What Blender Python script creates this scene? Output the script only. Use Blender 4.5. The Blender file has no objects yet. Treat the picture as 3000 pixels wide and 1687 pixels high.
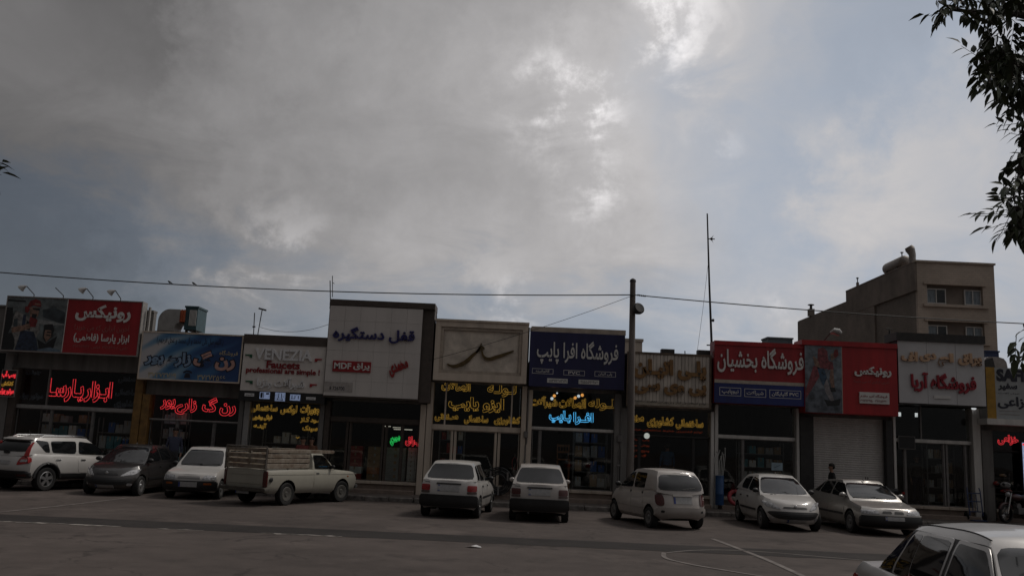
import bpy, bmesh, math, random
import numpy as np
from mathutils import Vector, Matrix
random.seed(7)
scene = bpy.context.scene
col = scene.collection
rad = math.radians

# ------------------------------------------------------------------ camera
FPX, TH, RO, H = 2600.0, rad(9.8), rad(2.6), 2.05
Fw = np.array([0, math.cos(TH), math.sin(TH)])
U0 = np.array([0, -math.sin(TH), math.cos(TH)])
R0 = np.array([1.0, 0, 0])
Rt = math.cos(RO) * R0 + math.sin(RO) * U0
Up = -math.sin(RO) * R0 + math.cos(RO) * U0
CAM = np.array([0, 0, H])
cam = bpy.data.cameras.new('camera')
cam.sensor_width = 36.0
cam.lens = 36.0 * FPX / 3000.0
cam.clip_end = 5000
cam.clip_start = 0.1
cob = bpy.data.objects.new('camera', cam)
col.objects.link(cob)
M = Matrix(((Rt[0], Up[0], -Fw[0]), (Rt[1], Up[1], -Fw[1]), (Rt[2], Up[2], -Fw[2])))
cob.matrix_world = Matrix.Translation(CAM) @ M.to_4x4()
scene.camera = cob

def ray(u, v):
    return Fw + (u - 1500) / FPX * Rt - (v - 843.5) / FPX * Up
def P(u, v, Y):                     # the point of the place at depth Y
    d = ray(u, v)
    return CAM + d * (Y / d[1])
def G(u, v, z=0.0):                 # the point of the place at height z
    d = ray(u, v)
    return CAM + d * ((z - H) / d[2])
YF = 31.0                           # the shop fronts
def ZP(u, v, Y=YF): return P(u, v, Y)[2]
def XP(u, v, Y=YF): return P(u, v, Y)[0]

# ------------------------------------------------------------------ world and sun
SUN_EL, SUN_AZ = 54.0, 61.0         # azimuth to the right of straight ahead (+Y)
sd = Vector((math.sin(rad(SUN_AZ)) * math.cos(rad(SUN_EL)), math.cos(rad(SUN_AZ)) * math.cos(rad(SUN_EL)), math.sin(rad(SUN_EL))))
sun = bpy.data.lights.new('sun', 'SUN')
sun.energy = 1.15
sun.angle = rad(10)
sun.color = (1.0, 0.93, 0.85)
so = bpy.data.objects.new('sun', sun)
so.rotation_euler = (-sd).to_track_quat('-Z', 'Y').to_euler()
so.location = (20, 20, 40)
col.objects.link(so)

world = bpy.data.worlds.new('World')
scene.world = world
world.use_nodes = True
world.cycles.sampling_method = 'MANUAL'
world.cycles.sample_map_resolution = 512
wt = world.node_tree
SKY_SUNSIDE, SKY_FAR = 0.55, 0.045
wt.nodes.clear()
def wn(t, **k):
    n = wt.nodes.new(t)
    for a, b in k.items(): setattr(n, a, b)
    return n
def wl(a, b): wt.links.new(a, b)
def wm(op, a, b=None, c=None):
    n = wn('ShaderNodeMath', operation=op)
    for i, x in enumerate((a, b, c)):
        if x is None: continue
        if isinstance(x, (int, float)): n.inputs[i].default_value = x
        else: wl(x, n.inputs[i])
    return n.outputs[0]
def wvm(op, a, b):
    n = wn('ShaderNodeVectorMath', operation=op)
    for i, x in enumerate((a, b)):
        if isinstance(x, (tuple, list)): n.inputs[i].default_value = x
        else: wl(x, n.inputs[i])
    return n
tc = wn('ShaderNodeTexCoord')
D = tc.outputs['Generated']
sep = wn('ShaderNodeSeparateXYZ'); wl(D, sep.inputs[0])
zc = wm('MAXIMUM', sep.outputs[2], 0.0)
zz = wm('ADD', zc, 0.30)
cx = wm('DIVIDE', sep.outputs[0], zz)
cy = wm('DIVIDE', sep.outputs[1], zz)
cmb = wn('ShaderNodeCombineXYZ'); wl(cx, cmb.inputs[0]); wl(cy, cmb.inputs[1])
def noise(vec, scale, detail, rough=0.55, dist=0.0, off=(0, 0, 0), colour=False):
    v = wvm('ADD', vec, off).outputs[0]
    n = wn('ShaderNodeTexNoise'); n.inputs['Scale'].default_value = scale; n.inputs['Detail'].default_value = detail
    n.inputs['Roughness'].default_value = rough; n.inputs['Distortion'].default_value = dist
    wl(v, n.inputs['Vector']); return n.outputs[1 if colour else 0]
n_big = noise(cmb.outputs[0], 1.6, 3, 0.5, 0.4, (3.1, 1.7, 0))
n_det = noise(cmb.outputs[0], 4.5, 5, 0.6, 0.6, (9.3, 4.2, 0))
n_fin = noise(D, 13.0, 6, 0.64, 0.0, (2.0, 5.0, 1.0))
# warp the direction a little so that cloud masses have wispy, torn edges
k1 = wm('SUBTRACT', n_fin, 0.5); k2 = wm('SUBTRACT', n_det, 0.5)
az_ = wm('ADD', wm('ARCTAN2', sep.outputs[0], sep.outputs[1]), wm('MULTIPLY_ADD', k1, 0.16, wm('MULTIPLY', k2, 0.10)))
el_ = wm('ADD', wm('ARCSINE', sep.outputs[2]), wm('MULTIPLY_ADD', k2, 0.13, wm('MULTIPLY', k1, -0.06)))
wv = wn('ShaderNodeCombineXYZ'); wl(wm('MULTIPLY', k1, 0.10), wv.inputs[0]); wl(wm('MULTIPLY', k2, 0.05), wv.inputs[1]); wl(wm('MULTIPLY', k2, 0.10), wv.inputs[2])
DW = wvm('NORMALIZE', wvm('ADD', D, wv.outputs[0]).outputs[0], (0, 0, 0)).outputs[0]
def lobe(u, v, sig, vec):
    d = ray(u, v); d = d / np.linalg.norm(d)
    dp = wvm('DOT_PRODUCT', vec, tuple(float(x) for x in d)).outputs['Value']
    return wm('EXPONENT', wm('MULTIPLY', wm('SUBTRACT', dp, 1.0), 2.0 / (rad(sig) ** 2)))
def total(xs):
    r = xs[0]
    for x in xs[1:]: r = wm('ADD', r, x)
    return r
def sstep(x, a, b):
    n = wn('ShaderNodeMapRange', interpolation_type='SMOOTHSTEP')
    n.inputs['From Min'].default_value = a; n.inputs['From Max'].default_value = b
    wl(x, n.inputs['Value']); return n.outputs[0]
def lin(c):
    c /= 255.0
    return ((c + 0.055) / 1.055) ** 2.4
# the overcast seen in the photograph: brightness (0-255) and cover of the larger cloud masses
MASS = [(60, 60, 116, 1), (390, 25, 86, 1), (640, 100, 128, 1), (900, 150, 142, 1), (1200, 100, 156, 1), (1440, 60, 166, 1), (1600, 50, 166, 1), (1760, 60, 178, 1), (1850, 40, 196, 1), (2000, 40, 224, 1), (1960, 110, 214, .95), (1890, 185, 160, .02), (1960, 230, 172, .1), (2130, 60, 186, .8), (2300, 60, 184, .7),
    (2200, 230, 190, .75), (2330, 130, 176, .2), (2480, 150, 166, 0), (2600, 220, 170, 0), (2450, 300, 174, 0), (2780, 200, 178, .2), (2900, 320, 190, .6),
    (60, 350, 106, 1), (350, 330, 121, 1), (700, 350, 136, 1), (1000, 350, 150, 1), (1250, 320, 160, 1), (1480, 280, 176, 1), (1640, 280, 200, 1), (1750, 250, 214, 1), (1760, 360, 206, 1), (1560, 400, 152, 1), (1620, 480, 150, 1), (1730, 500, 208, 1), (1850, 430, 194, .8), (2000, 380, 184, .45), (2120, 420, 190, .5), (2200, 400, 184, .4),
    (2360, 440, 174, 0), (2340, 560, 174, .05), (2580, 430, 204, 1), (2720, 400, 200, .95), (2480, 560, 198, .95), (2620, 540, 196, .7), (2780, 520, 184, .35), (2900, 600, 188, .6),
    (40, 610, 82, .1), (220, 600, 88, .1), (250, 520, 106, .8), (500, 540, 120, .9), (850, 550, 142, 1), (1200, 500, 152, 1), (1420, 470, 150, 1), (1560, 580, 162, 1), (1700, 620, 164, 1), (1820, 600, 190, .95), (1960, 560, 186, .4), (2080, 590, 180, .1), (2250, 680, 180, .1), (2400, 700, 186, .4), (2850, 700, 190, .6),
    (60, 700, 84, 0), (250, 690, 90, 0), (430, 680, 98, .05), (600, 690, 108, .1), (480, 775, 128, .75), (640, 775, 148, 1), (780, 800, 156, 1), (900, 760, 148, .8), (1050, 790, 166, .9), (1200, 700, 168, .95), (1440, 700, 178, .95), (1580, 760, 184, .9), (1790, 720, 168, .9), (1950, 720, 186, .85), (2150, 760, 190, .6), (2300, 800, 188, .5),
    (60, 800, 90, 0), (300, 800, 98, 0), (60, 880, 98, 0), (500, 900, 114, 0), (800, 890, 128, .1), (1000, 890, 138, 0), (1300, 880, 148, .1), (1520, 890, 166, .5), (1700, 900, 168, .1), (2000, 900, 178, .2), (2260, 930, 192, .7), (2900, 960, 182, .4)]
md = []
for u, v, L, c in MASS:
    d = ray(u, v); md.append(d / np.linalg.norm(d))
md = np.array(md); mL = np.array([lin(m[2]) for m in MASS]); mC = np.array([m[3] for m in MASS])
def mass_at(az, el):                # brightness and cover of the cloud deck in one direction
    d = np.array([math.sin(az) * math.cos(el), math.cos(az) * math.cos(el), math.sin(el)])
    g = max(0.0, 0.5 + 0.5 * float(d @ np.array(sd))) ** 4
    w = np.exp((md @ d - 1) * 2 / rad(3.3) ** 2); W = w.sum() + 0.06
    return float((w @ mL + 0.06 * (SKY_FAR + SKY_SUNSIDE * g)) / W), float((w @ mC + 0.06 * 0.8) / W)
ROWS = [-8, 1, 4, 7, 10, 13, 16, 19, 22, 25, 28, 31, 38, 52, 75]
STOPS = [-180, -140, -100, -70, -50, -40] + [-35 + 3.5 * i for i in range(21)] + [42, 55, 80, 120, 179]
azf = wm('MULTIPLY_ADD', az_, 1 / (2 * math.pi), 0.5)
acc = None
for i, e in enumerate(ROWS):
    cr = wn('ShaderNodeValToRGB'); cr.color_ramp.interpolation = 'EASE'
    wl(azf, cr.inputs[0])
    els = cr.color_ramp.elements
    while len(els) < len(STOPS): els.new(0.5)
    for q, st in zip(els, STOPS): q.position = (st + 180) / 360
    for q, st in zip(els, STOPS):
        L, c = mass_at(rad(st), rad(e)); q.color = (L, c, 0, 1)
    if acc is None: acc = cr.outputs[0]
    else:
        mr = wn('ShaderNodeMapRange', interpolation_type='LINEAR'); mr.inputs['From Min'].default_value = rad(ROWS[i - 1]); mr.inputs['From Max'].default_value = rad(e)
        wl(el_, mr.inputs['Value'])
        mm = wn('ShaderNodeMixRGB'); wl(mr.outputs[0], mm.inputs[0]); wl(acc, mm.inputs[1]); wl(cr.outputs[0], mm.inputs[2]); acc = mm.outputs[0]
sp = wn('ShaderNodeSeparateColor'); wl(acc, sp.inputs[0])
Lum, Cov = sp.outputs[0], sp.outputs[1]
det = total([wm('MULTIPLY', wm('SUBTRACT', n_big, 0.5), 0.35), wm('MULTIPLY', wm('SUBTRACT', n_det, 0.5), 0.55), wm('MULTIPLY', wm('SUBTRACT', n_fin, 0.5), 0.40)])
cover = sstep(wm('ADD', Cov, wm('MULTIPLY', det, 1.15)), 0.18, 0.82)
# bright torn rims where thin cloud stands before the sun
rim = wm('MULTIPLY', total([lobe(u, v, g, DW) for u, v, g in ((1990, 40, 3.0), (1940, 130, 2.0), (1770, 255, 2.2), (1640, 285, 2.2), (1750, 360, 1.6), (1715, 490, 1.7), (1790, 590, 1.4), (2130, 430, 1.3), (880, 770, 2.4), (710, 760, 2.2), (1540, 895, 1.9), (2260, 935, 1.6), (800, 955, 1.6))]),
         sstep(wm('ADD', n_fin, wm('MULTIPLY', n_det, 0.6)), 0.74, 0.98))
shade = wm('MULTIPLY', wm('MULTIPLY_ADD', det, 0.52, 1.0), wm('MULTIPLY_ADD', rim, 0.60, 1.0))
cl = wm('MULTIPLY', wm('MAXIMUM', shade, 0.3), Lum)
ccol = wn('ShaderNodeMixRGB', blend_type='MULTIPLY'); ccol.inputs[0].default_value = 1
ccol.inputs[1].default_value = (1.018, 0.990, 0.996, 1)
wl(cl, ccol.inputs[2])
# the thinner air between: clear sky veiled by the same high haze
sky = wn('ShaderNodeTexSky', sky_type='NISHITA')
sky.sun_disc = False
sky.sun_elevation = rad(SUN_EL)
sky.sun_rotation = rad(SUN_AZ)
sky.air_density = 1.0; sky.dust_density = 1.5; sky.ozone_density = 1.0
gl_ = wm('MULTIPLY', wm('MULTIPLY_ADD', det, 0.25, 1.0), Lum)
vc = wn('ShaderNodeMixRGB', blend_type='MULTIPLY'); vc.inputs[0].default_value = 1
vc.inputs[1].default_value = (0.895, 0.99, 1.15, 1); wl(gl_, vc.inputs[2])
bg1 = wn('ShaderNodeBackground'); bg1.inputs['Strength'].default_value = 1.0
bg2 = wn('ShaderNodeBackground'); bg2.inputs['Strength'].default_value = 1.0
bg0 = wn('ShaderNodeBackground'); bg0.inputs['Strength'].default_value = 0.05
wl(sky.outputs[0], bg0.inputs['Color']); wl(vc.outputs[0], bg1.inputs['Color']); wl(ccol.outputs[0], bg2.inputs['Color'])
mx0 = wn('ShaderNodeMixShader'); mx0.inputs[0].default_value = 0.86; wl(bg0.outputs[0], mx0.inputs[1]); wl(bg1.outputs[0], mx0.inputs[2])
mx = wn('ShaderNodeMixShader'); wl(cover, mx.inputs[0]); wl(mx0.outputs[0], mx.inputs[1]); wl(bg2.outputs[0], mx.inputs[2])
wo = wn('ShaderNodeOutputWorld'); wl(mx.outputs[0], wo.inputs['Surface'])
vs = scene.view_settings
vs.view_transform = 'Standard'; vs.look = 'None'; vs.gamma = 1.0; vs.use_curve_mapping = False
vs.exposure = 0.0
scene.render.engine = 'CYCLES'
scene.cycles.use_denoising = True
scene.cycles.max_bounces = 8
scene.cycles.transparent_max_bounces = 12
scene.cycles.caustics_reflective = False
scene.cycles.caustics_refractive = False

# ------------------------------------------------------------------ materials
MATS = {}
def mat(name, c, rough=0.6, metal=0.0, var=0.15, scale=6.0, bump=0.0, bscale=60.0, spec=0.5, coat=0.0, emit=None, estr=1.0, streak=False, c2=None):
    if name in MATS: return MATS[name]
    m = bpy.data.materials.new(name); m.use_nodes = True
    nt = m.node_tree; b = nt.nodes['Principled BSDF']
    b.inputs['Roughness'].default_value = rough
    b.inputs['Metallic'].default_value = metal
    b.inputs['Specular IOR Level'].default_value = spec
    if coat: b.inputs['Coat Weight'].default_value = coat; b.inputs['Coat Roughness'].default_value = 0.05
    if emit:
        b.inputs['Emission Color'].default_value = (*emit, 1); b.inputs['Emission Strength'].default_value = estr
    tcn = nt.nodes.new('ShaderNodeTexCoord')
    geo = nt.nodes.new('ShaderNodeNewGeometry')
    vec = geo.outputs['Position'] if streak != 'obj' else tcn.outputs['Object']
    if streak is True:
        mp = nt.nodes.new('ShaderNodeMapping'); mp.inputs['Scale'].default_value = (1, 1, 0.15)
        nt.links.new(vec, mp.inputs[0]); vec = mp.outputs[0]
    n1 = nt.nodes.new('ShaderNodeTexNoise'); n1.inputs['Scale'].default_value = scale; n1.inputs['Detail'].default_value = 8
    n1.inputs['Roughness'].default_value = 0.65
    nt.links.new(vec, n1.inputs['Vector'])
    rp = nt.nodes.new('ShaderNodeValToRGB')
    c2 = c2 or tuple(x * (1 - 2.2 * var) if 1 - 2.2 * var > 0.1 else x * 0.1 for x in c)
    rp.color_ramp.elements[0].position = 0.30; rp.color_ramp.elements[1].position = 0.62
    rp.color_ramp.elements[0].color = (*c2, 1); rp.color_ramp.elements[1].color = (*c, 1)
    nt.links.new(n1.outputs[0], rp.inputs[0]); nt.links.new(rp.outputs[0], b.inputs['Base Color'])
    if bump:
        n2 = nt.nodes.new('ShaderNodeTexNoise'); n2.inputs['Scale'].default_value = bscale; n2.inputs['Detail'].default_value = 5
        nt.links.new(vec, n2.inputs['Vector'])
        bp = nt.nodes.new('ShaderNodeBump'); bp.inputs['Strength'].default_value = bump; bp.inputs['Distance'].default_value = 0.02
        nt.links.new(n2.outputs[0], bp.inputs['Height']); nt.links.new(bp.outputs[0], b.inputs['Normal'])
    MATS[name] = m
    return m
def glass_mat(name, tint, refl=1.0):
    if name in MATS: return MATS[name]
    m = bpy.data.materials.new(name); m.use_nodes = True; nt = m.node_tree; nt.nodes.clear()
    o = nt.nodes.new('ShaderNodeOutputMaterial'); mxs = nt.nodes.new('ShaderNodeMixShader')
    tr = nt.nodes.new('ShaderNodeBsdfTransparent'); tr.inputs[0].default_value = (*tint, 1)
    gl = nt.nodes.new('ShaderNodeBsdfGlossy'); gl.inputs['Roughness'].default_value = 0.015
    gl.inputs['Color'].default_value = (refl, refl, refl, 1)
    geo = nt.nodes.new('ShaderNodeNewGeometry')
    nz = nt.nodes.new('ShaderNodeTexNoise'); nz.inputs['Scale'].default_value = 0.9; nz.inputs['Detail'].default_value = 2
    bp = nt.nodes.new('ShaderNodeBump'); bp.inputs['Strength'].default_value = 0.02; bp.inputs['Distance'].default_value = 0.1
    nt.links.new(geo.outputs['Position'], nz.inputs['Vector']); nt.links.new(nz.outputs[0], bp.inputs['Height'])
    dt = nt.nodes.new('ShaderNodeVectorMath'); dt.operation = 'DOT_PRODUCT'; nt.links.new(geo.outputs['Incoming'], dt.inputs[0]); nt.links.new(geo.outputs['Normal'], dt.inputs[1])
    def mth(op, a, b_=None):
        n = nt.nodes.new('ShaderNodeMath'); n.operation = op
        for i, x in enumerate((a, b_)):
            if x is None: continue
            if isinstance(x, (int, float)): n.inputs[i].default_value = x
            else: nt.links.new(x, n.inputs[i])
        return n.outputs[0]
    sch = mth('MULTIPLY', mth('POWER', mth('SUBTRACT', 1.0, mth('ABSOLUTE', dt.outputs['Value'])), 5.0), 0.96)
    sch = mth('ADD', sch, 0.035)
    nt.links.new(bp.outputs[0], gl.inputs['Normal'])
    nt.links.new(sch, mxs.inputs[0]); nt.links.new(tr.outputs[0], mxs.inputs[1]); nt.links.new(gl.outputs[0], mxs.inputs[2])
    nt.links.new(mxs.outputs[0], o.inputs[0])
    MATS[name] = m
    return m
def emit_mat(name, c, s):
    if name in MATS: return MATS[name]
    m = bpy.data.materials.new(name); m.use_nodes = True; nt = m.node_tree; nt.nodes.clear()
    o = nt.nodes.new('ShaderNodeOutputMaterial'); e = nt.nodes.new('ShaderNodeEmission')
    e.inputs[1].default_value = s
    nz = nt.nodes.new('ShaderNodeTexNoise'); nz.inputs['Scale'].default_value = 14.0
    geo = nt.nodes.new('ShaderNodeNewGeometry'); nt.links.new(geo.outputs['Position'], nz.inputs['Vector'])
    rp = nt.nodes.new('ShaderNodeValToRGB')
    rp.color_ramp.elements[0].position = 0.3; rp.color_ramp.elements[1].position = 0.6
    rp.color_ramp.elements[0].color = (*[x * 0.62 for x in c], 1); rp.color_ramp.elements[1].color = (*c, 1)
    nt.links.new(nz.outputs[0], rp.inputs[0]); nt.links.new(rp.outputs[0], e.inputs[0]); nt.links.new(e.outputs[0], o.inputs[0])
    MATS[name] = m
    return m

# ------------------------------------------------------------------ builders
WLOC = {}
def tag(o, label=None, cat=None, group=None, kind=None):
    if label: o['label'] = label
    if cat: o['category'] = cat
    if group: o['group'] = group
    if kind: o['kind'] = kind
    return o
def thing(name, label, cat, loc=(0, 0, 0), rz=0.0, group=None):
    o = bpy.data.objects.new(name, None); col.objects.link(o)
    o.location = loc; o.rotation_euler = (0, 0, rz); o.empty_display_size = 0.2
    WLOC[o.name] = Vector(loc)
    return tag(o, label, cat, group)

class MB:
    def __init__(s): s.v = []; s.f = []; s.m = []; s.cur = 0
    def add(s, vs, fs):
        n = len(s.v); s.v += [tuple(map(float, p)) for p in vs]
        for q in fs: s.f.append([i + n for i in q]); s.m.append(s.cur)
        return s
    def box(s, x0, y0, z0, x1, y1, z1):
        if x0 > x1: x0, x1 = x1, x0
        if y0 > y1: y0, y1 = y1, y0
        if z0 > z1: z0, z1 = z1, z0
        return s.add([(x0, y0, z0), (x1, y0, z0), (x1, y1, z0), (x0, y1, z0), (x0, y0, z1), (x1, y0, z1), (x1, y1, z1), (x0, y1, z1)],
                     [(0, 3, 2, 1), (4, 5, 6, 7), (0, 1, 5, 4), (1, 2, 6, 5), (2, 3, 7, 6), (3, 0, 4, 7)])
    def cyl(s, p0, p1, r0, r1=None, n=12, caps=True):
        r1 = r0 if r1 is None else r1
        return s.tube([p0, p1], [r0, r1], n, caps)
    def tube(s, pts, r, n=6, caps=True, closed=False):
        pts = [Vector(p) for p in pts]; k = len(pts)
        rs = r if isinstance(r, (list, tuple)) else [r] * k
        base = len(s.v); ref = None
        for i, p in enumerate(pts):
            if closed: d = (pts[(i + 1) % k] - pts[i - 1])
            else: d = (pts[min(i + 1, k - 1)] - pts[max(i - 1, 0)])
            if d.length < 1e-9: d = Vector((0, 0, 1))
            d.normalize()
            if ref is None: ref = Vector((0, 0, 1)) if abs(d.z) < 0.9 else Vector((1, 0, 0))
            a = d.cross(ref)
            if a.length < 1e-6: a = d.cross(Vector((0.3, 0.9, 0.2)))
            a.normalize(); b = d.cross(a); b.normalize()
            for j in range(n):
                t = 2 * math.pi * j / n
                s.v.append(tuple(p + (a * math.cos(t) + b * math.sin(t)) * rs[i]))
        for i in range(k if closed else k - 1):
            for j in range(n):
                q = [base + i * n + j, base + i * n + (j + 1) % n, base + ((i + 1) % k) * n + (j + 1) % n, base + ((i + 1) % k) * n + j]
                s.f.append(q); s.m.append(s.cur)
        if caps and not closed:
            s.f.append([base + j for j in range(n)][::-1]); s.m.append(s.cur)
            s.f.append([base + (k - 1) * n + j for j in range(n)]); s.m.append(s.cur)
        return s
    def prism(s, pts, y0, y1):      # polygon in x, z pushed from y0 (front) to y1
        n = len(pts); b = len(s.v)
        a = sum(pts[i][0] * pts[(i + 1) % n][1] - pts[(i + 1) % n][0] * pts[i][1] for i in range(n))
        if a < 0: pts = pts[::-1]
        s.v += [(p[0], y0, p[1]) for p in pts] + [(p[0], y1, p[1]) for p in pts]
        s.f.append([b + i for i in range(n)]); s.m.append(s.cur)
        s.f.append([b + n + i for i in range(n)][::-1]); s.m.append(s.cur)
        for i in range(n):
            j = (i + 1) % n
            s.f.append([b + i, b + n + i, b + n + j, b + j]); s.m.append(s.cur)
        return s
    def slab(s, pts, z0, z1):       # polygon in x, y pushed from z0 to z1
        n = len(pts); b = len(s.v)
        a = sum(pts[i][0] * pts[(i + 1) % n][1] - pts[(i + 1) % n][0] * pts[i][1] for i in range(n))
        if a < 0: pts = pts[::-1]
        s.v += [(p[0], p[1], z1) for p in pts] + [(p[0], p[1], z0) for p in pts]
        s.f.append([b + i for i in range(n)]); s.m.append(s.cur)
        s.f.append([b + n + i for i in range(n)][::-1]); s.m.append(s.cur)
        for i in range(n):
            j = (i + 1) % n
            s.f.append([b + i, b + n + i, b + n + j, b + j]); s.m.append(s.cur)
        return s
    def ell(s, c, r, n=12, m=8):
        b = len(s.v)
        for i in range(m + 1):
            ph = math.pi * i / m
            for j in range(n):
                t = 2 * math.pi * j / n
                s.v.append((c[0] + r[0] * math.sin(ph) * math.cos(t), c[1] + r[1] * math.sin(ph) * math.sin(t), c[2] + r[2] * math.cos(ph)))
        for i in range(m):
            for j in range(n):
                s.f.append([b + i * n + j, b + (i + 1) * n + j, b + (i + 1) * n + (j + 1) % n, b + i * n + (j + 1) % n]); s.m.append(s.cur)
        return s
    def lathe_y(s, c, prof, n=24):  # profile of (radius, y offset) round an axis along y
        b = len(s.v); k = len(prof)
        for (r, y) in prof:
            for j in range(n):
                t = 2 * math.pi * j / n
                s.v.append((c[0] + r * math.cos(t), c[1] + y, c[2] + r * math.sin(t)))
        for i in range(k - 1):
            for j in range(n):
                s.f.append([b + i * n + j, b + i * n + (j + 1) % n, b + (i + 1) * n + (j + 1) % n, b + (i + 1) * n + j]); s.m.append(s.cur)
        return s
    def build(s, name, mats, parent=None, smooth=False, ang=38, world=True, fixn=False, bevel=0.0):
        me = bpy.data.meshes.new(name)
        off = Vector((0, 0, 0))
        if parent is not None and world: off = WLOC[parent.name]
        me.from_pydata([(x - off.x, y - off.y, z - off.z) for x, y, z in s.v], [], s.f)
        mats = mats if isinstance(mats, (list, tuple)) else [mats]
        for m in mats: me.materials.append(m)
        if len(mats) > 1: me.polygons.foreach_set('material_index', s.m)
        if fixn or bevel:
            bm = bmesh.new(); bm.from_mesh(me)
            if bevel:
                bmesh.ops.bevel(bm, geom=list(bm.edges), offset=bevel, segments=1, affect='EDGES', clamp_overlap=True)
            bmesh.ops.recalc_face_normals(bm, faces=bm.faces); bm.to_mesh(me); bm.free()
        if smooth:
            me.shade_smooth(); me.set_sharp_from_angle(angle=rad(ang))
        me.update()
        o = bpy.data.objects.new(name, me); col.objects.link(o)
        if parent is not None: o.parent = parent; WLOC[o.name] = off
        else: WLOC[o.name] = Vector((0, 0, 0))
        return o
def bx(name, m, parent, x0, y0, z0, x1, y1, z1, bevel=0.0):
    return MB().box(x0, y0, z0, x1, y1, z1).build(name, m, parent, bevel=bevel)

# ------------------------------------------------------------------ Persian lettering
FORMS = {}
def _f(s, *a): FORMS[s] = a
for ch, a in {'ا': (0xFE8D, 0xFE8E), 'آ': (0xFE81, 0xFE82), 'د': (0xFEA9, 0xFEAA), 'ذ': (0xFEAB, 0xFEAC), 'ر': (0xFEAD, 0xFEAE), 'ز': (0xFEAF, 0xFEB0), 'ژ': (0xFB8A, 0xFB8B), 'و': (0xFEED, 0xFEEE)}.items(): FORMS[ch] = a
for ch, b in {'ب': 0xFE8F, 'ت': 0xFE95, 'ج': 0xFE9D, 'ح': 0xFEA1, 'خ': 0xFEA5, 'س': 0xFEB1, 'ش': 0xFEB5, 'ص': 0xFEB9, 'ط': 0xFEC1, 'ع': 0xFEC9, 'غ': 0xFECD, 'ف': 0xFED1, 'ق': 0xFED5, 'ل': 0xFEDD, 'م': 0xFEE1, 'ن': 0xFEE5, 'ه': 0xFEE9, 'پ': 0xFB56, 'چ': 0xFB7A, 'ک': 0xFB8E, 'گ': 0xFB92, 'ی': 0xFBFC}.items(): FORMS[ch] = (b, b + 1, b + 2, b + 3)
FORMS['ـ'] = (0x640, 0x640, 0x640, 0x640)
LIG = {'ا': (0xFEFB, 0xFEFC), 'آ': (0xFEF5, 0xFEF6)}
def shape(t):
    """Persian text in visual order, from joined letter forms."""
    runs = []; i = 0; toks = []
    while i < len(t):
        if t[i] == 'ل' and i + 1 < len(t) and t[i + 1] in LIG: toks.append(('LA', t[i + 1])); i += 2
        else: toks.append(('C', t[i])); i += 1
    def forms(k):
        if k < 0 or k >= len(toks): return None
        a, c = toks[k]
        return LIG[c] if a == 'LA' else FORMS.get(c)
    out = []
    for k, (a, c) in enumerate(toks):
        f = forms(k)
        if f is None: out.append(c); continue
        p = forms(k - 1); n = forms(k + 1)
        jp = p is not None and len(p) == 4
        jn = n is not None and len(f) == 4
        ix = (3 if jn else 1) if jp else (2 if jn else 0)
        out.append(chr(f[ix]))
    # reverse, but keep runs of digits and Latin in reading order
    res = []; k = len(out) - 1
    mirror = {'(': ')', ')': '('}
    ltr = lambda c: c.isascii() and c.isalnum() or '۰' <= c <= '۹'
    while k >= 0:
        if ltr(out[k]):
            j = k
            while j >= 0 and (ltr(out[j])): j -= 1
            res += out[j + 1:k + 1]; k = j
        else:
            res.append(mirror.get(out[k], out[k])); k -= 1
    return ''.join(res)
FC = bpy.data.curves.new('lettering_source', 'FONT')
FO = bpy.data.objects.new('lettering_source', FC)
def glyphs(txt, offset=0.0, extrude=0.0, res=3, shear=0.0, latin=False, gap=1.0):
    FC.body = txt if latin else shape(txt)
    FC.offset = offset; FC.extrude = extrude; FC.resolution_u = res; FC.shear = shear; FC.space_character = gap
    m = FO.to_mesh()
    v = np.array([p.co[:] for p in m.vertices]); f = [list(p.vertices) for p in m.polygons]
    FO.to_mesh_clear()
    return v, f
def fit(v, rect):
    a, b = v.min(0), v.max(0)
    x = rect[0] + (v[:, 0] - a[0]) / (b[0] - a[0]) * (rect[1] - rect[0])
    z = rect[2] + (v[:, 1] - a[1]) / (b[1] - a[1]) * (rect[3] - rect[2])
    return x, z
def rect(uc, vc, w, h, Y):
    return (P(uc - w / 2, vc, Y)[0], P(uc + w / 2, vc, Y)[0], P(uc, vc + h / 2, Y)[2], P(uc, vc - h / 2, Y)[2])
def islands(v, f):
    """Which letter piece each vertex belongs to."""
    key = {}; idx = [key.setdefault((round(a, 4), round(b, 4)), len(key)) for a, b in v[:, :2]]
    par = list(range(len(key)))
    def find(a):
        while par[a] != a: par[a] = par[par[a]]; a = par[a]
        return a
    for q in f:
        r = find(idx[q[0]])
        for k in q[1:]: par[find(idx[k])] = r
    roots = {}
    return np.array([roots.setdefault(find(i), len(roots)) for i in idx])
def letters(mb, txt, rc, y, depth, bold=0.0, latin=False, shear=0.0, res=3, gap=1.0, ref=None):
    v, f = glyphs(txt, bold, 0.5, res, shear, latin, gap)
    if ref is None: x, z = fit(v, rc)
    else:                            # a wider outline laid round the same letters
        w, _ = glyphs(txt, ref, 0.5, res, shear, latin, gap); a, b = w.min(0), w.max(0)
        x = rc[0] + (v[:, 0] - a[0]) / (b[0] - a[0]) * (rc[1] - rc[0]); z = rc[2] + (v[:, 1] - a[1]) / (b[1] - a[1]) * (rc[3] - rc[2])
    k = islands(v, f)
    yy = y - (v[:, 2] + 0.5) * depth * (1 + 0.0 * k) - np.where(v[:, 2] > 0, (k % 5) * min(0.0012, depth * .12), 0)
    mb.add(list(zip(x, yy, z)), f)
    return mb
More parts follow.
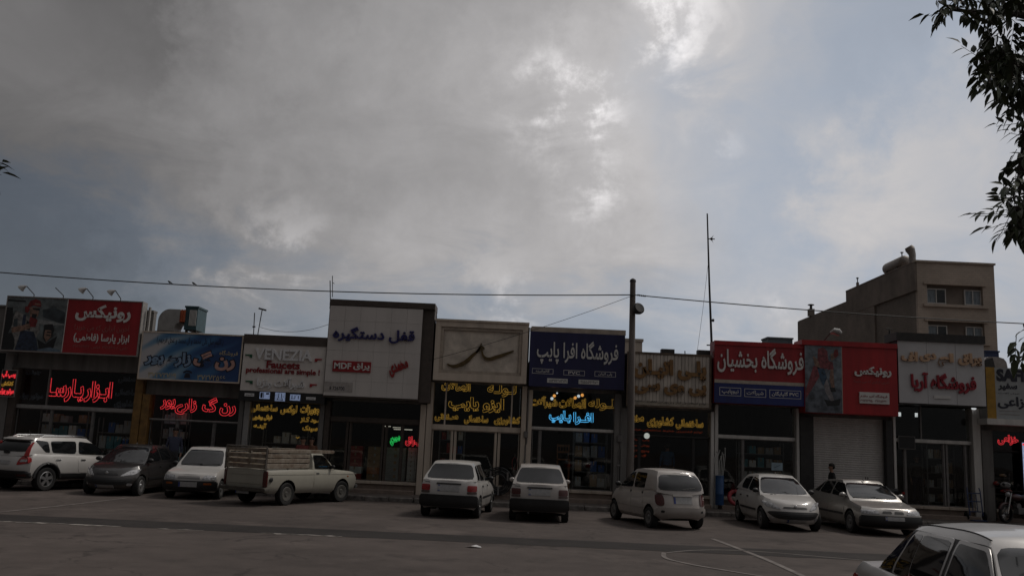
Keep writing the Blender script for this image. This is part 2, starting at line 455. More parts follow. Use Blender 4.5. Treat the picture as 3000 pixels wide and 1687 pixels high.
def neon(mb, txt, rc, y, r=0.013, bold=0.03, res=2, latin=False, slant=0.0):
    r *= 0.62
    v, f = glyphs(txt, bold, 0.0, res, slant, latin)
    x, z = fit(v, rc)
    cnt = {}
    for q in f:
        for i in range(len(q)):
            a, b = q[i], q[(i + 1) % len(q)]
            ka = (round(v[a, 0], 5), round(v[a, 1], 5)); kb = (round(v[b, 0], 5), round(v[b, 1], 5))
            cnt[(ka, kb)] = cnt.get((ka, kb), 0) + 1
    E = [k for k in cnt if (k[1], k[0]) not in cnt and k[0] != k[1]]
    if not E: return mb
    A = np.array([e[0] for e in E]); B = np.array([e[1] for e in E])
    def wind(p):
        ax, ay = A[:, 0] - p[0], A[:, 1] - p[1]; bx_, by_ = B[:, 0] - p[0], B[:, 1] - p[1]
        return int(round(np.arctan2(ax * by_ - ay * bx_, ax * bx_ + ay * by_).sum() / (2 * math.pi)))
    keep = []
    for a, b in zip(A, B):
        d = b - a; L = math.hypot(*d)
        if L < 1e-6: continue
        n = np.array([-d[1], d[0]]) / L * 0.022
        m_ = (a + b) / 2
        if (wind(m_ + n) != 0) != (wind(m_ - n) != 0): keep.append((tuple(a), tuple(b)))
    vmin, vmax = v.min(0), v.max(0)
    def tow(p): return (rc[0] + (p[0] - vmin[0]) / (vmax[0] - vmin[0]) * (rc[1] - rc[0]), y, rc[2] + (p[1] - vmin[1]) / (vmax[1] - vmin[1]) * (rc[3] - rc[2]))
    nxt = {}
    for a, b in keep: nxt.setdefault(a, []).append(b)
    starts = set(nxt) - {b for a, b in keep}
    used = set()
    def walk(a):
        ch = [a]
        while True:
            o = [b for b in nxt.get(ch[-1], []) if (ch[-1], b) not in used]
            if not o: break
            used.add((ch[-1], o[0])); ch.append(o[0])
            if o[0] == a: break
        return ch
    for a in list(starts) + [a for a, b in keep]:
        ch = walk(a)
        if len(ch) > 1:
            if ch[0] == ch[-1] and len(ch) > 3: mb.tube([tow(p) for p in ch[:-1]], r, 5, closed=True)
            else: mb.tube([tow(p) for p in ch], r, 5)
    return mb
def stroke(mb, pts, ws, y, depth):   # a pen stroke in x, z with changing width
    pts = [Vector((p[0], p[1])) for p in pts]
    L, R = [], []
    for i, p in enumerate(pts):
        d = pts[min(i + 1, len(pts) - 1)] - pts[max(i - 1, 0)]; d.normalize()
        n = Vector((-d.y, d.x)); L.append(p + n * ws[i] / 2); R.append(p - n * ws[i] / 2)
    b = len(mb.v)
    for k in (y - depth, y):
        for a, c in zip(L, R): mb.v += [(a.x, k, a.y), (c.x, k, c.y)]
    n = len(pts)
    for i in range(n - 1):
        q = b + 2 * i; w = q + 2 * n
        for fc in ([q, q + 1, q + 3, q + 2], [w, w + 2, w + 3, w + 1], [q, q + 2, w + 2, w], [q + 1, w + 1, w + 3, q + 3]):
            mb.f.append(fc); mb.m.append(mb.cur)
    return mb
def smooth_path(pts, k=6):
    out = []
    n = len(pts)
    for i in range(n - 1):
        p0, p1, p2, p3 = pts[max(i - 1, 0)], pts[i], pts[i + 1], pts[min(i + 2, n - 1)]
        for j in range(k):
            t = j / k
            out.append(tuple(0.5 * ((2 * b) + (-a + c) * t + (2 * a - 5 * b + 4 * c - d) * t * t + (-a + 3 * b - 3 * c + d) * t ** 3) for a, b, c, d in zip(p0, p1, p2, p3)))
    out.append(tuple(pts[-1]))
    return out
# ------------------------------------------------------------------ ground
def asphalt(name, c, crack=0.6, scale=0.35):
    m = bpy.data.materials.new(name); m.use_nodes = True; nt = m.node_tree; b = nt.nodes['Principled BSDF']
    b.inputs['Roughness'].default_value = 0.85; b.inputs['Specular IOR Level'].default_value = 0.25
    geo = nt.nodes.new('ShaderNodeNewGeometry')
    def nz(s, d, r=0.6):
        n = nt.nodes.new('ShaderNodeTexNoise'); n.inputs['Scale'].default_value = s; n.inputs['Detail'].default_value = d; n.inputs['Roughness'].default_value = r
        nt.links.new(geo.outputs['Position'], n.inputs['Vector']); return n
    def math_(op, a, b_):
        n = nt.nodes.new('ShaderNodeMath'); n.operation = op
        for i, x in enumerate((a, b_)):
            if isinstance(x, (int, float)): n.inputs[i].default_value = x
            else: nt.links.new(x, n.inputs[i])
        return n.outputs[0]
    big = nz(0.22, 4); mid = nz(1.6, 6, 0.7); fine = nz(45, 6, 0.7)
    f = math_('ADD', math_('MULTIPLY', big.outputs[0], 0.75), math_('ADD', math_('MULTIPLY', mid.outputs[0], 0.45), math_('MULTIPLY', fine.outputs[0], 0.35)))
    rp = nt.nodes.new('ShaderNodeValToRGB')
    rp.color_ramp.elements[0].position = 0.55; rp.color_ramp.elements[1].position = 1.0
    rp.color_ramp.elements[0].color = (*[x * 0.50 for x in c], 1); rp.color_ramp.elements[1].color = (*[x * 1.28 for x in c], 1)
    nt.links.new(f, rp.inputs[0])
    # cracks
    dis = nz(1.3, 5, 0.6)
    ad = nt.nodes.new('ShaderNodeVectorMath'); ad.operation = 'MULTIPLY_ADD'
    nt.links.new(dis.outputs['Color'], ad.inputs[0]); ad.inputs[1].default_value = (1.3, 1.3, 0); nt.links.new(geo.outputs['Position'], ad.inputs[2])
    vo = nt.nodes.new('ShaderNodeTexVoronoi'); vo.feature = 'DISTANCE_TO_EDGE'; vo.inputs['Scale'].default_value = scale
    nt.links.new(ad.outputs[0], vo.inputs['Vector'])
    mr = nt.nodes.new('ShaderNodeMapRange'); mr.inputs['From Min'].default_value = 0.0; mr.inputs['From Max'].default_value = 0.012; mr.inputs['To Min'].default_value = 1; mr.inputs['To Max'].default_value = 0
    nt.links.new(vo.outputs['Distance'], mr.inputs['Value'])
    patch = nz(0.5, 3)
    msk = nt.nodes.new('ShaderNodeMapRange'); msk.inputs['From Min'].default_value = 0.42; msk.inputs['From Max'].default_value = 0.55
    nt.links.new(patch.outputs[0], msk.inputs['Value'])
    cr = math_('MULTIPLY', math_('MULTIPLY', mr.outputs[0], msk.outputs[0]), crack)
    mixc = nt.nodes.new('ShaderNodeMixRGB'); mixc.inputs[2].default_value = (0.016, 0.014, 0.013, 1)
    nt.links.new(cr, mixc.inputs[0]); nt.links.new(rp.outputs[0], mixc.inputs[1])
    oil = nz(0.85, 5, 0.62); om = nt.nodes.new('ShaderNodeMapRange'); om.interpolation_type = 'SMOOTHSTEP'; om.inputs['From Min'].default_value = 0.56; om.inputs['From Max'].default_value = 0.72; om.inputs['To Max'].default_value = 0.55
    nt.links.new(oil.outputs[0], om.inputs['Value'])
    pal = nz(0.33, 7, 0.7); pm = nt.nodes.new('ShaderNodeMapRange'); pm.interpolation_type = 'SMOOTHSTEP'; pm.inputs['From Min'].default_value = 0.54; pm.inputs['From Max'].default_value = 0.66; pm.inputs['To Max'].default_value = 0.32
    nt.links.new(pal.outputs[0], pm.inputs['Value'])
    mx1 = nt.nodes.new('ShaderNodeMixRGB'); mx1.inputs[2].default_value = (*[min(1, x * 1.9) for x in c], 1); nt.links.new(pm.outputs[0], mx1.inputs[0]); nt.links.new(mixc.outputs[0], mx1.inputs[1])
    mx2 = nt.nodes.new('ShaderNodeMixRGB'); mx2.inputs[2].default_value = (*[x * .32 for x in c], 1); nt.links.new(om.outputs[0], mx2.inputs[0]); nt.links.new(mx1.outputs[0], mx2.inputs[1])
    nt.links.new(mx2.outputs[0], b.inputs['Base Color'])
    bp = nt.nodes.new('ShaderNodeBump'); bp.inputs['Strength'].default_value = 0.6; bp.inputs['Distance'].default_value = 0.012
    nt.links.new(fine.outputs[0], bp.inputs['Height']); nt.links.new(bp.outputs[0], b.inputs['Normal'])
    MATS[name] = m; return m
m_asph = asphalt('asphalt', (0.086, 0.0705, 0.064), 0.6)
m_patch = asphalt('fresh_asphalt', (0.030, 0.026, 0.0245), 0.3, 0.8)
m_pave = asphalt('pavement_cement', (0.115, 0.098, 0.088), 0.5, 0.9)
gr = MB().add([(-2500, -300, 0), (2500, -300, 0), (2500, 2500, 0), (-2500, 2500, 0)], [(0, 1, 2, 3)]).build('road', m_asph)
tag(gr, 'worn brownish asphalt of the wide street and parking strip', 'road', kind='structure')
def ragged(y0, y1, x0, x1, amp, n, z, name, m, label, cat, kind='structure', seed=1):
    rnd = random.Random(seed); mb = MB(); vs = []
    for i in range(n + 1):
        x = x0 + (x1 - x0) * i / n
        vs += [(x, y0 + rnd.uniform(-amp, amp), z), (x, y1 + rnd.uniform(-amp, amp), z)]
    mb.add(vs, [(2 * i, 2 * i + 2, 2 * i + 3, 2 * i + 1) for i in range(n)])
    o = mb.build(name, m); tag(o, label, cat, kind=kind); return o
ragged(18.62, 19.95, -40, 40, 0.05, 160, 0.004, 'trench_strip', m_patch, 'dark asphalt strip of a filled trench across the street', 'road patch', seed=3)
m_mortar = mat('mortar', (0.34, 0.31, 0.28), 0.9, var=0.38, scale=5, bump=0.4)
rn = random.Random(5)
mb = MB(); x = -22.0
vs = []; n = 0
while x < -3.1:
    w = rn.choice((.02, .03, .05, .07, .12)) * rn.uniform(.6, 1.3)
    y = 18.58 + .05 * math.sin(x * 1.3) + rn.uniform(-0.04, 0.04)
    vs += [(x, y - w, 0.008), (x, y + w * 0.7, 0.008)]; x += rn.uniform(.08, .17); n += 1
mb.add(vs, [(2 * i, 2 * i + 2, 2 * i + 3, 2 * i + 1) for i in range(n - 1) if math.sin(i * .37) + math.sin(i * .13 + 1) > -.75])
tag(mb.build('mortar_edge', m_mortar), 'crumbling pale cement edge along the front of the dark trench strip', 'cement edge', kind='structure')
m_line = mat('worn_line_paint', (0.185, 0.165, 0.152), 0.8, var=0.40, scale=3, c2=(0.080, 0.066, 0.060))
def ground_line(name, pix, w, label, m=m_line):
    pts = smooth_path([tuple(G(u, v)[:2]) for u, v in pix], 6)
    vs = []
    for i, p in enumerate(pts):
        a, b = pts[max(i - 1, 0)], pts[min(i + 1, len(pts) - 1)]
        d = Vector((b[0] - a[0], b[1] - a[1])).normalized(); q = Vector((-d.y, d.x)) * w / 2
        vs += [(p[0] + q.x, p[1] + q.y, 0.0085), (p[0] - q.x, p[1] - q.y, 0.0085)]
    k = len(pts)
    o = MB().add(vs, [(2 * i, 2 * i + 1, 2 * i + 3, 2 * i + 2) for i in range(k - 1)]).build(name, m)
    tag(o, label, 'road marking', kind='structure'); return o
ground_line('parking_line', [(-120, 1514), (0, 1500), (180, 1481), (375, 1458)], 0.10, 'faded white parking line at the left, below the dark grey hatchback')
ground_line('parking_line', [(2088, 1578), (2170, 1609), (2260, 1645), (2390, 1705)], 0.12, 'faded white parking line running towards the viewer at the right')
ground_line('scuffed_line', [(1945, 1618), (1950, 1634), (2010, 1650), (2110, 1668), (2290, 1697)], 0.09, 'pale curved scuff line crossing the dark trench strip')
ground_line('chalk_line', [(1950, 1619), (2030, 1612), (2130, 1611), (2260, 1618), (2400, 1630), (2530, 1641)], 0.07, 'thin pale line along the far edge of the trench strip')
# litter
pl = MB(); gx = G(1385, 1603)
pl.add([(gx[0] - .16, gx[1] + .03, .012), (gx[0] - .03, gx[1] - .06, .035), (gx[0] + .06, gx[1] + .06, .05), (gx[0] + .17, gx[1] - .05, .013), (gx[0] - .05, gx[1] + .12, .014), (gx[0] + .15, gx[1] + .09, .02)],
       [(0, 1, 4), (1, 2, 4), (1, 3, 2), (2, 3, 5), (2, 5, 4)])
tag(pl.build('litter_bag', mat('thin_plastic', (0.6, 0.6, 0.6), 0.4)), 'crumpled white plastic bag lying on the asphalt', 'litter')
# kerb and pavement
pv = MB().add([(-60, 29.22, 0.14), (60, 29.22, 0.14), (60, 31.2, 0.14), (-60, 31.2, 0.14)], [(0, 1, 2, 3)]).build('pavement', m_pave)
tag(pv, 'narrow cement pavement in front of the shops', 'pavement', kind='structure')
m_kerb = mat('kerb_stone', (0.20, 0.18, 0.165), 0.9, var=0.36, scale=4, bump=0.5, bscale=30)
kerb = thing('kerb', 'rough cement kerb stones along the pavement edge', 'kerb', (0, 29.1, 0)); kerb['kind'] = 'structure'
x = -20.0; rn = random.Random(11)
while x < 20.5:
    w = 0.78
    j = rn.uniform(-0.012, 0.012)
    MB().box(x + 0.008, 28.98 + j, -0.02, x + w - 0.008, 29.24 + j * 0.5, 0.147 + rn.uniform(-0.012, 0.008)).build('kerb_stone', m_kerb, kerb, bevel=0.025)
    x += w

# ------------------------------------------------------------------ shops
m_beige = mat('beige_stone', (0.62, 0.53, 0.44), 0.75, var=0.14, scale=2.5, bump=0.25, streak=True)
m_white = mat('white_paint_frame', (0.62, 0.60, 0.57), 0.5, var=0.14, scale=3, streak=True)
m_greyw = mat('grey_render', (0.20, 0.19, 0.18), 0.85, var=0.2, scale=3, bump=0.3, streak=True)
m_dark = mat('dark_steel', (0.035, 0.033, 0.032), 0.6, var=0.2)
m_alu2 = mat('dull_aluminium', (0.20, 0.19, 0.185), 0.5, metal=0.3, var=0.15)
m_alu = mat('aluminium_frame', (0.36, 0.35, 0.34), 0.45, metal=0.4, var=0.12)
m_rust = mat('ochre_tiles', (0.24, 0.13, 0.035), 0.6, var=0.28, scale=4)
m_brown = mat('brown_cladding', (0.075, 0.058, 0.048), 0.6, var=0.15)
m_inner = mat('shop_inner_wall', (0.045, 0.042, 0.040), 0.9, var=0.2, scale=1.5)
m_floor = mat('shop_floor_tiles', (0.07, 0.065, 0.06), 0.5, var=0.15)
m_roof = mat('roof_felt', (0.10, 0.095, 0.09), 0.9, var=0.2)
m_stone = mat('travertine_step', (0.48, 0.41, 0.34), 0.6, var=0.16, scale=3, bump=0.2)
m_stone2 = mat('brown_riser_stone', (0.22, 0.17, 0.14), 0.7, var=0.18, scale=3, bump=0.2)
m_glass = glass_mat('shop_glass', (0.90, 0.92, 0.91), 0.62)
PLZ = 0.50                      # shop floor level
def shop(label, b0, b1, g0, g1, zroof, zglass, ztr, tt, mull, m_pl, m_pr, fr, mull_top=(), deep=8.0, ped=True, wallm=None, front=True):
    """A shop unit: walls, roof, plinth, piers, glazing with frames."""
    t = thing('shop_building', label, 'shop', ((b0 + b1) / 2, YF, 0), group='row of shop units')
    wm_ = wallm or m_greyw
    y1 = YF + deep
    e = 0.012
    zpar, zroof = zroof, min(zroof, 4.9)
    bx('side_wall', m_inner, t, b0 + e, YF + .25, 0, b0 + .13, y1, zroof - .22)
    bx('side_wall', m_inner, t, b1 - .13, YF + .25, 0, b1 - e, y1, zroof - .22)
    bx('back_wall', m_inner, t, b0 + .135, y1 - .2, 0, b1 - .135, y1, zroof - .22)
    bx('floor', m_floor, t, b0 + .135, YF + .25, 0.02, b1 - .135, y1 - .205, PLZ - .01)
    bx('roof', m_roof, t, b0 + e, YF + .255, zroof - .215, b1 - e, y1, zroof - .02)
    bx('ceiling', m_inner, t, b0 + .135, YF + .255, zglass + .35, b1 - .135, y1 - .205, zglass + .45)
    bx('upper_wall', wm_, t, b0 + e, YF + .0, zglass, b1 - e, YF + .25, zpar)
    bx('coping', wm_, t, b0 + e - .004, YF - .06, zpar + .002, b1 - e + .004, YF + .3, zpar + .07)
    bx('pier', m_pl, t, b0 + e, YF - .22, 0.13, g0, YF + .245, zglass - .004, bevel=.012)
    bx('pier', m_pr, t, g1, YF - .22, 0.13, b1 - e, YF + .245, zglass - .004, bevel=.012)
    if not front: return t
    # plinth of stone slabs, a step in front
    n = max(2, round((g1 - g0) / 0.8)); w = (g1 - g0) / n
    pl_ = bx('plinth', m_stone2, t, g0 + .002, YF - .12, 0.10, g1 - .002, YF + .245, PLZ - .07)
    for i in range(n):
        bx('sill_slab', m_stone, t, g0 + i * w + .004, YF - .19, PLZ - .068, g0 + (i + 1) * w - .004, YF + .24, PLZ + .03, bevel=.008)
    st = bx('step', m_stone2, t, g0 + .05, YF - .62, 0.10, g1 - .05, YF - .125, 0.27, bevel=.01)
    # glazing
    zt0, zt1 = ztr - tt / 2, ztr + tt / 2
    if tt > 0: bx('transom', fr, t, g0 + .003, YF - .10, zt0, g1 - .003, YF + .06, zt1, bevel=.008)
    xs = [g0] + list(mull) + [g1]
    for x in mull:
        bx('mullion', m_alu2 if fr in (m_white, m_alu) else fr, t, x - .03, YF - .05, PLZ + .033, x + .03, YF + .05, (zt0 if tt > 0 else zglass) - .003)
    lo_top = zt0 if tt > 0 else zglass
    for a, b in zip(xs[:-1], xs[1:]):
        if b - a < 0.14: continue
        MB().box(a + .03, YF + .002, PLZ + .06, b - .03, YF + .008, lo_top - .02).build('glass_pane', m_glass, t)
        # thin frame
        f = MB(); k = .028
        f.box(a + .031, YF - .02, PLZ + .034, b - .031, YF + .03, PLZ + .034 + k); f.box(a + .031, YF - .02, lo_top - k, b - .031, YF + .03, lo_top - .004)
        f.box(a + .0305, YF - .021, PLZ + .0345 + k, a + .031 + k, YF + .03, lo_top - k); f.box(b - .031 - k, YF - .021, PLZ + .0345 + k, b - .0305, YF + .03, lo_top - k)
        f.build('pane_frame', m_alu2 if fr in (m_white, m_alu) else fr, t)
    if tt > 0:
        xs = [g0] + list(mull_top) + [g1]
        for x in mull_top: bx('mullion', m_alu2 if fr in (m_white, m_alu) else fr, t, x - .025, YF - .04, zt1 + .003, x + .025, YF + .04, zglass - .003)
        for a, b in zip(xs[:-1], xs[1:]):
            MB().box(a + .02, YF + .002, zt1 + .01, b - .02, YF + .008, zglass - .01).build('glass_pane', m_glass, t)
    return t
def U(*us): return [XP(u, 1290 + 0.045 * (u - 1500)) for u in us]
# boundaries between the units, at the piers
B = [-19.9, -17.10, -12.52, -9.0, -6.23, -2.745, 0.705, 3.94, 7.165, 10.09, 13.30, 16.33, 20.6]
ZR = {}
s0 = shop('plain shop unit at the far left edge behind the small neon box', B[0], B[1], -19.6, -17.38, 5.9, 4.3, 2.9, .10, [-18.6], m_greyw, m_greyw, m_alu)
s1 = shop('wide tool shop at the left under the billboard with the helmeted worker', B[1], B[2], -16.86, -12.80, 5.95, ZP(230, 1085), ZP(240, 1197), .13, U(150, 272), m_brown, m_rust, m_alu, U(130))
s2 = shop('paint shop with ochre tiled pier under the blue and white sign', B[2], B[3], -12.25, -9.17, 5.05, ZP(560, 1160), ZP(570, 1232), .05, U(520, 628), m_rust, m_greyw, m_alu)
s3 = shop('tap shop under the white sign with green and red flashes', B[3], B[4], -8.80, -6.40, 5.0, ZP(830, 1168), 3.0, 0, [], m_alu, m_greyw, m_white)
s4 = shop('lock and handle shop under the tall white tiled facade', B[4], B[5], -6.05, -2.95, 6.3, ZP(1095, 1178), ZP(1095, 1231), .18, U(1018, 1026, 1123, 1131, 1178), m_brown, m_beige, m_brown)
s5 = shop('pipe shop with the beige stone frame and a single gold pen stroke name', B[5], B[6], -2.54, 0.52, 5.95, ZP(1400, 1125), ZP(1400, 1255), .18, U(1325, 1333, 1453, 1461), m_beige, m_beige, m_beige, U(1300, 1495))
s6 = shop('pipe shop under the dark navy sign', B[6], B[7], 0.89, 3.72, 5.95, ZP(1685, 1148), ZP(1680, 1258), .10, U(1581), m_beige, m_greyw, m_white)
s7 = shop('open fronted pipe shop under the ribbed metal sign with brown letters', B[7], B[8], 4.16, 7.04, 5.2, ZP(1950, 1200), ZP(1950, 1277), .06, U(1872, 2030), m_greyw, m_white, m_dark)
s8 = shop('fittings shop under the red and navy sign', B[8], B[9], 7.29, 9.98, 5.7, ZP(2215, 1190), ZP(2215, 1282), .12, U(2175), m_white, m_white, m_white)
s9 = shop('closed shop with a white roller shutter under the red sign with a worker picture', B[9], B[10], 10.57, 13.05, 5.8, ZP(2490, 1225), 2.0, 0, [], m_dark, m_dark, m_white, front=False)
s10 = shop('fittings shop with sliding glass doors under the pale grey sign with red letters', B[10], B[11], 13.40, 16.05, 6.0, ZP(2760, 1190), ZP(2760, 1294), .12, U(2650, 2764, 2772, 2827), m_white, m_white, m_white, U(2700))
s11 = shop('dim shop at the right edge with a red neon name', B[11], B[12], 16.72, 20.2, 4.4, ZP(2950, 1262), ZP(2950, 1321), .05, [17.9, 18.9], m_greyw, m_greyw, m_dark)
# roller shutter: interlocking slats
sh = MB(); z = 0.16; x0, x1 = 10.60, 13.02
while z < s9.location.z + ZP(2490, 1225) - .02:
    sh.add([(x0, YF + .05, z), (x1, YF + .05, z), (x1, YF + .035, z + .018), (x0, YF + .035, z + .018), (x1, YF + .035, z + .058), (x0, YF + .035, z + .058), (x1, YF + .052, z + .076), (x0, YF + .052, z + .076)],
           [(0, 1, 2, 3), (3, 2, 4, 5), (5, 4, 6, 7)]); z += .077
shutter = sh.build('roller_shutter', mat('shutter_paint', (0.60, 0.575, 0.55), 0.5, var=0.12, scale=2, streak=True), s9)
bx('shutter_rail', m_alu, shutter, 10.575, YF + .0, .15, 10.60, YF + .07, z)
bx('shutter_rail', m_alu, shutter, 13.022, YF + .0, .15, 13.048, YF + .07, z)
bx('threshold', m_stone2, s9, 10.58, YF - .2, .10, 13.04, YF + .2, .155)
bx('shutter_bottom_bar', m_alu, shutter, x0, YF + .02, .157, x1, YF + .06, .20)
# sign-side drain pipe and meter boxes
m_pipe = mat('grey_pipe', (0.16, 0.15, 0.145), 0.6)
for (xx, z0, z1, lab) in ((0.70, 0.2, 3.9, 'thin grey conduit on the beige pier between the two pipe shops'), (3.9, .2, 3.8, 'grey conduit on the pier right of the navy signed shop')):
    t = thing('conduit', lab, 'conduit', (xx, YF - .25, z0))
    MB().tube([(xx, YF - .245, z0), (xx, YF - .245, z1 * .5), (xx + .04, YF - .245, z1 * .52), (xx + .04, YF - .245, z1)], .022, 6).build('pipe', m_pipe, t, smooth=True)
    bx('junction_box', m_pipe, t, xx - .07, YF - .30, 2.2, xx + .07, YF - .225, 2.42, bevel=.01)
    bx('clamp', m_alu, t, xx - .05, YF - .275, 1.4, xx + .05, YF - .225, 1.44)

# apartment block behind
m_brick = mat('beige_brick', (0.34, 0.265, 0.21), 0.85, var=0.16, scale=3)
def brick_mat(name, c1, c2, mortar, sc):
    m = bpy.data.materials.new(name); m.use_nodes = True; nt = m.node_tree; b = nt.nodes['Principled BSDF']; b.inputs['Roughness'].default_value = .9
    tcn = nt.nodes.new('ShaderNodeNewGeometry'); mp = nt.nodes.new('ShaderNodeSeparateXYZ'); nt.links.new(tcn.outputs['Position'], mp.inputs[0])
    ad = nt.nodes.new('ShaderNodeMath'); ad.operation = 'ADD'; nt.links.new(mp.outputs[0], ad.inputs[0]); nt.links.new(mp.outputs[1], ad.inputs[1])
    cb = nt.nodes.new('ShaderNodeCombineXYZ'); nt.links.new(ad.outputs[0], cb.inputs[0]); nt.links.new(mp.outputs[2], cb.inputs[1])
    br = nt.nodes.new('ShaderNodeTexBrick'); br.inputs['Scale'].default_value = sc; br.inputs['Color1'].default_value = (*c1, 1); br.inputs['Color2'].default_value = (*c2, 1); br.inputs['Mortar'].default_value = (*mortar, 1)
    br.inputs['Mortar Size'].default_value = .02
    nt.links.new(cb.outputs[0], br.inputs['Vector'])
    nz = nt.nodes.new('ShaderNodeTexNoise'); nz.inputs['Scale'].default_value = .5; nz.inputs['Detail'].default_value = 6; nt.links.new(tcn.outputs['Position'], nz.inputs['Vector'])
    mr = nt.nodes.new('ShaderNodeMapRange'); mr.inputs['To Min'].default_value = .55; mr.inputs['To Max'].default_value = 1.35; nt.links.new(nz.outputs[0], mr.inputs['Value'])
    mu = nt.nodes.new('ShaderNodeMixRGB'); mu.blend_type = 'MULTIPLY'; mu.inputs[0].default_value = 1; nt.links.new(br.outputs[0], mu.inputs[1]); nt.links.new(mr.outputs[0], mu.inputs[2])
    nt.links.new(mu.outputs[0], b.inputs['Base Color']); MATS[name] = m; return m
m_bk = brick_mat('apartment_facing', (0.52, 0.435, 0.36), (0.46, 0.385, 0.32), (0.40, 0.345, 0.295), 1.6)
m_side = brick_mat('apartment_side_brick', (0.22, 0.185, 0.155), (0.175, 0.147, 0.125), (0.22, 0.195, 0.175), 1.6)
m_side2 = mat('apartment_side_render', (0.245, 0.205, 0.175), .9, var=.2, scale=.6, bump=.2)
m_curt = mat('white_curtain', (0.80, 0.82, 0.84), .8, var=.25, scale=8, streak=True)
m_wfr = mat('window_frame_white', (0.6, 0.58, 0.55), .5)
m_pglass = glass_mat('house_glass', (0.75, 0.78, 0.8))
AY = 62.0
ax0, ax1 = P(2685, 765, AY)[0], P(2912, 790, AY)[0]
az = (P(2685, 765, AY)[2] + P(2905, 788, AY)[2]) / 2 + .1
apt = thing('apartment_block', 'tall beige brick apartment block rising behind the shops at the right', 'apartment building', (ax0 + 2, AY, 0))
ybk = 75.0
bands = [(ZP(2800, 836, AY), ZP(2800, 893, AY)), (ZP(2800, 943, AY), ZP(2800, 1000, AY))]
wx0, wx1 = P(2716, 860, AY)[0], P(2880, 870, AY)[0]
zc_ = az
for (zt_, zb_) in bands:
    bx('front_wall', m_bk, apt, ax0, AY, zt_, ax1, AY + .3, zc_)
    bx('front_wall', m_bk, apt, ax0, AY, zb_, wx0, AY + .3, zt_)
    bx('front_wall', m_bk, apt, wx1, AY, zb_, ax1, AY + .3, zt_)
    zc_ = zb_
    bw = bx('bay_wall', m_side2, apt, wx0, AY + .32, zb_, wx1, AY + .45, zt_)
    for (fa, fb) in ((0.01, .36), (.69, .99)):
        wa, wb = wx0 + (wx1 - wx0) * fa, wx0 + (wx1 - wx0) * fb
        z0, z1 = zb_ + .06, zt_ - .26
        f = MB(); k = .07; wm2 = (wa + wb) / 2
        f.box(wa, AY + .18, z0, wb, AY + .31, z0 + k); f.box(wa, AY + .18, z1 - k, wb, AY + .31, z1)
        f.box(wa, AY + .181, z0 + k, wa + k, AY + .31, z1 - k); f.box(wb - k, AY + .181, z0 + k, wb, AY + .31, z1 - k); f.box(wm2 - k / 2, AY + .182, z0 + k, wm2 + k / 2, AY + .31, z1 - k)
        w = f.build('window', m_wfr, apt)
        dark_side = (fa < .3)
        for (pa, pb, drk) in ((wa + k, wm2 - k / 2, False), (wm2 + k / 2, wb - k, dark_side)):
            bx('pane', m_pglass, w, pa, AY + .20, z0 + k, pb, AY + .206, z1 - k)
            bx('curtain', m_curt if not drk else m_inner, w, pa, AY + .27, z0 + k, pb, AY + .30, z1 - k)
    lint = bx('lintel', m_bk, apt, wx0 - .25, AY - .10, zt_ + .002, wx1 + .25, AY - .002, zt_ + .14)
    bx('sill', m_bk, apt, wx0 - .3, AY - .16, zb_ - .2, wx1 + .35, AY - .003, zb_ - .003)
bx('front_wall', m_bk, apt, ax0, AY, 0, ax1, AY + .3, zc_)
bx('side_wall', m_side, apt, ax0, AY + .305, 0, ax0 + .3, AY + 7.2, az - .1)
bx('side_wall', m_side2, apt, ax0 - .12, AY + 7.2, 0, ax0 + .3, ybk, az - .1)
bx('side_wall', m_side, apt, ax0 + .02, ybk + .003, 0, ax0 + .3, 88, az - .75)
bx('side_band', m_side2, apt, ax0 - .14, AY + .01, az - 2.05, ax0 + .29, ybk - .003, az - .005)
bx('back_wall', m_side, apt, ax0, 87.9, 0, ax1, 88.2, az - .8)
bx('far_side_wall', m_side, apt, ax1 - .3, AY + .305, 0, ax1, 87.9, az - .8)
bx('roof', m_roof, apt, ax0 + .31, AY + .31, az - 1.0, ax1 - .31, 87.8, az - .85)
bx('coping', m_stone, apt, ax0 - .16, AY - .1, az + .002, ax1 + .08, AY + .35, az + .14)
bx('coping', m_stone2, apt, ax0 - .16, AY + .36, az - .003, ax0 + .3, ybk, az + .10)
# roof things of the apartment block
wtk = thing('water_tank', 'large cylindrical steel water tank on the apartment block roof edge', 'water tank', (ax0 + .9, 66.3, az))
m_tank = mat('galvanised_tank', (0.30, 0.26, 0.23), .5, metal=.3, var=.2)
MB().lathe_y((ax0 + .45, 66.3, az + .62), [(0.01, -1.7), (.28, -1.67), (.46, -1.5), (.48, -1.35), (.48, 1.35), (.46, 1.5), (.28, 1.67), (.01, 1.7)], 20).build('drum', m_tank, wtk, smooth=True)
for yy in (65.4, 67.2): bx('cradle', m_dark, wtk, ax0 + .05, yy, az + .101, ax0 + .9, yy + .15, az + .35)
MB().cyl((ax0 + .45, 65.3, az + 1.05), (ax0 + .45, 65.3, az + 1.4), .04).ell((ax0 + .45, 65.3, az + 1.42), (.13, .13, .05)).build('vent', m_dark, wtk, smooth=True)
cw = thing('roof_cowl', 'curved pale metal cowl beside the water tank', 'vent cowl', (ax0 + .6, 63.6, az))
MB().tube([(ax0 + .5, 63.7, az + .1), (ax0 + .5, 63.7, az + .9), (ax0 + .35, 63.7, az + 1.3)], [.22, .25, .34], 10).build('duct', m_alu, cw, smooth=True)
MB().tube([(ax0 + .36, 63.7, az + 1.28), (ax0 + .22, 63.7, az + 1.5)], [.36, .28], 10).build('mouth', m_tank, cw, smooth=True)
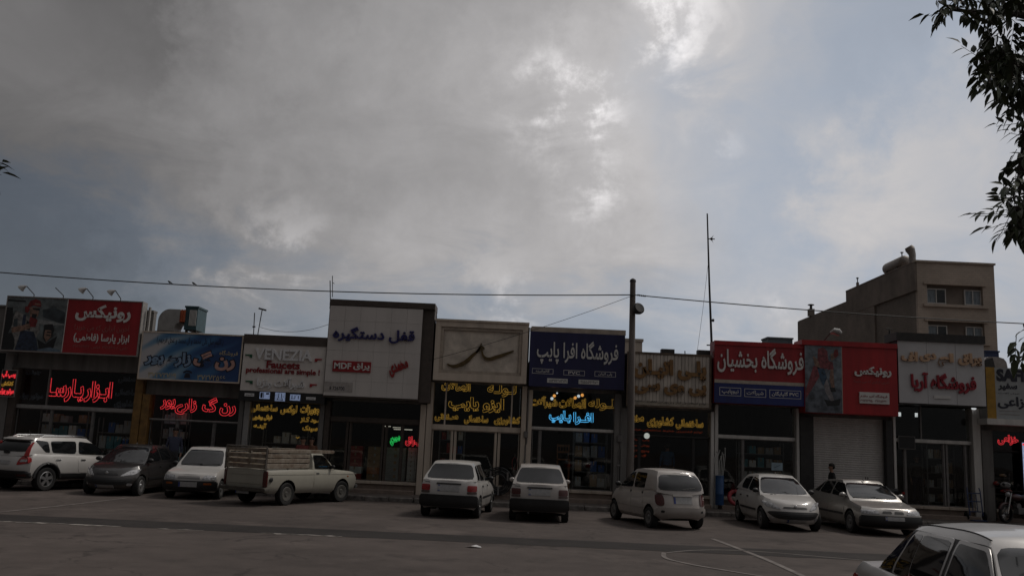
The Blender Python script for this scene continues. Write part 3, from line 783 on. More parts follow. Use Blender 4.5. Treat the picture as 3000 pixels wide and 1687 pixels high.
for (px, py, hh, lab) in ((ax0 + .1, 73.0, .95, 'thin roof vent pipe on the rear part of the apartment block'), (ax0 + .1, 84.5, 1.1, 'brick chimney stub with cowls at the low far end of the apartment roof')):
    zb_ = az - .1 if py < ybk else az - .75
    t = thing('chimney', lab, 'chimney', (px, py, zb_))
    rr = .09 if py < ybk else .26
    bx('stack', m_side, t, px - rr, py - rr, zb_, px + rr, py + rr, zb_ + hh * .62)
    MB().cyl((px, py, zb_ + hh * .62), (px, py, zb_ + hh), rr * .5, rr * .5, 8).ell((px, py, zb_ + hh), (rr * 1.3, rr * 1.3, .08), 8, 4).build('cowl', m_dark, t, smooth=True)
# small beige roof room behind the ribbed sign
q0, q1 = P(1836, 1040, 42.0), P(1882, 995, 42.0)
rr_ = thing('roof_room', 'small plain beige stair room on a roof behind the street pole', 'roof room', ((q0[0] + q1[0]) / 2, 42, 0))
bx('wall', m_beige, rr_, q0[0] - 1.2, 42, 0, q1[0], 45, q1[2] - .1)
bx('coping', m_stone, rr_, q0[0] - 1.25, 41.95, q1[2] - .097, q1[0] + .05, 45.05, q1[2] + .03)
# wall of the next buildings at both ends of the row
for (x0, x1, lab) in ((-33, -19.95, 'plain grey side building beyond the left end of the shop row'), (20.65, 34, 'plain grey side building beyond the right end of the shop row')):
    t = thing('side_building', lab, 'building', ((x0 + x1) / 2, YF, 0))
    bx('wall', m_greyw, t, x0, YF, 0, x1, YF + 8, 4.2); bx('roof', m_roof, t, x0 - .05, YF - .05, 4.203, x1 + .05, YF + 8.05, 4.32)
    bx('door', m_dark, t, (x0 + x1) / 2 - .6, YF - .03, .14, (x0 + x1) / 2 + .6, YF - .003, 2.3)
# ------------------------------------------------------------------ shop signs
m_red = mat('red_sign_film', (0.34, 0.018, 0.024), .45, var=.17, scale=2.2, streak=True)
m_red2 = mat('bright_red_sign_film', (0.42, 0.018, 0.022), .4, var=.17, scale=2.2, streak=True)
m_navy = mat('navy_sign_film', (0.020, 0.022, 0.085), .4, var=.17, scale=2.2, streak=True)
m_blue = mat('blue_sign_film', (0.018, 0.032, 0.16), .4, var=.17, scale=2.2, streak=True)
m_wlet = mat('white_letters', (0.66, 0.65, 0.63), .4, var=.06)
m_clad = mat('white_composite', (0.60, 0.565, 0.54), .35, var=.07, scale=1.2, streak=True)
m_clad10 = mat('pale_grey_composite', (0.56, 0.56, 0.57), .35, var=.06, scale=1.2)
m_sbox = mat('sign_box_steel', (0.30, 0.285, 0.27), .55, var=.15)
m_black = mat('black_backing', (0.012, 0.012, 0.013), .5, var=.1)
def px_rect(u0, v0, u1, v1, Y):
    """World x and z of a sign whose top left is (u0, v0) and bottom right (u1, v1)."""
    um, vm = (u0 + u1) / 2, (v0 + v1) / 2
    return P(u0, vm, Y)[0], P(u1, vm, Y)[0], P(um, v1, Y)[2], P(um, v0, Y)[2]
def sign(label, x0, x1, z0, z1, Y, depth, face, m_side, frame=.04, m_frame=None, name='shop_sign'):
    t = thing(name, label, 'sign', ((x0 + x1) / 2, Y + depth / 2, z0))
    bx('box', m_side, t, x0, Y + .012, z0, x1, Y + depth, z1)
    pn = bx('panel', face, t, x0 + frame, Y, z0 + frame, x1 - frame, Y + .011, z1 - frame)
    if frame > 0 and m_frame:
        f = MB(); k = frame
        f.box(x0, Y - .02, z0, x1, Y + .011, z0 + k - .001); f.box(x0, Y - .02, z1 - k + .001, x1, Y + .011, z1)
        f.box(x0, Y - .0195, z0 + k, x0 + k - .001, Y + .011, z1 - k); f.box(x1 - k + .001, Y - .0195, z0 + k, x1, Y + .011, z1 - k)
        f.build('frame', m_frame, t)
    return t, pn
def word(t, txt, uc, vc, w, h, Y, m, depth=.03, bold=.02, **k):
    mb = MB(); letters(mb, txt, rect(uc, vc, w, h, Y), Y - .001, depth, bold, **k)
    o = mb.build('lettering', m, t)
    if depth <= .006: o['kind'] = 'stuff'      # small print
    return o
def poly(t, pts, Y, d, m, name='printed_shape'):
    return MB().prism(pts, Y - d, Y - d + .002).build(name, m, t)

# 1 red billboard with a helmeted worker
Y = 30.35
x0, x1 = XP(12, 940, Y), XP(412, 960, Y); z0, z1 = ZP(210, 1036, Y), ZP(210, 874, Y)
t1, pn = sign('red billboard with white letters and a helmeted worker picture, at the left', x0, x1, z0, z1, Y, .38, m_red, m_sbox, .035, m_sbox, 'billboard')
xs_ = XP(190, 950, Y)
m_pic = mat('print_smoky_grey', (0.17, 0.195, 0.20), .45, var=.40, scale=2.6)
pic = bx('picture', m_pic, t1, x0 + .04, Y - .004, z0 + .04, xs_, Y - .001, z1 - .04)
bx('picture_edge', m_wlet, t1, xs_ + .002, Y - .006, z0 + .04, xs_ + .022, Y - .001, z1 - .04)
pw, ph = xs_ - x0 - .04, z1 - z0 - .08
def pp(pts, w=pw, h=ph, ox=x0 + .04, oz=z0 + .04): return [(ox + a * w, oz + (1 - b) * h) for a, b in pts]
skin_p = mat('print_skin', (0.28, 0.17, 0.125), .45, var=.36, scale=9)
hel_p = mat('print_helmet_red', (0.22, 0.028, 0.028), .4, var=.34, scale=9)
shirt_p = mat('print_grey_vest', (0.26, 0.25, 0.24), .45, var=.38, scale=8)
jean_p = mat('print_denim', (0.030, 0.045, 0.080), .45, var=.38, scale=8)
dk_p = mat('print_black', (0.014, 0.016, 0.018), .45)
smk_p = mat('print_smoke_dark', (0.055, 0.07, 0.08), .45, var=.35, scale=2.5)
def P1(pts, d, m, n): poly(pic, pp(pts), Y, d, m, n)
P1([(.60, .22), (.80, .17), (.98, .25), (.99, .48), (.80, .42), (.62, .36)], .006, smk_p, 'printed_smoke')
P1([(.0, .2), (.1, .2), (.13, .5), (.06, .75), (0, .8)], .006, dk_p, 'printed_shadow')
P1([(.0, .70), (.14, .68), (.22, .85), (.2, 1.), (0, 1.)], .0065, dk_p, 'printed_shadow')
P1([(.16, .25), (.3, .33), (.42, .38), (.55, .42), (.60, .60), (.54, .80), (.58, 1.), (.22, 1.), (.2, .8), (.12, .62), (.13, .38)], .007, shirt_p, 'printed_torso')
P1([(.28, .62), (.50, .64), (.56, .78), (.62, 1.), (.22, 1.), (.26, .8)], .0085, jean_p, 'printed_overalls')
P1([(.29, .33), (.335, .33), (.35, .64), (.28, .64)], .0088, jean_p, 'printed_strap')
P1([(.12, .58), (.30, .53), (.47, .47), (.48, .55), (.32, .63), (.14, .68)], .010, skin_p, 'printed_forearm')
P1([(.38, .18), (.52, .18), (.545, .27), (.53, .35), (.46, .40), (.40, .34)], .010, skin_p, 'printed_face')
P1([(.34, .16), (.38, .06), (.46, .02), (.54, .05), (.57, .13), (.56, .17), (.44, .145), (.37, .19)], .012, hel_p, 'printed_helmet')
P1([(.30, .18), (.36, .16), (.385, .23), (.36, .29), (.31, .27)], .0125, hel_p, 'printed_earmuff')
P1([(.43, .19), (.55, .20), (.55, .24), (.44, .225)], .0125, dk_p, 'printed_goggles')
P1([(.41, .36), (.50, .38), (.54, .42), (.52, .55), (.43, .55), (.40, .45)], .0125, hel_p, 'printed_glove')
P1([(.54, .40), (.75, .43), (.88, .46), (.99, .47), (.99, .49), (.84, .50), (.72, .52), (.55, .48)], .011, mat('print_steel', (.30, .31, .31), .4, var=.3), 'printed_grinder')
P1([(.66, .50), (.80, .48), (.84, .60), (.80, .74), (.72, .84), (.66, .74)], .012, dk_p, 'printed_grip')
P1([(.69, .60), (.79, .60), (.80, .72), (.73, .82), (.68, .72)], .013, skin_p, 'printed_hand')
P1([(.36, .44), (.44, .47), (.43, .62), (.35, .60)], .0092, dk_p, 'printed_fold')
P1([(.14, .42), (.20, .40), (.22, .56), (.15, .56)], .0092, smk_p, 'printed_fold')
P1([(.46, .10), (.55, .11), (.56, .135), (.455, .125)], .0124, m_salm if 'm_salm' in globals() else skin_p, 'printed_band')
P1([(.44, .30), (.52, .31), (.50, .40), (.43, .37)], .0126, dk_p, 'printed_beard')
P1([(.0, .05), (.30, .06), (.30, .09), (.0, .085)], .0058, dk_p, 'printed_beam')
P1([(.72, .62), (.79, .63), (.785, .655), (.72, .65)], .0136, dk_p, 'printed_finger_gap')
P1([(.72, .68), (.79, .69), (.78, .71), (.72, .70)], .0136, dk_p, 'printed_finger_gap')
P1([(.58, .78), (.72, .86), (.90, .70), (.86, .95), (.62, .96)], .0105, dk_p, 'printed_sleeve')
P1([(.60, .97), (.80, .92), (.97, .96), (.98, 1.), (.6, 1.)], .011, mat('print_pale_denim', (.12, .17, .22), .5, var=.2), 'printed_knee')
def T(uc, vc, w, h, txt, m=m_wlet, **k): return word(t1, txt, uc, vc, w, h, Y, m, **k)
T(303, 918, 162, 50, 'رونیکس', depth=.02, bold=.04)
T(299, 961, 162, 24, 'آخرین ابزاری که می خرید!', mat('pink_letters', (.34, .12, .11), .5), depth=.006, bold=.0)
T(297, 993, 163, 30, 'ابزار پارسا (فاطمی)', depth=.012, bold=.02)
T(293, 1018, 160, 11, 'تلفن: ۳۷۲۵۹۶۱۰۸  فکس: ۳۷۲۷۲۷۳۲', mat('pink_letters', (.34, .12, .11), .5), depth=.004, bold=.0)
bx('back_post', m_sbox, t1, x1 + .10, Y + .25, z0 + .25, x1 + .16, Y + .35, z1 - .15)
for k_, (ub, vb, ut, vt, has) in enumerate(((98, 862, 78, 838, 1), (184, 865, 163, 843, 0), (271, 869, 254, 845, 1), (352, 874, 338, 851, 1))):
    a = P(ub, vb, Y + .25); b = P(ut, vt, Y - .35)
    lab = ['floodlight on a thin arm at the left end of the red billboard top', 'bare thin arm without its lamp on the billboard top', 'floodlight on a thin arm above the red half of the billboard', 'floodlight on a thin arm at the right end of the red billboard top'][k_]
    fl = thing('floodlight', lab, 'floodlight', tuple(a), group='floodlights on the red billboard')
    MB().tube([(a[0], Y + .3, z1 + .002), (a[0], Y + .3, a[2]), tuple(b)], .016, 6).build('arm', m_dark, fl, smooth=True)
    if has:
        MB().tube([(b[0], b[1], b[2]), (b[0] - .06, b[1], b[2] - .02), (b[0] - .16, b[1], b[2] - .08), (b[0] - .19, b[1], b[2] - .11)], [.02, .05, .11, .125], 10).build('lamp_head', m_alu, fl, smooth=True)

# 2 blue and white paint shop sign
Y = 30.40
x0, x1 = XP(409, 1045, Y), XP(708, 1055, Y); z0, z1 = ZP(560, 1117, Y), ZP(560, 975, Y)
def wave_mat():
    m = bpy.data.materials.new('blue_wave_print'); m.use_nodes = True; nt = m.node_tree; b = nt.nodes['Principled BSDF']; b.inputs['Roughness'].default_value = .45
    tcn = nt.nodes.new('ShaderNodeTexCoord'); sp_ = nt.nodes.new('ShaderNodeSeparateXYZ'); nt.links.new(tcn.outputs['Generated'], sp_.inputs[0])
    wv_ = nt.nodes.new('ShaderNodeTexWave'); wv_.inputs['Scale'].default_value = 1.3; wv_.inputs['Distortion'].default_value = 5; wv_.inputs['Detail'].default_value = 1.5
    mp = nt.nodes.new('ShaderNodeMapping'); mp.inputs['Rotation'].default_value = (0, rad(-35), 0); nt.links.new(tcn.outputs['Generated'], mp.inputs[0]); nt.links.new(mp.outputs[0], wv_.inputs['Vector'])
    ad = nt.nodes.new('ShaderNodeMath'); ad.operation = 'MULTIPLY_ADD'; nt.links.new(wv_.outputs[1], ad.inputs[0]); ad.inputs[1].default_value = .35; nt.links.new(sp_.outputs[0], ad.inputs[2])
    rp = nt.nodes.new('ShaderNodeValToRGB'); e = rp.color_ramp.elements
    e[0].position = .22; e[0].color = (.46, .45, .46, 1); e[1].position = 1.1 if False else 1.0; e[1].color = (.02, .055, .16, 1)
    q = e.new(.42); q.color = (.16, .27, .38, 1); q = e.new(.62); q.color = (.05, .15, .30, 1)
    nt.links.new(ad.outputs[0], rp.inputs[0]); nt.links.new(rp.outputs[0], b.inputs['Base Color']); return m
t2, _ = sign('blue and white paint shop sign with thick outlined letters', x0, x1, z0, z1, Y, .4, wave_mat(), m_sbox, .045, m_beige)
m_ink = mat('dark_ink', (.012, .014, .03), .5); m_salm = mat('salmon_letters', (.52, .30, .26), .45); m_lblue = mat('light_blue_letters', (.22, .32, .46), .45); m_gold = mat('pale_gold_letters', (.50, .42, .25), .45)
def T(uc, vc, w, h, txt, m, **k): return word(t2, txt, uc, vc, w, h, Y, m, **k)
T(557, 1000, 195, 30, '( اللهم صل علی محمد و آل محمد و عجل فرجهم )', m_ink, depth=.004, bold=.0)
T(628, 1057, 122, 56, 'رن گ', m_ink, depth=.004, bold=.115, ref=.05); word(t2, 'رن گ', 628, 1057, 122, 56, Y - .012, m_salm, depth=.006, bold=.05)
T(492, 1054, 136, 46, 'زارع پور', m_ink, depth=.004, bold=.115, ref=.045); word(t2, 'زارع پور', 492, 1054, 136, 46, Y - .012, m_lblue, depth=.006, bold=.045)
T(670, 1035, 54, 17, 'فروشگاه', m_gold, depth=.005, bold=.01)
T(475, 1098, 82, 15, '۳۷۲۷۲۷۶۹', m_gold, depth=.005, bold=.01); T(619, 1106, 82, 16, '۳۷۲۷۲۵۶۶', m_gold, depth=.005, bold=.01)
c_ = P(549, 1098, Y); ph_ = MB()
ph_.prism([(c_[0] - .16, c_[2] + .10), (c_[0] - .05, c_[2] + .16), (c_[0] + .05, c_[2] + .16), (c_[0] + .16, c_[2] + .10), (c_[0] + .13, c_[2] + .05), (c_[0] + .05, c_[2] + .10), (c_[0] - .05, c_[2] + .10), (c_[0] - .13, c_[2] + .05)], Y - .006, Y - .001)
ph_.prism([(c_[0] - .11, c_[2] - .10), (c_[0] + .11, c_[2] - .10), (c_[0] + .07, c_[2] + .07), (c_[0] - .07, c_[2] + .07)], Y - .006, Y - .001)
ph_.build('telephone_symbol', m_ink, t2)

# 3 white tap shop sign
Y = 30.35
x0, x1 = XP(708, 1090, Y), XP(955, 1100, Y); z0, z1 = ZP(828, 1148, Y), ZP(828, 1010, Y)
t3, _ = sign('white tap shop sign with raised silver name and green and red flashes', x0, x1, z0, z1, Y, .5, mat('cream_white_panel', (.66, .62, .585), .4, var=.06), m_brown, .0)
bx('top_band', m_brown, t3, x0 - .03, Y - .03, z1 + .003, x1 + .03, Y + .52, ZP(828, 983, Y)); 
m_slv = mat('silver_letters', (.70, .70, .71), .35, var=.08); m_crim = mat('crimson_letters', (.24, .012, .018), .45)
m_grn = mat('green_flash', (.012, .10, .045), .5)
word(t3, 'VENEZIA', 832, 1040, 168, 32, Y, m_slv, depth=.07, bold=.02, latin=True)
word(t3, 'Faucets', 830, 1069, 98, 22, Y, m_crim, depth=.03, bold=.028, latin=True)
word(t3, 'professional are simple !', 829, 1089, 216, 21, Y, m_crim, depth=.03, bold=.022, latin=True)
word(t3, 'شیرآلات ونزیا', 823, 1123, 140, 34, Y, m_slv, depth=.06, bold=.02)
for (u, v, m, s_) in ((729, 1042, m_grn, 1), (933, 1055, m_red, -1), (730, 1119, m_grn, 1), (918, 1129, m_red, -1)):
    c_ = P(u, v, Y); k = .12
    pts = [(c_[0] - k * s_, c_[2] + .05), (c_[0] + k * s_, c_[2] + .05), (c_[0] + k * s_, c_[2] - .06), (c_[0] + .4 * k * s_, c_[2] - .05), (c_[0] + .2 * k * s_, c_[2]), (c_[0] - k * s_, c_[2] + .015)]
    MB().prism(pts, Y - .03, Y - .001).build('flash', m, t3)
zb0, zb1 = ZP(826, 1178, Y), z0 - .003
lb = bx('light_band', m_black, t3, x0 - .02, Y - .01, zb0, x1 + .02, Y + .45, zb1)
m_lit = emit_mat('lit_pictogram', (.50, .62, .95), .24)
for k_, (u, v, w, h) in enumerate(((731, 1156, 28, 9), (776, 1158, 30, 20), (821, 1162, 30, 25), (865, 1164, 30, 18), (911, 1167, 28, 8))):
    r_ = rect(u, v, w, h, Y); Y2 = Y - .01
    lp = bx('lit_picture', m_lit if k_ in (1, 2, 3) else m_slv, t3, r_[0], Y2 - .012, r_[2], r_[1], Y2 - .001, r_[3], bevel=.004)
    f = MB(); a, b, c, d = r_; w_, h_ = b - a, d - c
    if k_ == 1: f.box(a + w_ * .08, Y2 - .016, c + h_ * .15, a + w_ * .3, Y2 - .0125, d - h_ * .1).box(a + w_ * .36, Y2 - .016, c + h_ * .15, a + w_ * .42, Y2 - .0125, d - h_ * .1).box(a + w_ * .62, Y2 - .016, c + h_ * .65, a + w_ * .9, Y2 - .0125, d - h_ * .1)
    elif k_ == 2: f.prism([(a + w_ * .18, c + h_ * .1), (a + w_ * .26, c + h_ * .1), (a + w_ * .40, c + h_ * .5), (a + w_ * .40, d - h_ * .1), (a + w_ * .33, d - h_ * .1), (a + w_ * .33, c + h_ * .5)], Y2 - .016, Y2 - .0125).prism([(b - w_ * .18, c + h_ * .1), (b - w_ * .26, c + h_ * .1), (b - w_ * .40, c + h_ * .5), (b - w_ * .40, d - h_ * .1), (b - w_ * .33, d - h_ * .1), (b - w_ * .33, c + h_ * .5)], Y2 - .016, Y2 - .0125).box(a + w_ * .25, Y2 - .016, c + h_ * .12, b - w_ * .25, Y2 - .0125, c + h_ * .19)
    elif k_ == 3: f.box(a + w_ * .15, Y2 - .016, c + h_ * .25, a + w_ * .22, Y2 - .0125, d - h_ * .2).box(a + w_ * .45, Y2 - .016, c + h_ * .25, a + w_ * .52, Y2 - .0125, d - h_ * .2).box(b - w_ * .22, Y2 - .016, c + h_ * .25, b - w_ * .15, Y2 - .0125, d - h_ * .2).box(a + w_ * .221, Y2 - .016, c + h_ * .25, a + w_ * .449, Y2 - .0125, c + h_ * .36)
    else: letters(f, 'مهندسین' if k_ else 'مقصودی', (a + w_ * .12, b - w_ * .12, c + h_ * .2, d - h_ * .2), Y2 - .0125, .003, .01)
    f.build('pictogram', m_ink, lp)

# 4 tall white tiled facade sign
Y = 30.25
xa, xb = XP(958, 1020, Y), XP(1232, 1030, Y); z0, z1 = ZP(1090, 1163, Y), ZP(1100, 900, Y)
t4 = thing('shop_sign', 'tall facade sign of white panels with dark blue and red raised letters', 'sign', ((xa + xb) / 2, Y, z0))
bx('joint_backing', m_pipe, t4, xa, Y + .0245, z0, xb, Y + .0295, z1)
bx('box', m_brown, t4, xa - .02, Y + .03, z0 - .06, xb + .02, YF - .003, z1 + .02)
bx('side_cladding', m_brown, t4, xb + .023, Y + .14, z0 - .1, xb + .40, YF - .003, z1 + .10)
bx('top_band', m_brown, t4, xa - .03, Y - .015, z1 + .022, xb + .41, YF + .3, z1 + .22)
nc, nr = 6, 6
for i in range(nc):
    for j in range(nr):
        w, h = (xb - xa) / nc, (z1 - z0) / nr
        bx('cladding_panel', m_clad, t4, xa + i * w + .0025, Y, z0 + j * h + .0025, xa + (i + 1) * w - .0025, Y + .024, z0 + (j + 1) * h - .0025)
m_dblue = mat('dark_blue_letters', (.022, .022, .12), .4, var=.1)
word(t4, 'قفل دستگیره', 1096, 982, 240, 44, Y, m_dblue, depth=.07, bold=.03)
r_ = rect(1031, 1074, 112, 32, Y)
pl_ = bx('red_plate', m_red, t4, r_[0], Y - .05, r_[2], r_[1], Y - .001, r_[3], bevel=.008)
word(pl_, 'یراق', 1059, 1074, 48, 23, Y - .05, m_wlet, depth=.012, bold=.03)
word(pl_, 'MDF', 1004, 1071, 50, 18, Y - .05, m_wlet, depth=.012, bold=.03, latin=True)
# red hand-written name: pen strokes
mb = MB(); 
def S(pix, ws, d=.05): stroke(mb, smooth_path([(P(u, v, Y)[0], P(u, v, Y)[2]) for u, v in pix], 5), smooth_w(ws, 5), Y - .001, d)
def smooth_w(ws, k):
    o = []
    for a, b in zip(ws[:-1], ws[1:]): o += [a + (b - a) * j / k for j in range(k)]
    return o + [ws[-1]]
letters(mb, 'محمدی', rect(1168, 1078, 60, 38, Y), Y - .001, .05, .045, shear=.35)
cw_ = Vector(P(1168, 1078, Y)); mb.v = [tuple(Matrix.Rotation(rad(-24), 3, 'Y') @ (Vector(q) - cw_) + cw_) for q in mb.v]
mb.build('pen_stroke_lettering', mat('red_letters', (.30, .018, .018), .45), t4)
bx('phone_plate', mat('pale_plate', (.40, .37, .35), .5), t4, *[rect(991, 1133, 84, 30, Y)[0], Y - .012, rect(991, 1133, 84, 30, Y)[2], rect(991, 1133, 84, 30, Y)[1], Y - .001, rect(991, 1133, 84, 30, Y)[3]])
word(t4, '8 726700', 987, 1137, 44, 11, Y - .012, m_ink, depth=.004, bold=.01, latin=True)

# 5 beige stone frame with a gold pen stroke
Y = 30.40
x0, x1 = XP(1273, 1025, Y), XP(1545, 1037, Y); z0, z1 = ZP(1405, 1118, Y), ZP(1415, 945, Y)
t5 = thing('shop_sign', 'beige stone sign frame with one large dark gold pen stroke name', 'sign', ((x0 + x1) / 2, Y, z0))
bx('backing', m_beige, t5, x0 + .02, Y + .16, z0 + .02, x1 - .02, YF - .003, z1 - .02)
f = MB(); k = .17
f.box(x0, Y, z0, x1, Y + .159, z0 + k * 1.5); f.box(x0, Y, z1 - k * 1.1, x1, Y + .159, z1); f.box(x0, Y, z0 + k * 1.5 + .002, x0 + k * 1.1, Y + .159, z1 - k * 1.1 - .002); f.box(x1 - k * 1.1, Y, z0 + k * 1.5 + .002, x1, Y + .159, z1 - k * 1.1 - .002)
f.build('outer_frame', m_beige, t5)
a0, a1, c0, c1 = x0 + k * 1.1 + .004, x1 - k * 1.1 - .004, z0 + k * 1.5 + .006, z1 - k * 1.1 - .006
f = MB(); k = .10
f.box(a0, Y + .05, c0, a1, Y + .158, c0 + k); f.box(a0, Y + .05, c1 - k, a1, Y + .158, c1); f.box(a0, Y + .05, c0 + k + .002, a0 + k, Y + .158, c1 - k - .002); f.box(a1 - k, Y + .05, c0 + k + .002, a1, Y + .158, c1 - k - .002)
f.build('inner_frame', mat('darker_beige_moulding', (.46, .39, .32), .7, var=.15), t5)  # inner moulding in a darker beige than the outer frame
m_slab = mat('travertine_slab', (.70, .62, .53), .6, var=.2, scale=2.2, bump=.15)
for i in range(3):
    for j in range(2):
        w, h = (a1 - a0 - 2 * k - .01) / 3, (c1 - c0 - 2 * k - .01) / 2
        bx('stone_slab', m_slab, t5, a0 + k + .005 + i * w + .002, Y + .12, c0 + k + .005 + j * h + .002, a0 + k + .005 + (i + 1) * w - .002, Y + .157, c0 + k + .005 + (j + 1) * h - .002)
bx('coping', m_beige, t5, x0 - .03, Y - .04, z1 + .003, x1 + .03, YF + .2, z1 + .07)
mb = MB(); Y0 = Y; Y = Y + .12
S([(1505, 1028), (1492, 1033), (1475, 1040), (1455, 1046), (1436, 1052), (1422, 1049), (1414, 1038), (1412, 1022)], [.03, .08, .11, .12, .12, .10, .07, .03], .08)
S([(1411, 1006), (1406, 1018), (1398, 1030), (1386, 1040), (1370, 1056), (1350, 1068), (1328, 1073), (1310, 1066)], [.03, .06, .07, .10, .14, .14, .10, .03], .08)
S([(1420, 1022), (1412, 1018), (1404, 1024), (1394, 1034)], [.03, .10, .10, .04], .08)
mb.build('pen_stroke_lettering', mat('dark_gold_letters', (.13, .085, .03), .45, metal=.3, var=.25), t5)

# 6 navy sign
Y = 30.40
x0, x1 = XP(1552, 1050, Y), XP(1830, 1062, Y); z0, z1 = ZP(1688, 1136, Y), ZP(1692, 976, Y)
t6, _ = sign('dark navy sign with one white name and small boxed words', x0, x1, z0, z1, Y, .5, m_navy, m_navy, .0)
bx('top_band', m_stone, t6, x0 + .02, Y + .02, z1 + .003, x1 + .02, YF + .2, ZP(1692, 961, Y))
word(t6, 'فروشگاه افرا پایپ', 1692, 1034, 238, 72, Y, m_wlet, depth=.03, bold=.015)
for (uc, vc, txt, lt) in ((1590, 1087, 'گالوانیزه', 0), (1682, 1092, 'PVC', 1), (1773, 1096, 'پلی اتیلن', 0)):
    r_ = rect(uc, vc, 62, 15, Y); f = MB(); k = .012
    f.box(r_[0], Y - .008, r_[2], r_[1], Y - .001, r_[2] + k); f.box(r_[0], Y - .008, r_[3] - k, r_[1], Y - .001, r_[3]); f.box(r_[0], Y - .008, r_[2] + k + .001, r_[0] + k, Y - .001, r_[3] - k - .001); f.box(r_[1] - k, Y - .008, r_[2] + k + .001, r_[1], Y - .001, r_[3] - k - .001)
    f.build('word_frame', m_wlet, t6); word(t6, txt, uc, vc, 40 if lt == 0 else 34, 9, Y, m_wlet, depth=.008, bold=.01, latin=bool(lt))
for (uc, vc, txt) in ((1633, 1115, '۰۵۱۳۷۲۶۸۳۸۹'), (1725, 1119, '۰۹۱۵۵۵۹۶۹۷۶')):
    r_ = rect(uc, vc, 60, 13, Y); np_ = bx('number_plate', m_wlet, t6, r_[0], Y - .01, r_[2], r_[1], Y - .001, r_[3])
    word(np_, txt, uc, vc, 54, 8, Y - .01, m_ink, depth=.004, bold=.005)

# 7 ribbed metal sign with brown letters
Y = 30.45
x0, x1 = XP(1836, 1112, Y), XP(2084, 1120, Y); z0, z1 = ZP(1960, 1194, Y), ZP(1965, 1036, Y)
t7 = thing('shop_sign', 'weathered sign of upright metal ribs with blocky brown letters', 'sign', ((x0 + x1) / 2, Y, z0))
m_rib = mat('weathered_rib', (.64, .58, .51), .6, var=.24, scale=3, streak=True); m_ribf = mat('rusty_angle', (.16, .115, .08), .7, var=.3, scale=5)
bx('backing', m_dark, t7, x0 + .02, Y + .06, z0 + .02, x1 - .02, YF - .003, z1 - .02)
n = 23; w = (x1 - x0 - .12) / n
for i in range(n):
    xa = x0 + .06 + i * w
    MB().prism([(xa + .006, z0 + .21), (xa + w - .006, z0 + .21), (xa + w - .006, z1 - .05), (xa + .006, z1 - .05)], Y + .01 + (i % 3) * .002, Y + .058).build('rib', m_rib, t7)
bx('base_board', mat('cream_board', (.42, .37, .30), .6, var=.2), t7, x0 + .06, Y + .005, z0 + .06, x1 - .06, Y + .058, z0 + .205)
f = MB(); k = .055
f.box(x0, Y - .02, z0, x1, Y + .058, z0 + k); f.box(x0, Y - .02, z1 - k + .01, x1, Y + .058, z1 + .02); f.box(x0, Y - .019, z0 + k + .002, x0 + k, Y + .058, z1 - k); f.box(x1 - k, Y - .019, z0 + k + .002, x1, Y + .058, z1 - k)
f.build('frame', m_ribf, t7)
m_blet = mat('brown_block_letters', (.24, .125, .04), .55, var=.2)
word(t7, 'پلـی اتیـلن', 1963, 1085, 212, 62, Y, m_blet, depth=.06, bold=.06)
word(t7, 'پی وی سی', 1963, 1142, 212, 38, Y, m_blet, depth=.06, bold=.06)
word(t7, 'لوله و اتصالات پلی اتیلن و پی وی سی کشاورزی ساختمانی', 1960, 1179, 216, 8, Y + .005, m_ink, depth=.004, bold=.01)
bx('crate_on_sign', m_dark, t7, XP(1940, 1030, Y), Y + .1, z1 + .025, XP(1978, 1030, Y), Y + .4, z1 + .17)
bx('crate_on_sign', m_dark, t7, XP(2047, 1033, Y), Y + .1, z1 + .025, x1 - .02, Y + .4, z1 + .19)

# 8 red and navy sign
Y = 30.30
x0, x1 = XP(2093, 1090, Y), XP(2356, 1098, Y); z0, zm, z1 = ZP(2225, 1184, Y), ZP(2225, 1121, Y), ZP(2225, 1003, Y)
t8 = thing('shop_sign', 'red over navy sign with white raised letters and a cream stripe', 'sign', ((x0 + x1) / 2, Y, z0))
bx('box', m_red, t8, x0, Y + .012, z0, x1 - .005, YF - .003, z1)
bx('panel', m_red, t8, x0 + .005, Y, zm + .06, x1 - .01, Y + .011, z1 - .15)
bx('top_band', m_red2, t8, x0 - .01, Y - .03, z1 - .145, x1 - .006, Y + .011, z1 + .004)
bx('lower_panel', m_blue, t8, x0 - .005, Y - .02, z0 - .003, x1 - .006, Y + .011, zm - .06)
bx('stripe', mat('cream_stripe', (.46, .40, .33), .5), t8, x0 + .001, Y - .025, zm - .057, x1 - .006, Y + .011, zm + .057)
word(t8, 'فروشگاه بخشیان', 2227, 1057, 252, 76, Y, m_wlet, depth=.05, bold=.015)
for (uc, vc, w, txt) in ((2139, 1147, 63, 'نیوپایپ'), (2212, 1151, 63, 'شیرآلات'), (2300, 1155, 92, 'PVC گلپایگان')):
    r_ = rect(uc, vc, w, 24, Y); f = MB(); k = .014; YY = Y - .02
    f.box(r_[0], YY - .008, r_[2], r_[1], YY - .001, r_[2] + k); f.box(r_[0], YY - .008, r_[3] - k, r_[1], YY - .001, r_[3]); f.box(r_[0], YY - .008, r_[2] + k + .001, r_[0] + k, YY - .001, r_[3] - k - .001); f.box(r_[1] - k, YY - .008, r_[2] + k + .001, r_[1], YY - .001, r_[3] - k - .001)
    f.build('word_frame', m_wlet, t8); word(t8, txt, uc, vc, w - 14, 15, YY, m_wlet, depth=.01, bold=.015)

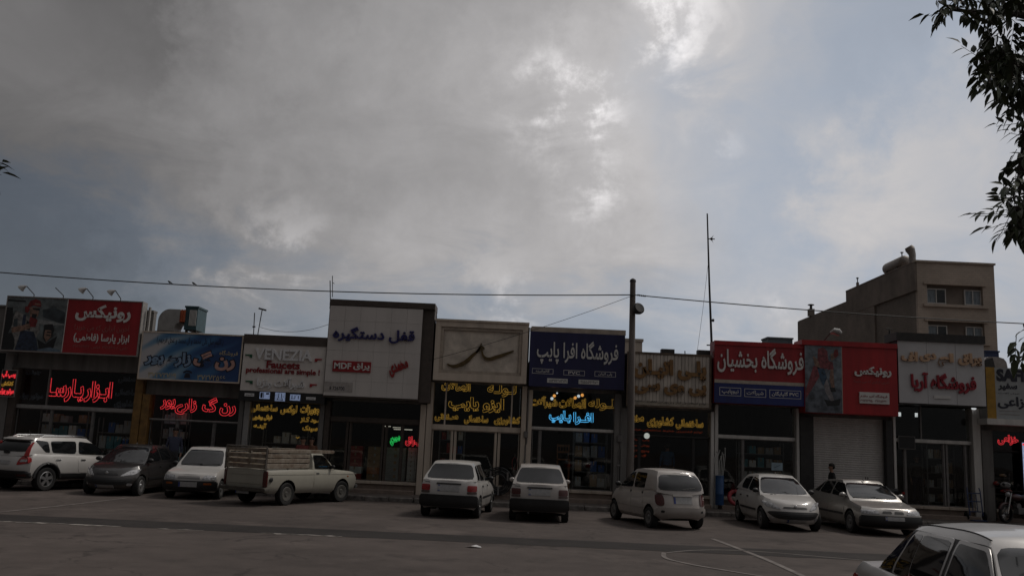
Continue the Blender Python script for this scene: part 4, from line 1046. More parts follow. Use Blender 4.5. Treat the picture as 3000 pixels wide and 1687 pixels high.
# 9 bright red sign with a worker picture
Y = 30.22
x0, x1 = XP(2357, 1105, Y), XP(2630, 1110, Y); z0, z1 = ZP(2490, 1213, Y), ZP(2490, 1003, Y)
t9 = thing('shop_sign', 'bright red sign with a worker picture panel above the roller shutter', 'sign', ((x0 + x1) / 2, Y, z0))
bx('box', m_red2, t9, x0 + .006, Y + .012, z0, x1 - .006, YF - .003, z1)
bx('panel', m_red2, t9, x0 + .01, Y, z0 + .01, x1 - .01, Y + .011, z1 - .155)
bx('top_band', m_red2, t9, x0 - .10, Y - .05, z1 - .15, x1, YF - .004, z1 + .02)
xm = XP(2466, 1108, Y)
pic = bx('picture', mat('print_blue_grey', (.20, .235, .27), .45, var=.38, scale=4), t9, x0 + .012, Y - .01, z0 + .012, xm, Y - .001, z1 - .16)
bx('picture_edge', m_stone, t9, xm + .002, Y - .012, z0 + .012, xm + .02, Y - .001, z1 - .16)
pw, ph = xm - x0 - .012, z1 - z0 - .172
m_pk = mat('print_red_overalls', (.26, .065, .075), .45, var=.38, scale=9); m_jn = mat('print_blue_jeans', (.05, .10, .16), .45, var=.38, scale=9); m_pal = mat('print_pale_leg', (.28, .26, .27), .45, var=.3)
def P9(pts, d, m, n): poly(pic, pp(pts, pw, ph, x0 + .012, z0 + .012), Y - .01, d, m, n)
P9([(.0, .62), (.3, .68), (.7, .6), (1., .66), (1, 1), (0, 1)], .003, mat('print_rubble', (.13, .15, .18), .5, var=.4, scale=4), 'printed_rubble')
P9([(.36, .05), (.50, .02), (.62, .08), (.63, .20), (.70, .26), (.62, .34), (.46, .36), (.34, .26)], .005, m_pk, 'printed_torso')
P9([(.82, .05), (.90, .04), (.92, .13), (.82, .18), (.78, .12)], .006, hel_p, 'printed_helmet')
P9([(.70, .12), (.80, .10), (.82, .18), (.72, .22)], .0055, skin_p, 'printed_face')
P9([(.22, .16), (.34, .20), (.42, .32), (.36, .36), (.26, .28)], .0055, skin_p, 'printed_arm')
P9([(.60, .22), (.76, .24), (.78, .34), (.62, .36)], .006, m_pk, 'printed_sleeve')
P9([(.70, .34), (.77, .34), (.80, .62), (.72, .64), (.66, .5)], .005, skin_p, 'printed_arm')
P9([(.24, .30), (.44, .34), (.40, .46), (.20, .64), (.02, .80), (.0, .70), (.12, .5)], .0055, m_pk, 'printed_leg')
P9([(.34, .34), (.52, .34), (.60, .48), (.50, .60), (.42, .52)], .0065, m_jn, 'printed_jeans')
P9([(.48, .54), (.60, .50), (.72, .70), (.78, .82), (.70, .84), (.56, .70)], .006, m_pal, 'printed_shin')
P9([(.66, .62), (.80, .62), (.84, .68), (.70, .69)], .0068, dk_p, 'printed_glove')
P9([(.50, .80), (.72, .82), (.96, .78), (.92, .88), (.60, .90)], .007, dk_p, 'printed_tool')
word(t9, 'رونیکس', 2556, 1089, 108, 31, Y, m_wlet, depth=.05, bold=.04)
word(t9, 'آخرین ابزاری که می خرید!', 2554, 1118, 104, 11, Y, mat('pink_letters', (.34, .12, .11), .5), depth=.004, bold=.0)
r_ = rect(2560, 1166, 87, 33, Y); wp = bx('white_plate', m_wlet, t9, r_[0], Y - .06, r_[2], r_[1], Y - .001, r_[3])
word(wp, 'فروشگاه امیر مقدم', 2560, 1161, 78, 12, Y - .06, m_crim, depth=.004, bold=.01)
word(wp, '۳۷۲۵۴۳۶۰ - ۳۷۲۷۲۴۱۵', 2560, 1174, 78, 7, Y - .06, m_crim, depth=.004, bold=.0)

# 10 pale grey sign
Y = 30.28
x0, x1 = XP(2632, 1090, Y), XP(2886, 1098, Y); z0, z1 = ZP(2760, 1184, Y), ZP(2760, 1003, Y)
t10 = thing('shop_sign', 'pale grey panel sign with tan and red raised letters, black top edge', 'sign', ((x0 + x1) / 2, Y, z0))
bx('box', m_dark, t10, x0 + .01, Y + .03, z0 - .05, x1 - .01, YF - .003, z1)
for i in range(3):
    w = (x1 - x0) / 3; bx('cladding_panel', m_clad10, t10, x0 + i * w + .005, Y, z0, x0 + (i + 1) * w - .005, Y + .029, z1)
bx('top_band', m_dark, t10, x0 - .06, Y - .06, z1 + .003, x1 + .03, YF + .2, z1 + .28)
m_tan = mat('tan_letters', (.62, .41, .26), .45, var=.15); m_rlet = mat('red_raised_letters', (.32, .01, .025), .4)
word(t10, 'یراق', 2840, 1054, 68, 38, Y, m_tan, depth=.07, bold=.055); word(t10, 'ام', 2770, 1054, 44, 38, Y, m_tan, depth=.07, bold=.055); word(t10, 'دی', 2717, 1047, 48, 26, Y, m_tan, depth=.07, bold=.055); word(t10, 'اف', 2663, 1044, 48, 28, Y, m_tan, depth=.07, bold=.055)
word(t10, 'فروشگاه آریا', 2763, 1122, 190, 58, Y, m_rlet, depth=.06, bold=.035)
r_ = rect(2760, 1163, 48, 9, Y); bx('small_plate', m_wlet, t10, r_[0], Y - .03, r_[2], r_[1], Y - .001, r_[3])

# 11 grey and yellow sign at the right edge
Y = 30.30
x0, x1 = XP(2890, 1150, Y), XP(3120, 1160, Y); z0, z1 = ZP(2960, 1228, Y), ZP(2960, 1078, Y)
t11, _ = sign('grey sign with black letters and a yellow left edge, cut by the right frame', x0, x1, z0, z1, Y, .6, mat('grey_sign_film', (.36, .38, .385), .45, var=.06), m_sbox, .0)
bx('yellow_edge', mat('yellow_sign_film', (.40, .22, .02), .45), t11, x0 - .003, Y - .02, z0, x0 + .30, Y - .001, z1)
bx('ledge', m_white, t11, x0 - .1, Y - .15, z0 - .20, x1, YF - .003, z0 - .003)
word(t11, 'SAFIR', 2975, 1100, 112, 36, Y, m_ink, depth=.01, bold=.05, latin=True)
word(t11, 'سفیر', 2952, 1133, 56, 22, Y, m_ink, depth=.01, bold=.04)
word(t11, 'خزاعی', 2975, 1180, 104, 36, Y, m_ink, depth=.01, bold=.03)
for k_ in range(2): r_ = rect(2958, 1204 + 10 * k_, 60, 3, Y); bx('small_print', m_salm if False else m_sbox, t11, r_[0], Y - .003, r_[2], r_[1], Y - .001, r_[3])
word(t11, 'ابزار آلات', 2955, 1152, 62, 5, Y, m_ink, depth=.004, bold=.0)

# ------------------------------------------------------------------ neon lettering in the windows
NE = {'red': emit_mat('neon_red', (1.0, .045, .06), .95), 'yellow': emit_mat('neon_yellow', (.95, .52, .08), .30), 'blue': emit_mat('neon_blue', (.10, .52, 1.0), 1.15), 'green': emit_mat('neon_green', (.03, .85, .16), .75),
      'dimred': emit_mat('neon_dim_red', (.8, .10, .03), .10), 'off': mat('neon_tube_off', (.20, .22, .28), .3)}
def neon_sign(label, words, Y=YF + .06, board=None, r=.014):
    c = words[0]; p_ = P(c[1], c[2], Y)
    t = thing('neon_sign', label, 'neon sign', tuple(p_), group='neon signs in the shop windows')
    if board:
        r_ = rect(*board, Y); bx('board', m_black, t, r_[0], Y + .03, r_[2], r_[1], Y + .05, r_[3])
        f = MB(); k = .02; f.box(r_[0] - k, Y + .01, r_[2] - k, r_[1] + k, Y + .052, r_[2] - .001); f.box(r_[0] - k, Y + .01, r_[3] + .001, r_[1] + k, Y + .052, r_[3] + k); f.box(r_[0] - k, Y + .011, r_[2], r_[0] - .001, Y + .052, r_[3]); f.box(r_[1] + .001, Y + .011, r_[2], r_[1] + k, Y + .052, r_[3]); f.build('board_frame', m_sbox, t)
    for (txt, uc, vc, w, h, c, *kk) in words:
        mb = MB(); neon(mb, txt, rect(uc, vc, w, h, Y), Y, kk[0] if kk else r, kk[1] if len(kk) > 1 else .03)
        o = mb.build('neon_tubing', NE[c], t)
        if len(kk) > 2:
            p_ = P(uc, vc, Y); L = WLOC[t.name]; lp = Vector(p_) - L
            o.data.transform(Matrix.Translation(lp) @ Matrix.Rotation(rad(kk[2]), 4, 'Y') @ Matrix.Translation(-lp))
    return t
neon_sign('small framed neon board at the left edge with red and yellow words', [('پمپ آب', 26, 1098, 40, 22, 'red', .011), ('کفکش', 22, 1124, 34, 16, 'yellow', .010), ('موتور برق', 20, 1147, 40, 18, 'red', .011)], 30.5, (23, 1122, 42, 76))
neon_sign('large red neon name in the tool shop window', [('ابـزار', 288, 1148, 80, 62, 'red', .017, .045), ('پـارسـا', 192, 1145, 106, 72, 'red', .017, .045)])
neon_sign('unlit grey blue neon words at both sides of the red tool shop name', [('صنعتی', 372, 1113, 50, 18, 'off', .011), ('ساختمانی', 370, 1150, 62, 22, 'off', .011), ('کشاورزی', 366, 1183, 62, 24, 'off', .011), ('موتور برق', 92, 1161, 68, 20, 'off', .011), ('چینی', 98, 1092, 44, 14, 'off', .011)])
neon_sign('red neon name in the paint shop window', [('رن گ', 642, 1191, 98, 52, 'red', .016, .04), ('زارع', 545, 1190, 62, 46, 'red', .016, .04), ('پور', 492, 1185, 42, 34, 'red', .016, .04)])
neon_sign('yellow and orange neon words in the tap shop window', [('تجهیزات', 912, 1201, 64, 30, 'yellow'), ('لوکس', 846, 1200, 48, 28, 'yellow'), ('ساختمانی', 774, 1196, 78, 24, 'yellow'), ('هـود گـاز', 911, 1230, 62, 18, 'yellow', .012), ('سینک', 908, 1255, 44, 18, 'yellow', .012), ('فرنگی روشویی', 768, 1222, 58, 18, 'yellow', .012), ('آینـه', 762, 1247, 38, 16, 'yellow', .012), ('ب', 872, 1281, 10, 5, 'yellow', .010)])
neon_sign('small green neon word in the lock shop window', [('محمدی', 1158, 1289, 32, 24, 'green', .012, .03, -22)])
neon_sign('small red neon word in the lock shop window', [('یـراق', 1208, 1292, 40, 30, 'red', .012)])
neon_sign('yellow neon words in three rows under the gold pen stroke sign', [('لـولـه', 1470, 1142, 84, 40, 'yellow', .015), ('اتصالات', 1336, 1130, 84, 30, 'yellow', .014), ('ایزو پایپ', 1395, 1187, 162, 46, 'yellow', .017, .05), ('کشاورزی', 1486, 1232, 76, 26, 'yellow', .012), ('ساختمانی', 1395, 1229, 70, 26, 'yellow', .012), ('صـنعتی', 1308, 1223, 68, 22, 'yellow', .012)])
neon_sign('yellow neon words over the bright blue neon name', [('لـوله', 1762, 1185, 76, 34, 'yellow', .014), ('اتصالات', 1677, 1180, 78, 30, 'yellow', .014), ('شیرآلات', 1594, 1178, 78, 34, 'yellow', .014)])
neon_sign('bright blue neon name in the window under the navy sign', [('افـرا', 1709, 1226, 58, 36, 'blue', .018, .04), ('پـایپ', 1641, 1222, 64, 40, 'blue', .018, .04)])
neon_sign('yellow neon row and dim red small print in the open fronted shop', [('ساختمانی', 2020, 1242, 80, 30, 'yellow', .013), ('کشاورزی', 1935, 1236, 78, 32, 'yellow', .013), ('صنعتی', 1858, 1229, 56, 28, 'yellow', .013), ('لوازم کشاورزی خطوط ساختمانی حرارتی', 1950, 1262, 214, 8, 'dimred', .006, .0), ('پلی اتیلن', 1874, 1287, 56, 8, 'dimred', .006, .0), ('پوش فیت', 1874, 1304, 56, 8, 'dimred', .006, .0), ('پنج لایه', 1874, 1320, 56, 8, 'dimred', .006, .0), ('گازی', 1874, 1334, 40, 8, 'dimred', .006, .0)])
neon_sign('small red neon name in the dim shop at the right edge', [('خزاعی', 2953, 1288, 60, 30, 'red', .014)])
# ------------------------------------------------------------------ vehicles
def paint(name, c, metal=0.0, rough=.32):
    if name in MATS: return MATS[name]
    m = mat(name, c, rough, metal=metal, var=.06, scale=1.7, spec=.5, coat=.5, streak='obj')
    # road dust on the lower body and a thin uneven film elsewhere
    nt = m.node_tree; b = nt.nodes['Principled BSDF']; src = b.inputs['Base Color'].links[0].from_socket
    tcn = nt.nodes.new('ShaderNodeTexCoord'); sp_ = nt.nodes.new('ShaderNodeSeparateXYZ'); nt.links.new(tcn.outputs['Object'], sp_.inputs[0])
    mr = nt.nodes.new('ShaderNodeMapRange'); mr.inputs['From Min'].default_value = .75; mr.inputs['From Max'].default_value = .18; mr.inputs['To Min'].default_value = .04; mr.inputs['To Max'].default_value = .62; nt.links.new(sp_.outputs[2], mr.inputs['Value'])
    nz = nt.nodes.new('ShaderNodeTexNoise'); nz.inputs['Scale'].default_value = 4; nz.inputs['Detail'].default_value = 8; nz.inputs['Roughness'].default_value = .7; nt.links.new(tcn.outputs['Object'], nz.inputs['Vector'])
    mu = nt.nodes.new('ShaderNodeMath'); mu.operation = 'MULTIPLY'; nt.links.new(mr.outputs[0], mu.inputs[0]); nt.links.new(nz.outputs[0], mu.inputs[1])
    mxc = nt.nodes.new('ShaderNodeMixRGB'); mxc.inputs[2].default_value = (.13, .108, .09, 1); nt.links.new(mu.outputs[0], mxc.inputs[0]); nt.links.new(src, mxc.inputs[1]); nt.links.new(mxc.outputs[0], b.inputs['Base Color'])
    rr = nt.nodes.new('ShaderNodeMath'); rr.operation = 'MULTIPLY_ADD'; nt.links.new(mu.outputs[0], rr.inputs[0]); rr.inputs[1].default_value = .5; rr.inputs[2].default_value = rough; nt.links.new(rr.outputs[0], b.inputs['Roughness'])
    return m
m_cg = mat('car_window_glass', (.008, .009, .010), .04, var=.1, spec=.5, streak='obj')
m_cg2 = mat('car_window_glass_grey', (.016, .017, .019), .06, var=.35, scale=3, spec=.75, streak='obj')
m_trim = mat('black_plastic', (.016, .016, .017), .55, var=.15, streak='obj')
m_tyre = mat('tyre_rubber', (.014, .014, .014), .85, var=.2, streak='obj')
m_arch = mat('arch_lining', (.006, .006, .006), .9, streak='obj')
m_tail = mat('tail_light_red', (.34, .014, .014), .15, var=.25, scale=20, spec=.7, streak='obj')
m_taild = mat('tail_light_dark', (.075, .012, .010), .2, var=.2, scale=20, spec=.7, streak='obj')
m_clear = mat('lamp_glass', (.52, .52, .53), .10, metal=.35, var=.35, scale=18, spec=.8, streak='obj')
m_amb = mat('amber_lamp', (.30, .075, .012), .2, streak='obj')
m_alloy = mat('alloy_rim', (.45, .45, .45), .3, metal=.7, var=.1, streak='obj')
m_cap = mat('steel_hubcap', (.17, .17, .17), .45, metal=.4, var=.2, streak='obj')
m_chr = mat('chrome', (.55, .55, .55), .15, metal=.9, var=.05, streak='obj')
m_plate = mat('number_plate_white', (.36, .36, .36), .5, var=.12, scale=12, streak='obj')
m_pblue = mat('plate_blue_strip', (.03, .05, .22), .5, streak='obj')
m_under = mat('underbody', (.010, .010, .010), .9, streak='obj')
def itp(tab):
    a = np.array(tab, float); return lambda q: float(np.interp(q, a[:, 0], a[:, 1]))
def sitp(tab):
    """Smooth interpolation through a table."""
    a = np.array(tab, float); X, Yv = a[:, 0], a[:, 1]
    m_ = np.gradient(Yv, X) if len(X) > 2 else np.full(2, (Yv[-1] - Yv[0]) / (X[-1] - X[0]))
    def f(q):
        q = min(max(q, X[0]), X[-1]); i = min(int(np.searchsorted(X, q, 'right')) - 1, len(X) - 2); h = X[i + 1] - X[i]; t = (q - X[i]) / h
        return float((2 * t ** 3 - 3 * t * t + 1) * Yv[i] + (t ** 3 - 2 * t * t + t) * h * m_[i] + (-2 * t ** 3 + 3 * t * t) * Yv[i + 1] + (t ** 3 - t * t) * h * m_[i + 1])
    return f
class Loft:
    """A closed shell: plan rings of rounded ends between a bottom and a top profile."""
    def __init__(s, xf, xr, w, zb, zt, cf, nf, cr, nr, crown=.03, bulge=0.0):
        s.xf, s.xr, s.w = itp(xf), itp(xr), itp(w); s.zb = zb if callable(zb) else itp(zb); s.zt = zt if callable(zt) else sitp(zt)
        s.cf, s.nf, s.cr, s.nr, s.crown, s.bulge = cf, nf, cr, nr, crown, bulge
    def wid(s, x, t):
        a, b = s.xr(t) + s.cr, s.xf(t) - s.cf
        u = (x - a) / max(b - a, .01)
        u = min(max(u, 0), 1)
        return s.w(t) * (1 - s.bulge * (2 * u - 1) ** 2)
    def z(s, x, t): a, b = s.zb(x), s.zt(x); return a + (b - a) * t
    def tt(s, x, z): a, b = s.zb(x), s.zt(x); return min(max((z - a) / max(b - a, .01), 0), 1)
    def side(s, x, z): return s.wid(x, s.tt(x, z))
    def front(s, y, z):
        x = s.xf(.5)
        for _ in range(14):
            t = s.tt(x, z); x = .5 * x + .5 * (s.xf(t) - s.cf * min(abs(y) / max(s.wid(s.xf(t) - s.cf, t), .01), 1) ** s.nf)
        return x
    def rear(s, y, z):
        x = s.xr(.5)
        for _ in range(14):
            t = s.tt(x, z); x = .5 * x + .5 * (s.xr(t) + s.cr * min(abs(y) / max(s.wid(s.xr(t) + s.cr, t), .01), 1) ** s.nr)
        return x
    def half(s, t, nE=9, nS=26):
        pts = []
        wF = s.wid(s.xf(t) - s.cf, t)
        for i in range(nE):
            q = math.sin(i / nE * math.pi / 2); pts.append((s.xf(t) - s.cf * q ** s.nf, wF * q))
        a, b = s.xf(t) - s.cf, s.xr(t) + s.cr
        for i in range(nS + 1):
            x = a + (b - a) * i / nS; pts.append((x, s.wid(x, t)))
        wR = s.wid(b, t)
        for i in range(nE - 1, -1, -1):
            q = math.sin(i / nE * math.pi / 2); pts.append((s.xr(t) + s.cr * q ** s.nr, wR * q))
        return pts
    def mesh(s, ts, bottom=True):
        mb = MB(); rings = []
        for t in ts:
            h = s.half(t); full = h + [(x, -y) for x, y in h[-2:0:-1]]
            b = len(mb.v); mb.v += [(x, y, s.z(x, t)) for x, y in full]; rings.append(b)
        N = len(full); H = len(h)
        for r0, r1 in zip(rings[:-1], rings[1:]):
            for i in range(N):
                j = (i + 1) % N; mb.f.append([r0 + i, r0 + j, r1 + j, r1 + i]); mb.m.append(0)
        def cap(base, t, up):
            cols = {}
            for i in range(H):
                L = base + i; R = base + (N - i) % N
                if L == R: cols[i] = [L]; continue
                x, y = h_[i]; row = [L]
                for q in (.72, .4, 0, -.4, -.72):
                    mb.v.append((x, y * q, s.z(x, t) + (s.crown if up else 0) * (1 - q * q) * min(1, y / .5))); row.append(len(mb.v) - 1)
                cols[i] = row + [R]
            for i in range(H - 1):
                a, b = cols[i], cols[i + 1]
                if len(a) == 1:
                    for k in range(len(b) - 1): fc = [a[0], b[k], b[k + 1]]; mb.f.append(fc if not up else fc[::-1]); mb.m.append(0)
                elif len(b) == 1:
                    for k in range(len(a) - 1): fc = [a[k], b[0], a[k + 1]]; mb.f.append(fc if not up else fc[::-1]); mb.m.append(0)
                else:
                    for k in range(len(a) - 1): fc = [a[k], b[k], b[k + 1], a[k + 1]]; mb.f.append(fc if not up else fc[::-1]); mb.m.append(0)
        h_ = s.half(ts[-1]); cap(rings[-1], ts[-1], True)
        h_ = s.half(ts[0]); cap(rings[0], ts[0], False)
        return mb
def patch(mb, fn, q, d, th=.02, rnd=0, nu=8, nv=5):
    """A plate laid on a surface: fn maps (a, b, offset) to a point, q are four corners."""
    G_ = []
    for j in range(nv + 1):
        for i in range(nu + 1):
            u, v = 2 * i / nu - 1, 2 * j / nv - 1
            if rnd:
                m_ = max(abs(u), abs(v)); n_ = (abs(u) ** rnd + abs(v) ** rnd) ** (1 / rnd)
                if n_ > 0: u, v = u * m_ / n_, v * m_ / n_
            a, b = (u + 1) / 2, (v + 1) / 2
            p = [(1 - a) * (1 - b) * q[0][k] + a * (1 - b) * q[1][k] + a * b * q[2][k] + (1 - a) * b * q[3][k] for k in (0, 1)]
            G_.append(p)
    b0 = len(mb.v); n = len(G_)
    mb.v += [fn(p[0], p[1], d) for p in G_] + [fn(p[0], p[1], d - th) for p in G_]
    W_ = nu + 1
    fs = []
    for j in range(nv):
        for i in range(nu): k = j * W_ + i; fs.append([k, k + 1, k + W_ + 1, k + W_])
    rim = list(range(nu + 1)) + [j * W_ + nu for j in range(1, nv + 1)] + [nv * W_ + i for i in range(nu - 1, -1, -1)] + [j * W_ for j in range(nv - 1, 0, -1)]
    for a, b in zip(rim, rim[1:] + rim[:1]): fs.append([a, a + n, b + n, b])
    for f in fs: mb.f.append([b0 + k for k in f]); mb.m.append(mb.cur)
    return mb
class Car:
    def __init__(s, name, label, cat, loc, head, L, group='cars parked along the shops', pt=None, wheels=None):
        s.t = thing(name, label, cat, (loc[0], loc[1], 0), rad(head), group); s.L = L; s.pt = pt; s.wheels = wheels
    def shell(s, ts=(0, .06, .14, .3, .5, .7, .84, .93, 1.0), arch=.34, inner=.30):
        body = s.L.mesh(ts).build('body', [s.pt, m_arch], s.t, smooth=True, ang=32, world=False, fixn=True)
        W_ = s.L.w(.5)
        cut = MB()
        for (x, r) in ((s.wheels[0], s.wheels[2]), (s.wheels[1], s.wheels[2])):
            for sg in (1, -1):
                y0, y1 = sg * (W_ - inner), sg * (W_ + .2)
                cut.cyl((x, y0, r + .01), (x, y1, r + .01), arch, arch, 28)
        c = cut.build('cutter', m_arch, None, fixn=True, world=False)
        md_ = body.modifiers.new('cut', 'BOOLEAN'); md_.operation = 'DIFFERENCE'; md_.object = c; md_.solver = 'EXACT'
        body.parent = None
        dg = bpy.context.evaluated_depsgraph_get(); dg.update()
        ev = body.evaluated_get(dg); me = bpy.data.meshes.new_from_object(ev)
        body.modifiers.clear(); old = body.data; body.data = me; body.parent = s.t
        bpy.data.objects.remove(c); bpy.data.meshes.remove(old)
        me.materials.clear(); me.materials.append(s.pt); me.materials.append(m_arch)
        for p in me.polygons:
            ct = p.center; k = 0
            for x in s.wheels[:2]:
                if abs(ct.y) < W_ - .012 and math.hypot(ct.x - x, ct.z - s.wheels[2] - .01) < arch + .004: k = 1
            if ct.z < s.L.zb(ct.x) + .003: k = 1
            p.material_index = k
        me.shade_smooth(); me.set_sharp_from_angle(angle=rad(32))
        s.body = body; return body
    def cabin(s, C, m=None):
        s.C = C; s.cab = C.mesh((0, .12, .25, .37, .5, .62, .75, .84, .92, 1.0)).build('cabin', m or s.pt, s.t, smooth=True, ang=30, world=False, fixn=True); return s.cab
    # surface maps
    def fF(s, S=None): S = S or s.L; return lambda a, b, d: (S.front(a, b) + d, a, b)
    def fR(s, S=None): S = S or s.L; return lambda a, b, d: (S.rear(a, b) - d, a, b)
    def fS(s, sg, S=None): S = S or s.L; return lambda a, b, d: (a, sg * (S.side(a, b) + d), b)
    def put(s, name, kind, q, m, d=.006, th=.02, rnd=0, S=None, parent=None, nu=8, nv=5, both=False):
        os_ = []
        if kind == 'L': fns = [s.fS(1, S)]
        elif kind == 'Rt': fns = [s.fS(-1, S)]
        elif kind == 'S': fns = [s.fS(1, S), s.fS(-1, S)]
        elif kind == 'F': fns = [s.fF(S)]
        elif kind == 'R': fns = [s.fR(S)]
        for fn in fns:
            for mir in ((1, -1) if both and kind in 'FR' else (1,)):
                qq = [(a * mir, b) for a, b in q]
                mb = MB(); patch(mb, fn, qq, d, th, rnd, nu, nv)
                os_.append(mb.build(name, m, parent or s.t, smooth=True, ang=50, world=False, fixn=True))
        return os_
    def wheel_set(s, rim='cap', r=None, wid=.17, steer=0.0, track=None):
        xf, xr, rr = s.wheels; r = r or rr
        tr = track or s.L.w(.4) - .015
        for x in (xf, xr):
            for sg in (1, -1):
                yo = sg * tr; yi = sg * (tr - wid)
                c = (x, 0, r)
                hub = MB(); hub.lathe_y((0, 0, 0), [(.01, -sg * .05), (r * .62, -sg * .05), (r * .62, -sg * wid)], 20)
                h = hub.build('wheel', m_under, s.t, smooth=True, world=False, fixn=True); h.location = (x, yo, r)
                if x == xf and steer: h.rotation_euler = (0, 0, rad(steer))
                WLOC[h.name] = Vector((0, 0, 0))
                ty = MB(); p_ = [(r * .64, 0), (r * .70, .012), (r * .93, .010), (r * .99, -.015), (r, -.04), (r, -wid + .04), (r * .99, -wid + .015), (r * .93, -wid), (r * .64, -wid)]
                ty.lathe_y((0, 0, 0), [(a, sg * b) for a, b in p_], 28); ty.build('tyre', m_tyre, h, smooth=True, world=False, fixn=True)
                rm = MB()
                if rim == 'alloy5':
                    rm.lathe_y((0, 0, 0), [(r * .65, sg * .0), (r * .60, sg * .008), (r * .57, -sg * .01), (r * .57, -sg * .05)], 28)
                    rm.lathe_y((0, 0, 0), [(.01, sg * .006), (r * .16, sg * .004), (r * .18, -sg * .03)], 16)
                    for k in range(5):
                        a = 2 * math.pi * k / 5 + .3
                        ca, sa = math.cos(a), math.sin(a); pa, pb = r * .12, r * .61; w0, w1 = r * .10, r * .135
                        vs = []
                        for (q, ww, yy) in ((pa, w0, .006), (pb, w1, -.002)):
                            for e in (-1, 1): vs += [(q * ca - e * ww * sa, sg * yy, q * sa + e * ww * ca), (q * ca - e * ww * sa, sg * (yy - .04), q * sa + e * ww * ca)]
                        rm.add(vs, [(0, 2, 6, 4), (1, 5, 7, 3), (0, 4, 5, 1), (2, 3, 7, 6)])
                    rm.build('rim', m_alloy, h, smooth=True, ang=40, world=False, fixn=True)
                else:
                    rm.lathe_y((0, 0, 0), [(.01, sg * .012), (r * .2, sg * .012), (r * .24, -sg * .012), (r * .45, sg * .006), (r * .6, sg * .010), (r * .66, -sg * .002)], 24)
                    o = rm.build('rim', m_cap if rim == 'cap' else (m_alloy if rim == 'silver' else mat('painted_steel_wheel', (.10, .095, .085), .6, streak='obj')), h, smooth=True, ang=25, world=False, fixn=True)
    def mirror(s, x, z, out=.10, m=None, size=(.07, .10, .075), S=None):
        for sg in (1, -1):
            y = (S or s.C).side(x, z)
            mb = MB().ell((x - .02, sg * (y + out), z + .01), size, 12, 8); mb.cyl((x, sg * (y - .01), z - .02), (x, sg * (y + out * .6), z - .01), .025, .02, 8)
            o = mb.build('wing_mirror', m or m_trim, s.t, smooth=True, world=False, fixn=True)
    def plate(s, kind, y0, y1, z0, z1, d=.02):
        o = s.put('number_plate', kind, [(y0, z0), (y1, z0), (y1, z1), (y0, z1)], m_plate, d, .025, nu=2, nv=2)[0]
        e = (y1 - y0) * .10; sgn = -1 if kind == 'R' else 1
        a, b = (y0, y0 + e) if kind == 'F' else (y1 - e, y1)
        s.put('plate_strip', kind, [(a, z0 + .004), (b, z0 + .004), (b, z1 - .004), (a, z1 - .004)], m_pblue, d + .002, .004, nu=1, nv=1, parent=o)
    def wiper(s, pts, kind='F', S=None, m=None):
        fn = (s.fF if kind == 'F' else s.fR)(S or s.C)
        MB().tube([fn(a, b, .02) for a, b in pts], .010, 5).build('wiper', m or m_trim, s.t, world=False)
    def door_panels(s, doors, zs, hz=None, hm=None, hlen=.13):
        """Door skins, each with its handle; doors is a list of (x0, x1, x0 at the top, x1 at the top)."""
        for (a, b, c, d) in doors:
            for sg, k in ((1, 'L'), (-1, 'Rt')):
                o = s.put('door', k, [(a, zs[0]), (b, zs[0]), (d, zs[1]), (c, zs[1])], s.pt, .004, .012, rnd=14)[0]
                if hz: s.put('handle', k, [(c + .10, hz), (c + .10 + hlen, hz), (c + .10 + hlen, hz + .035), (c + .10, hz + .035)], hm or m_trim, .022, .02, parent=o, nu=2, nv=2)

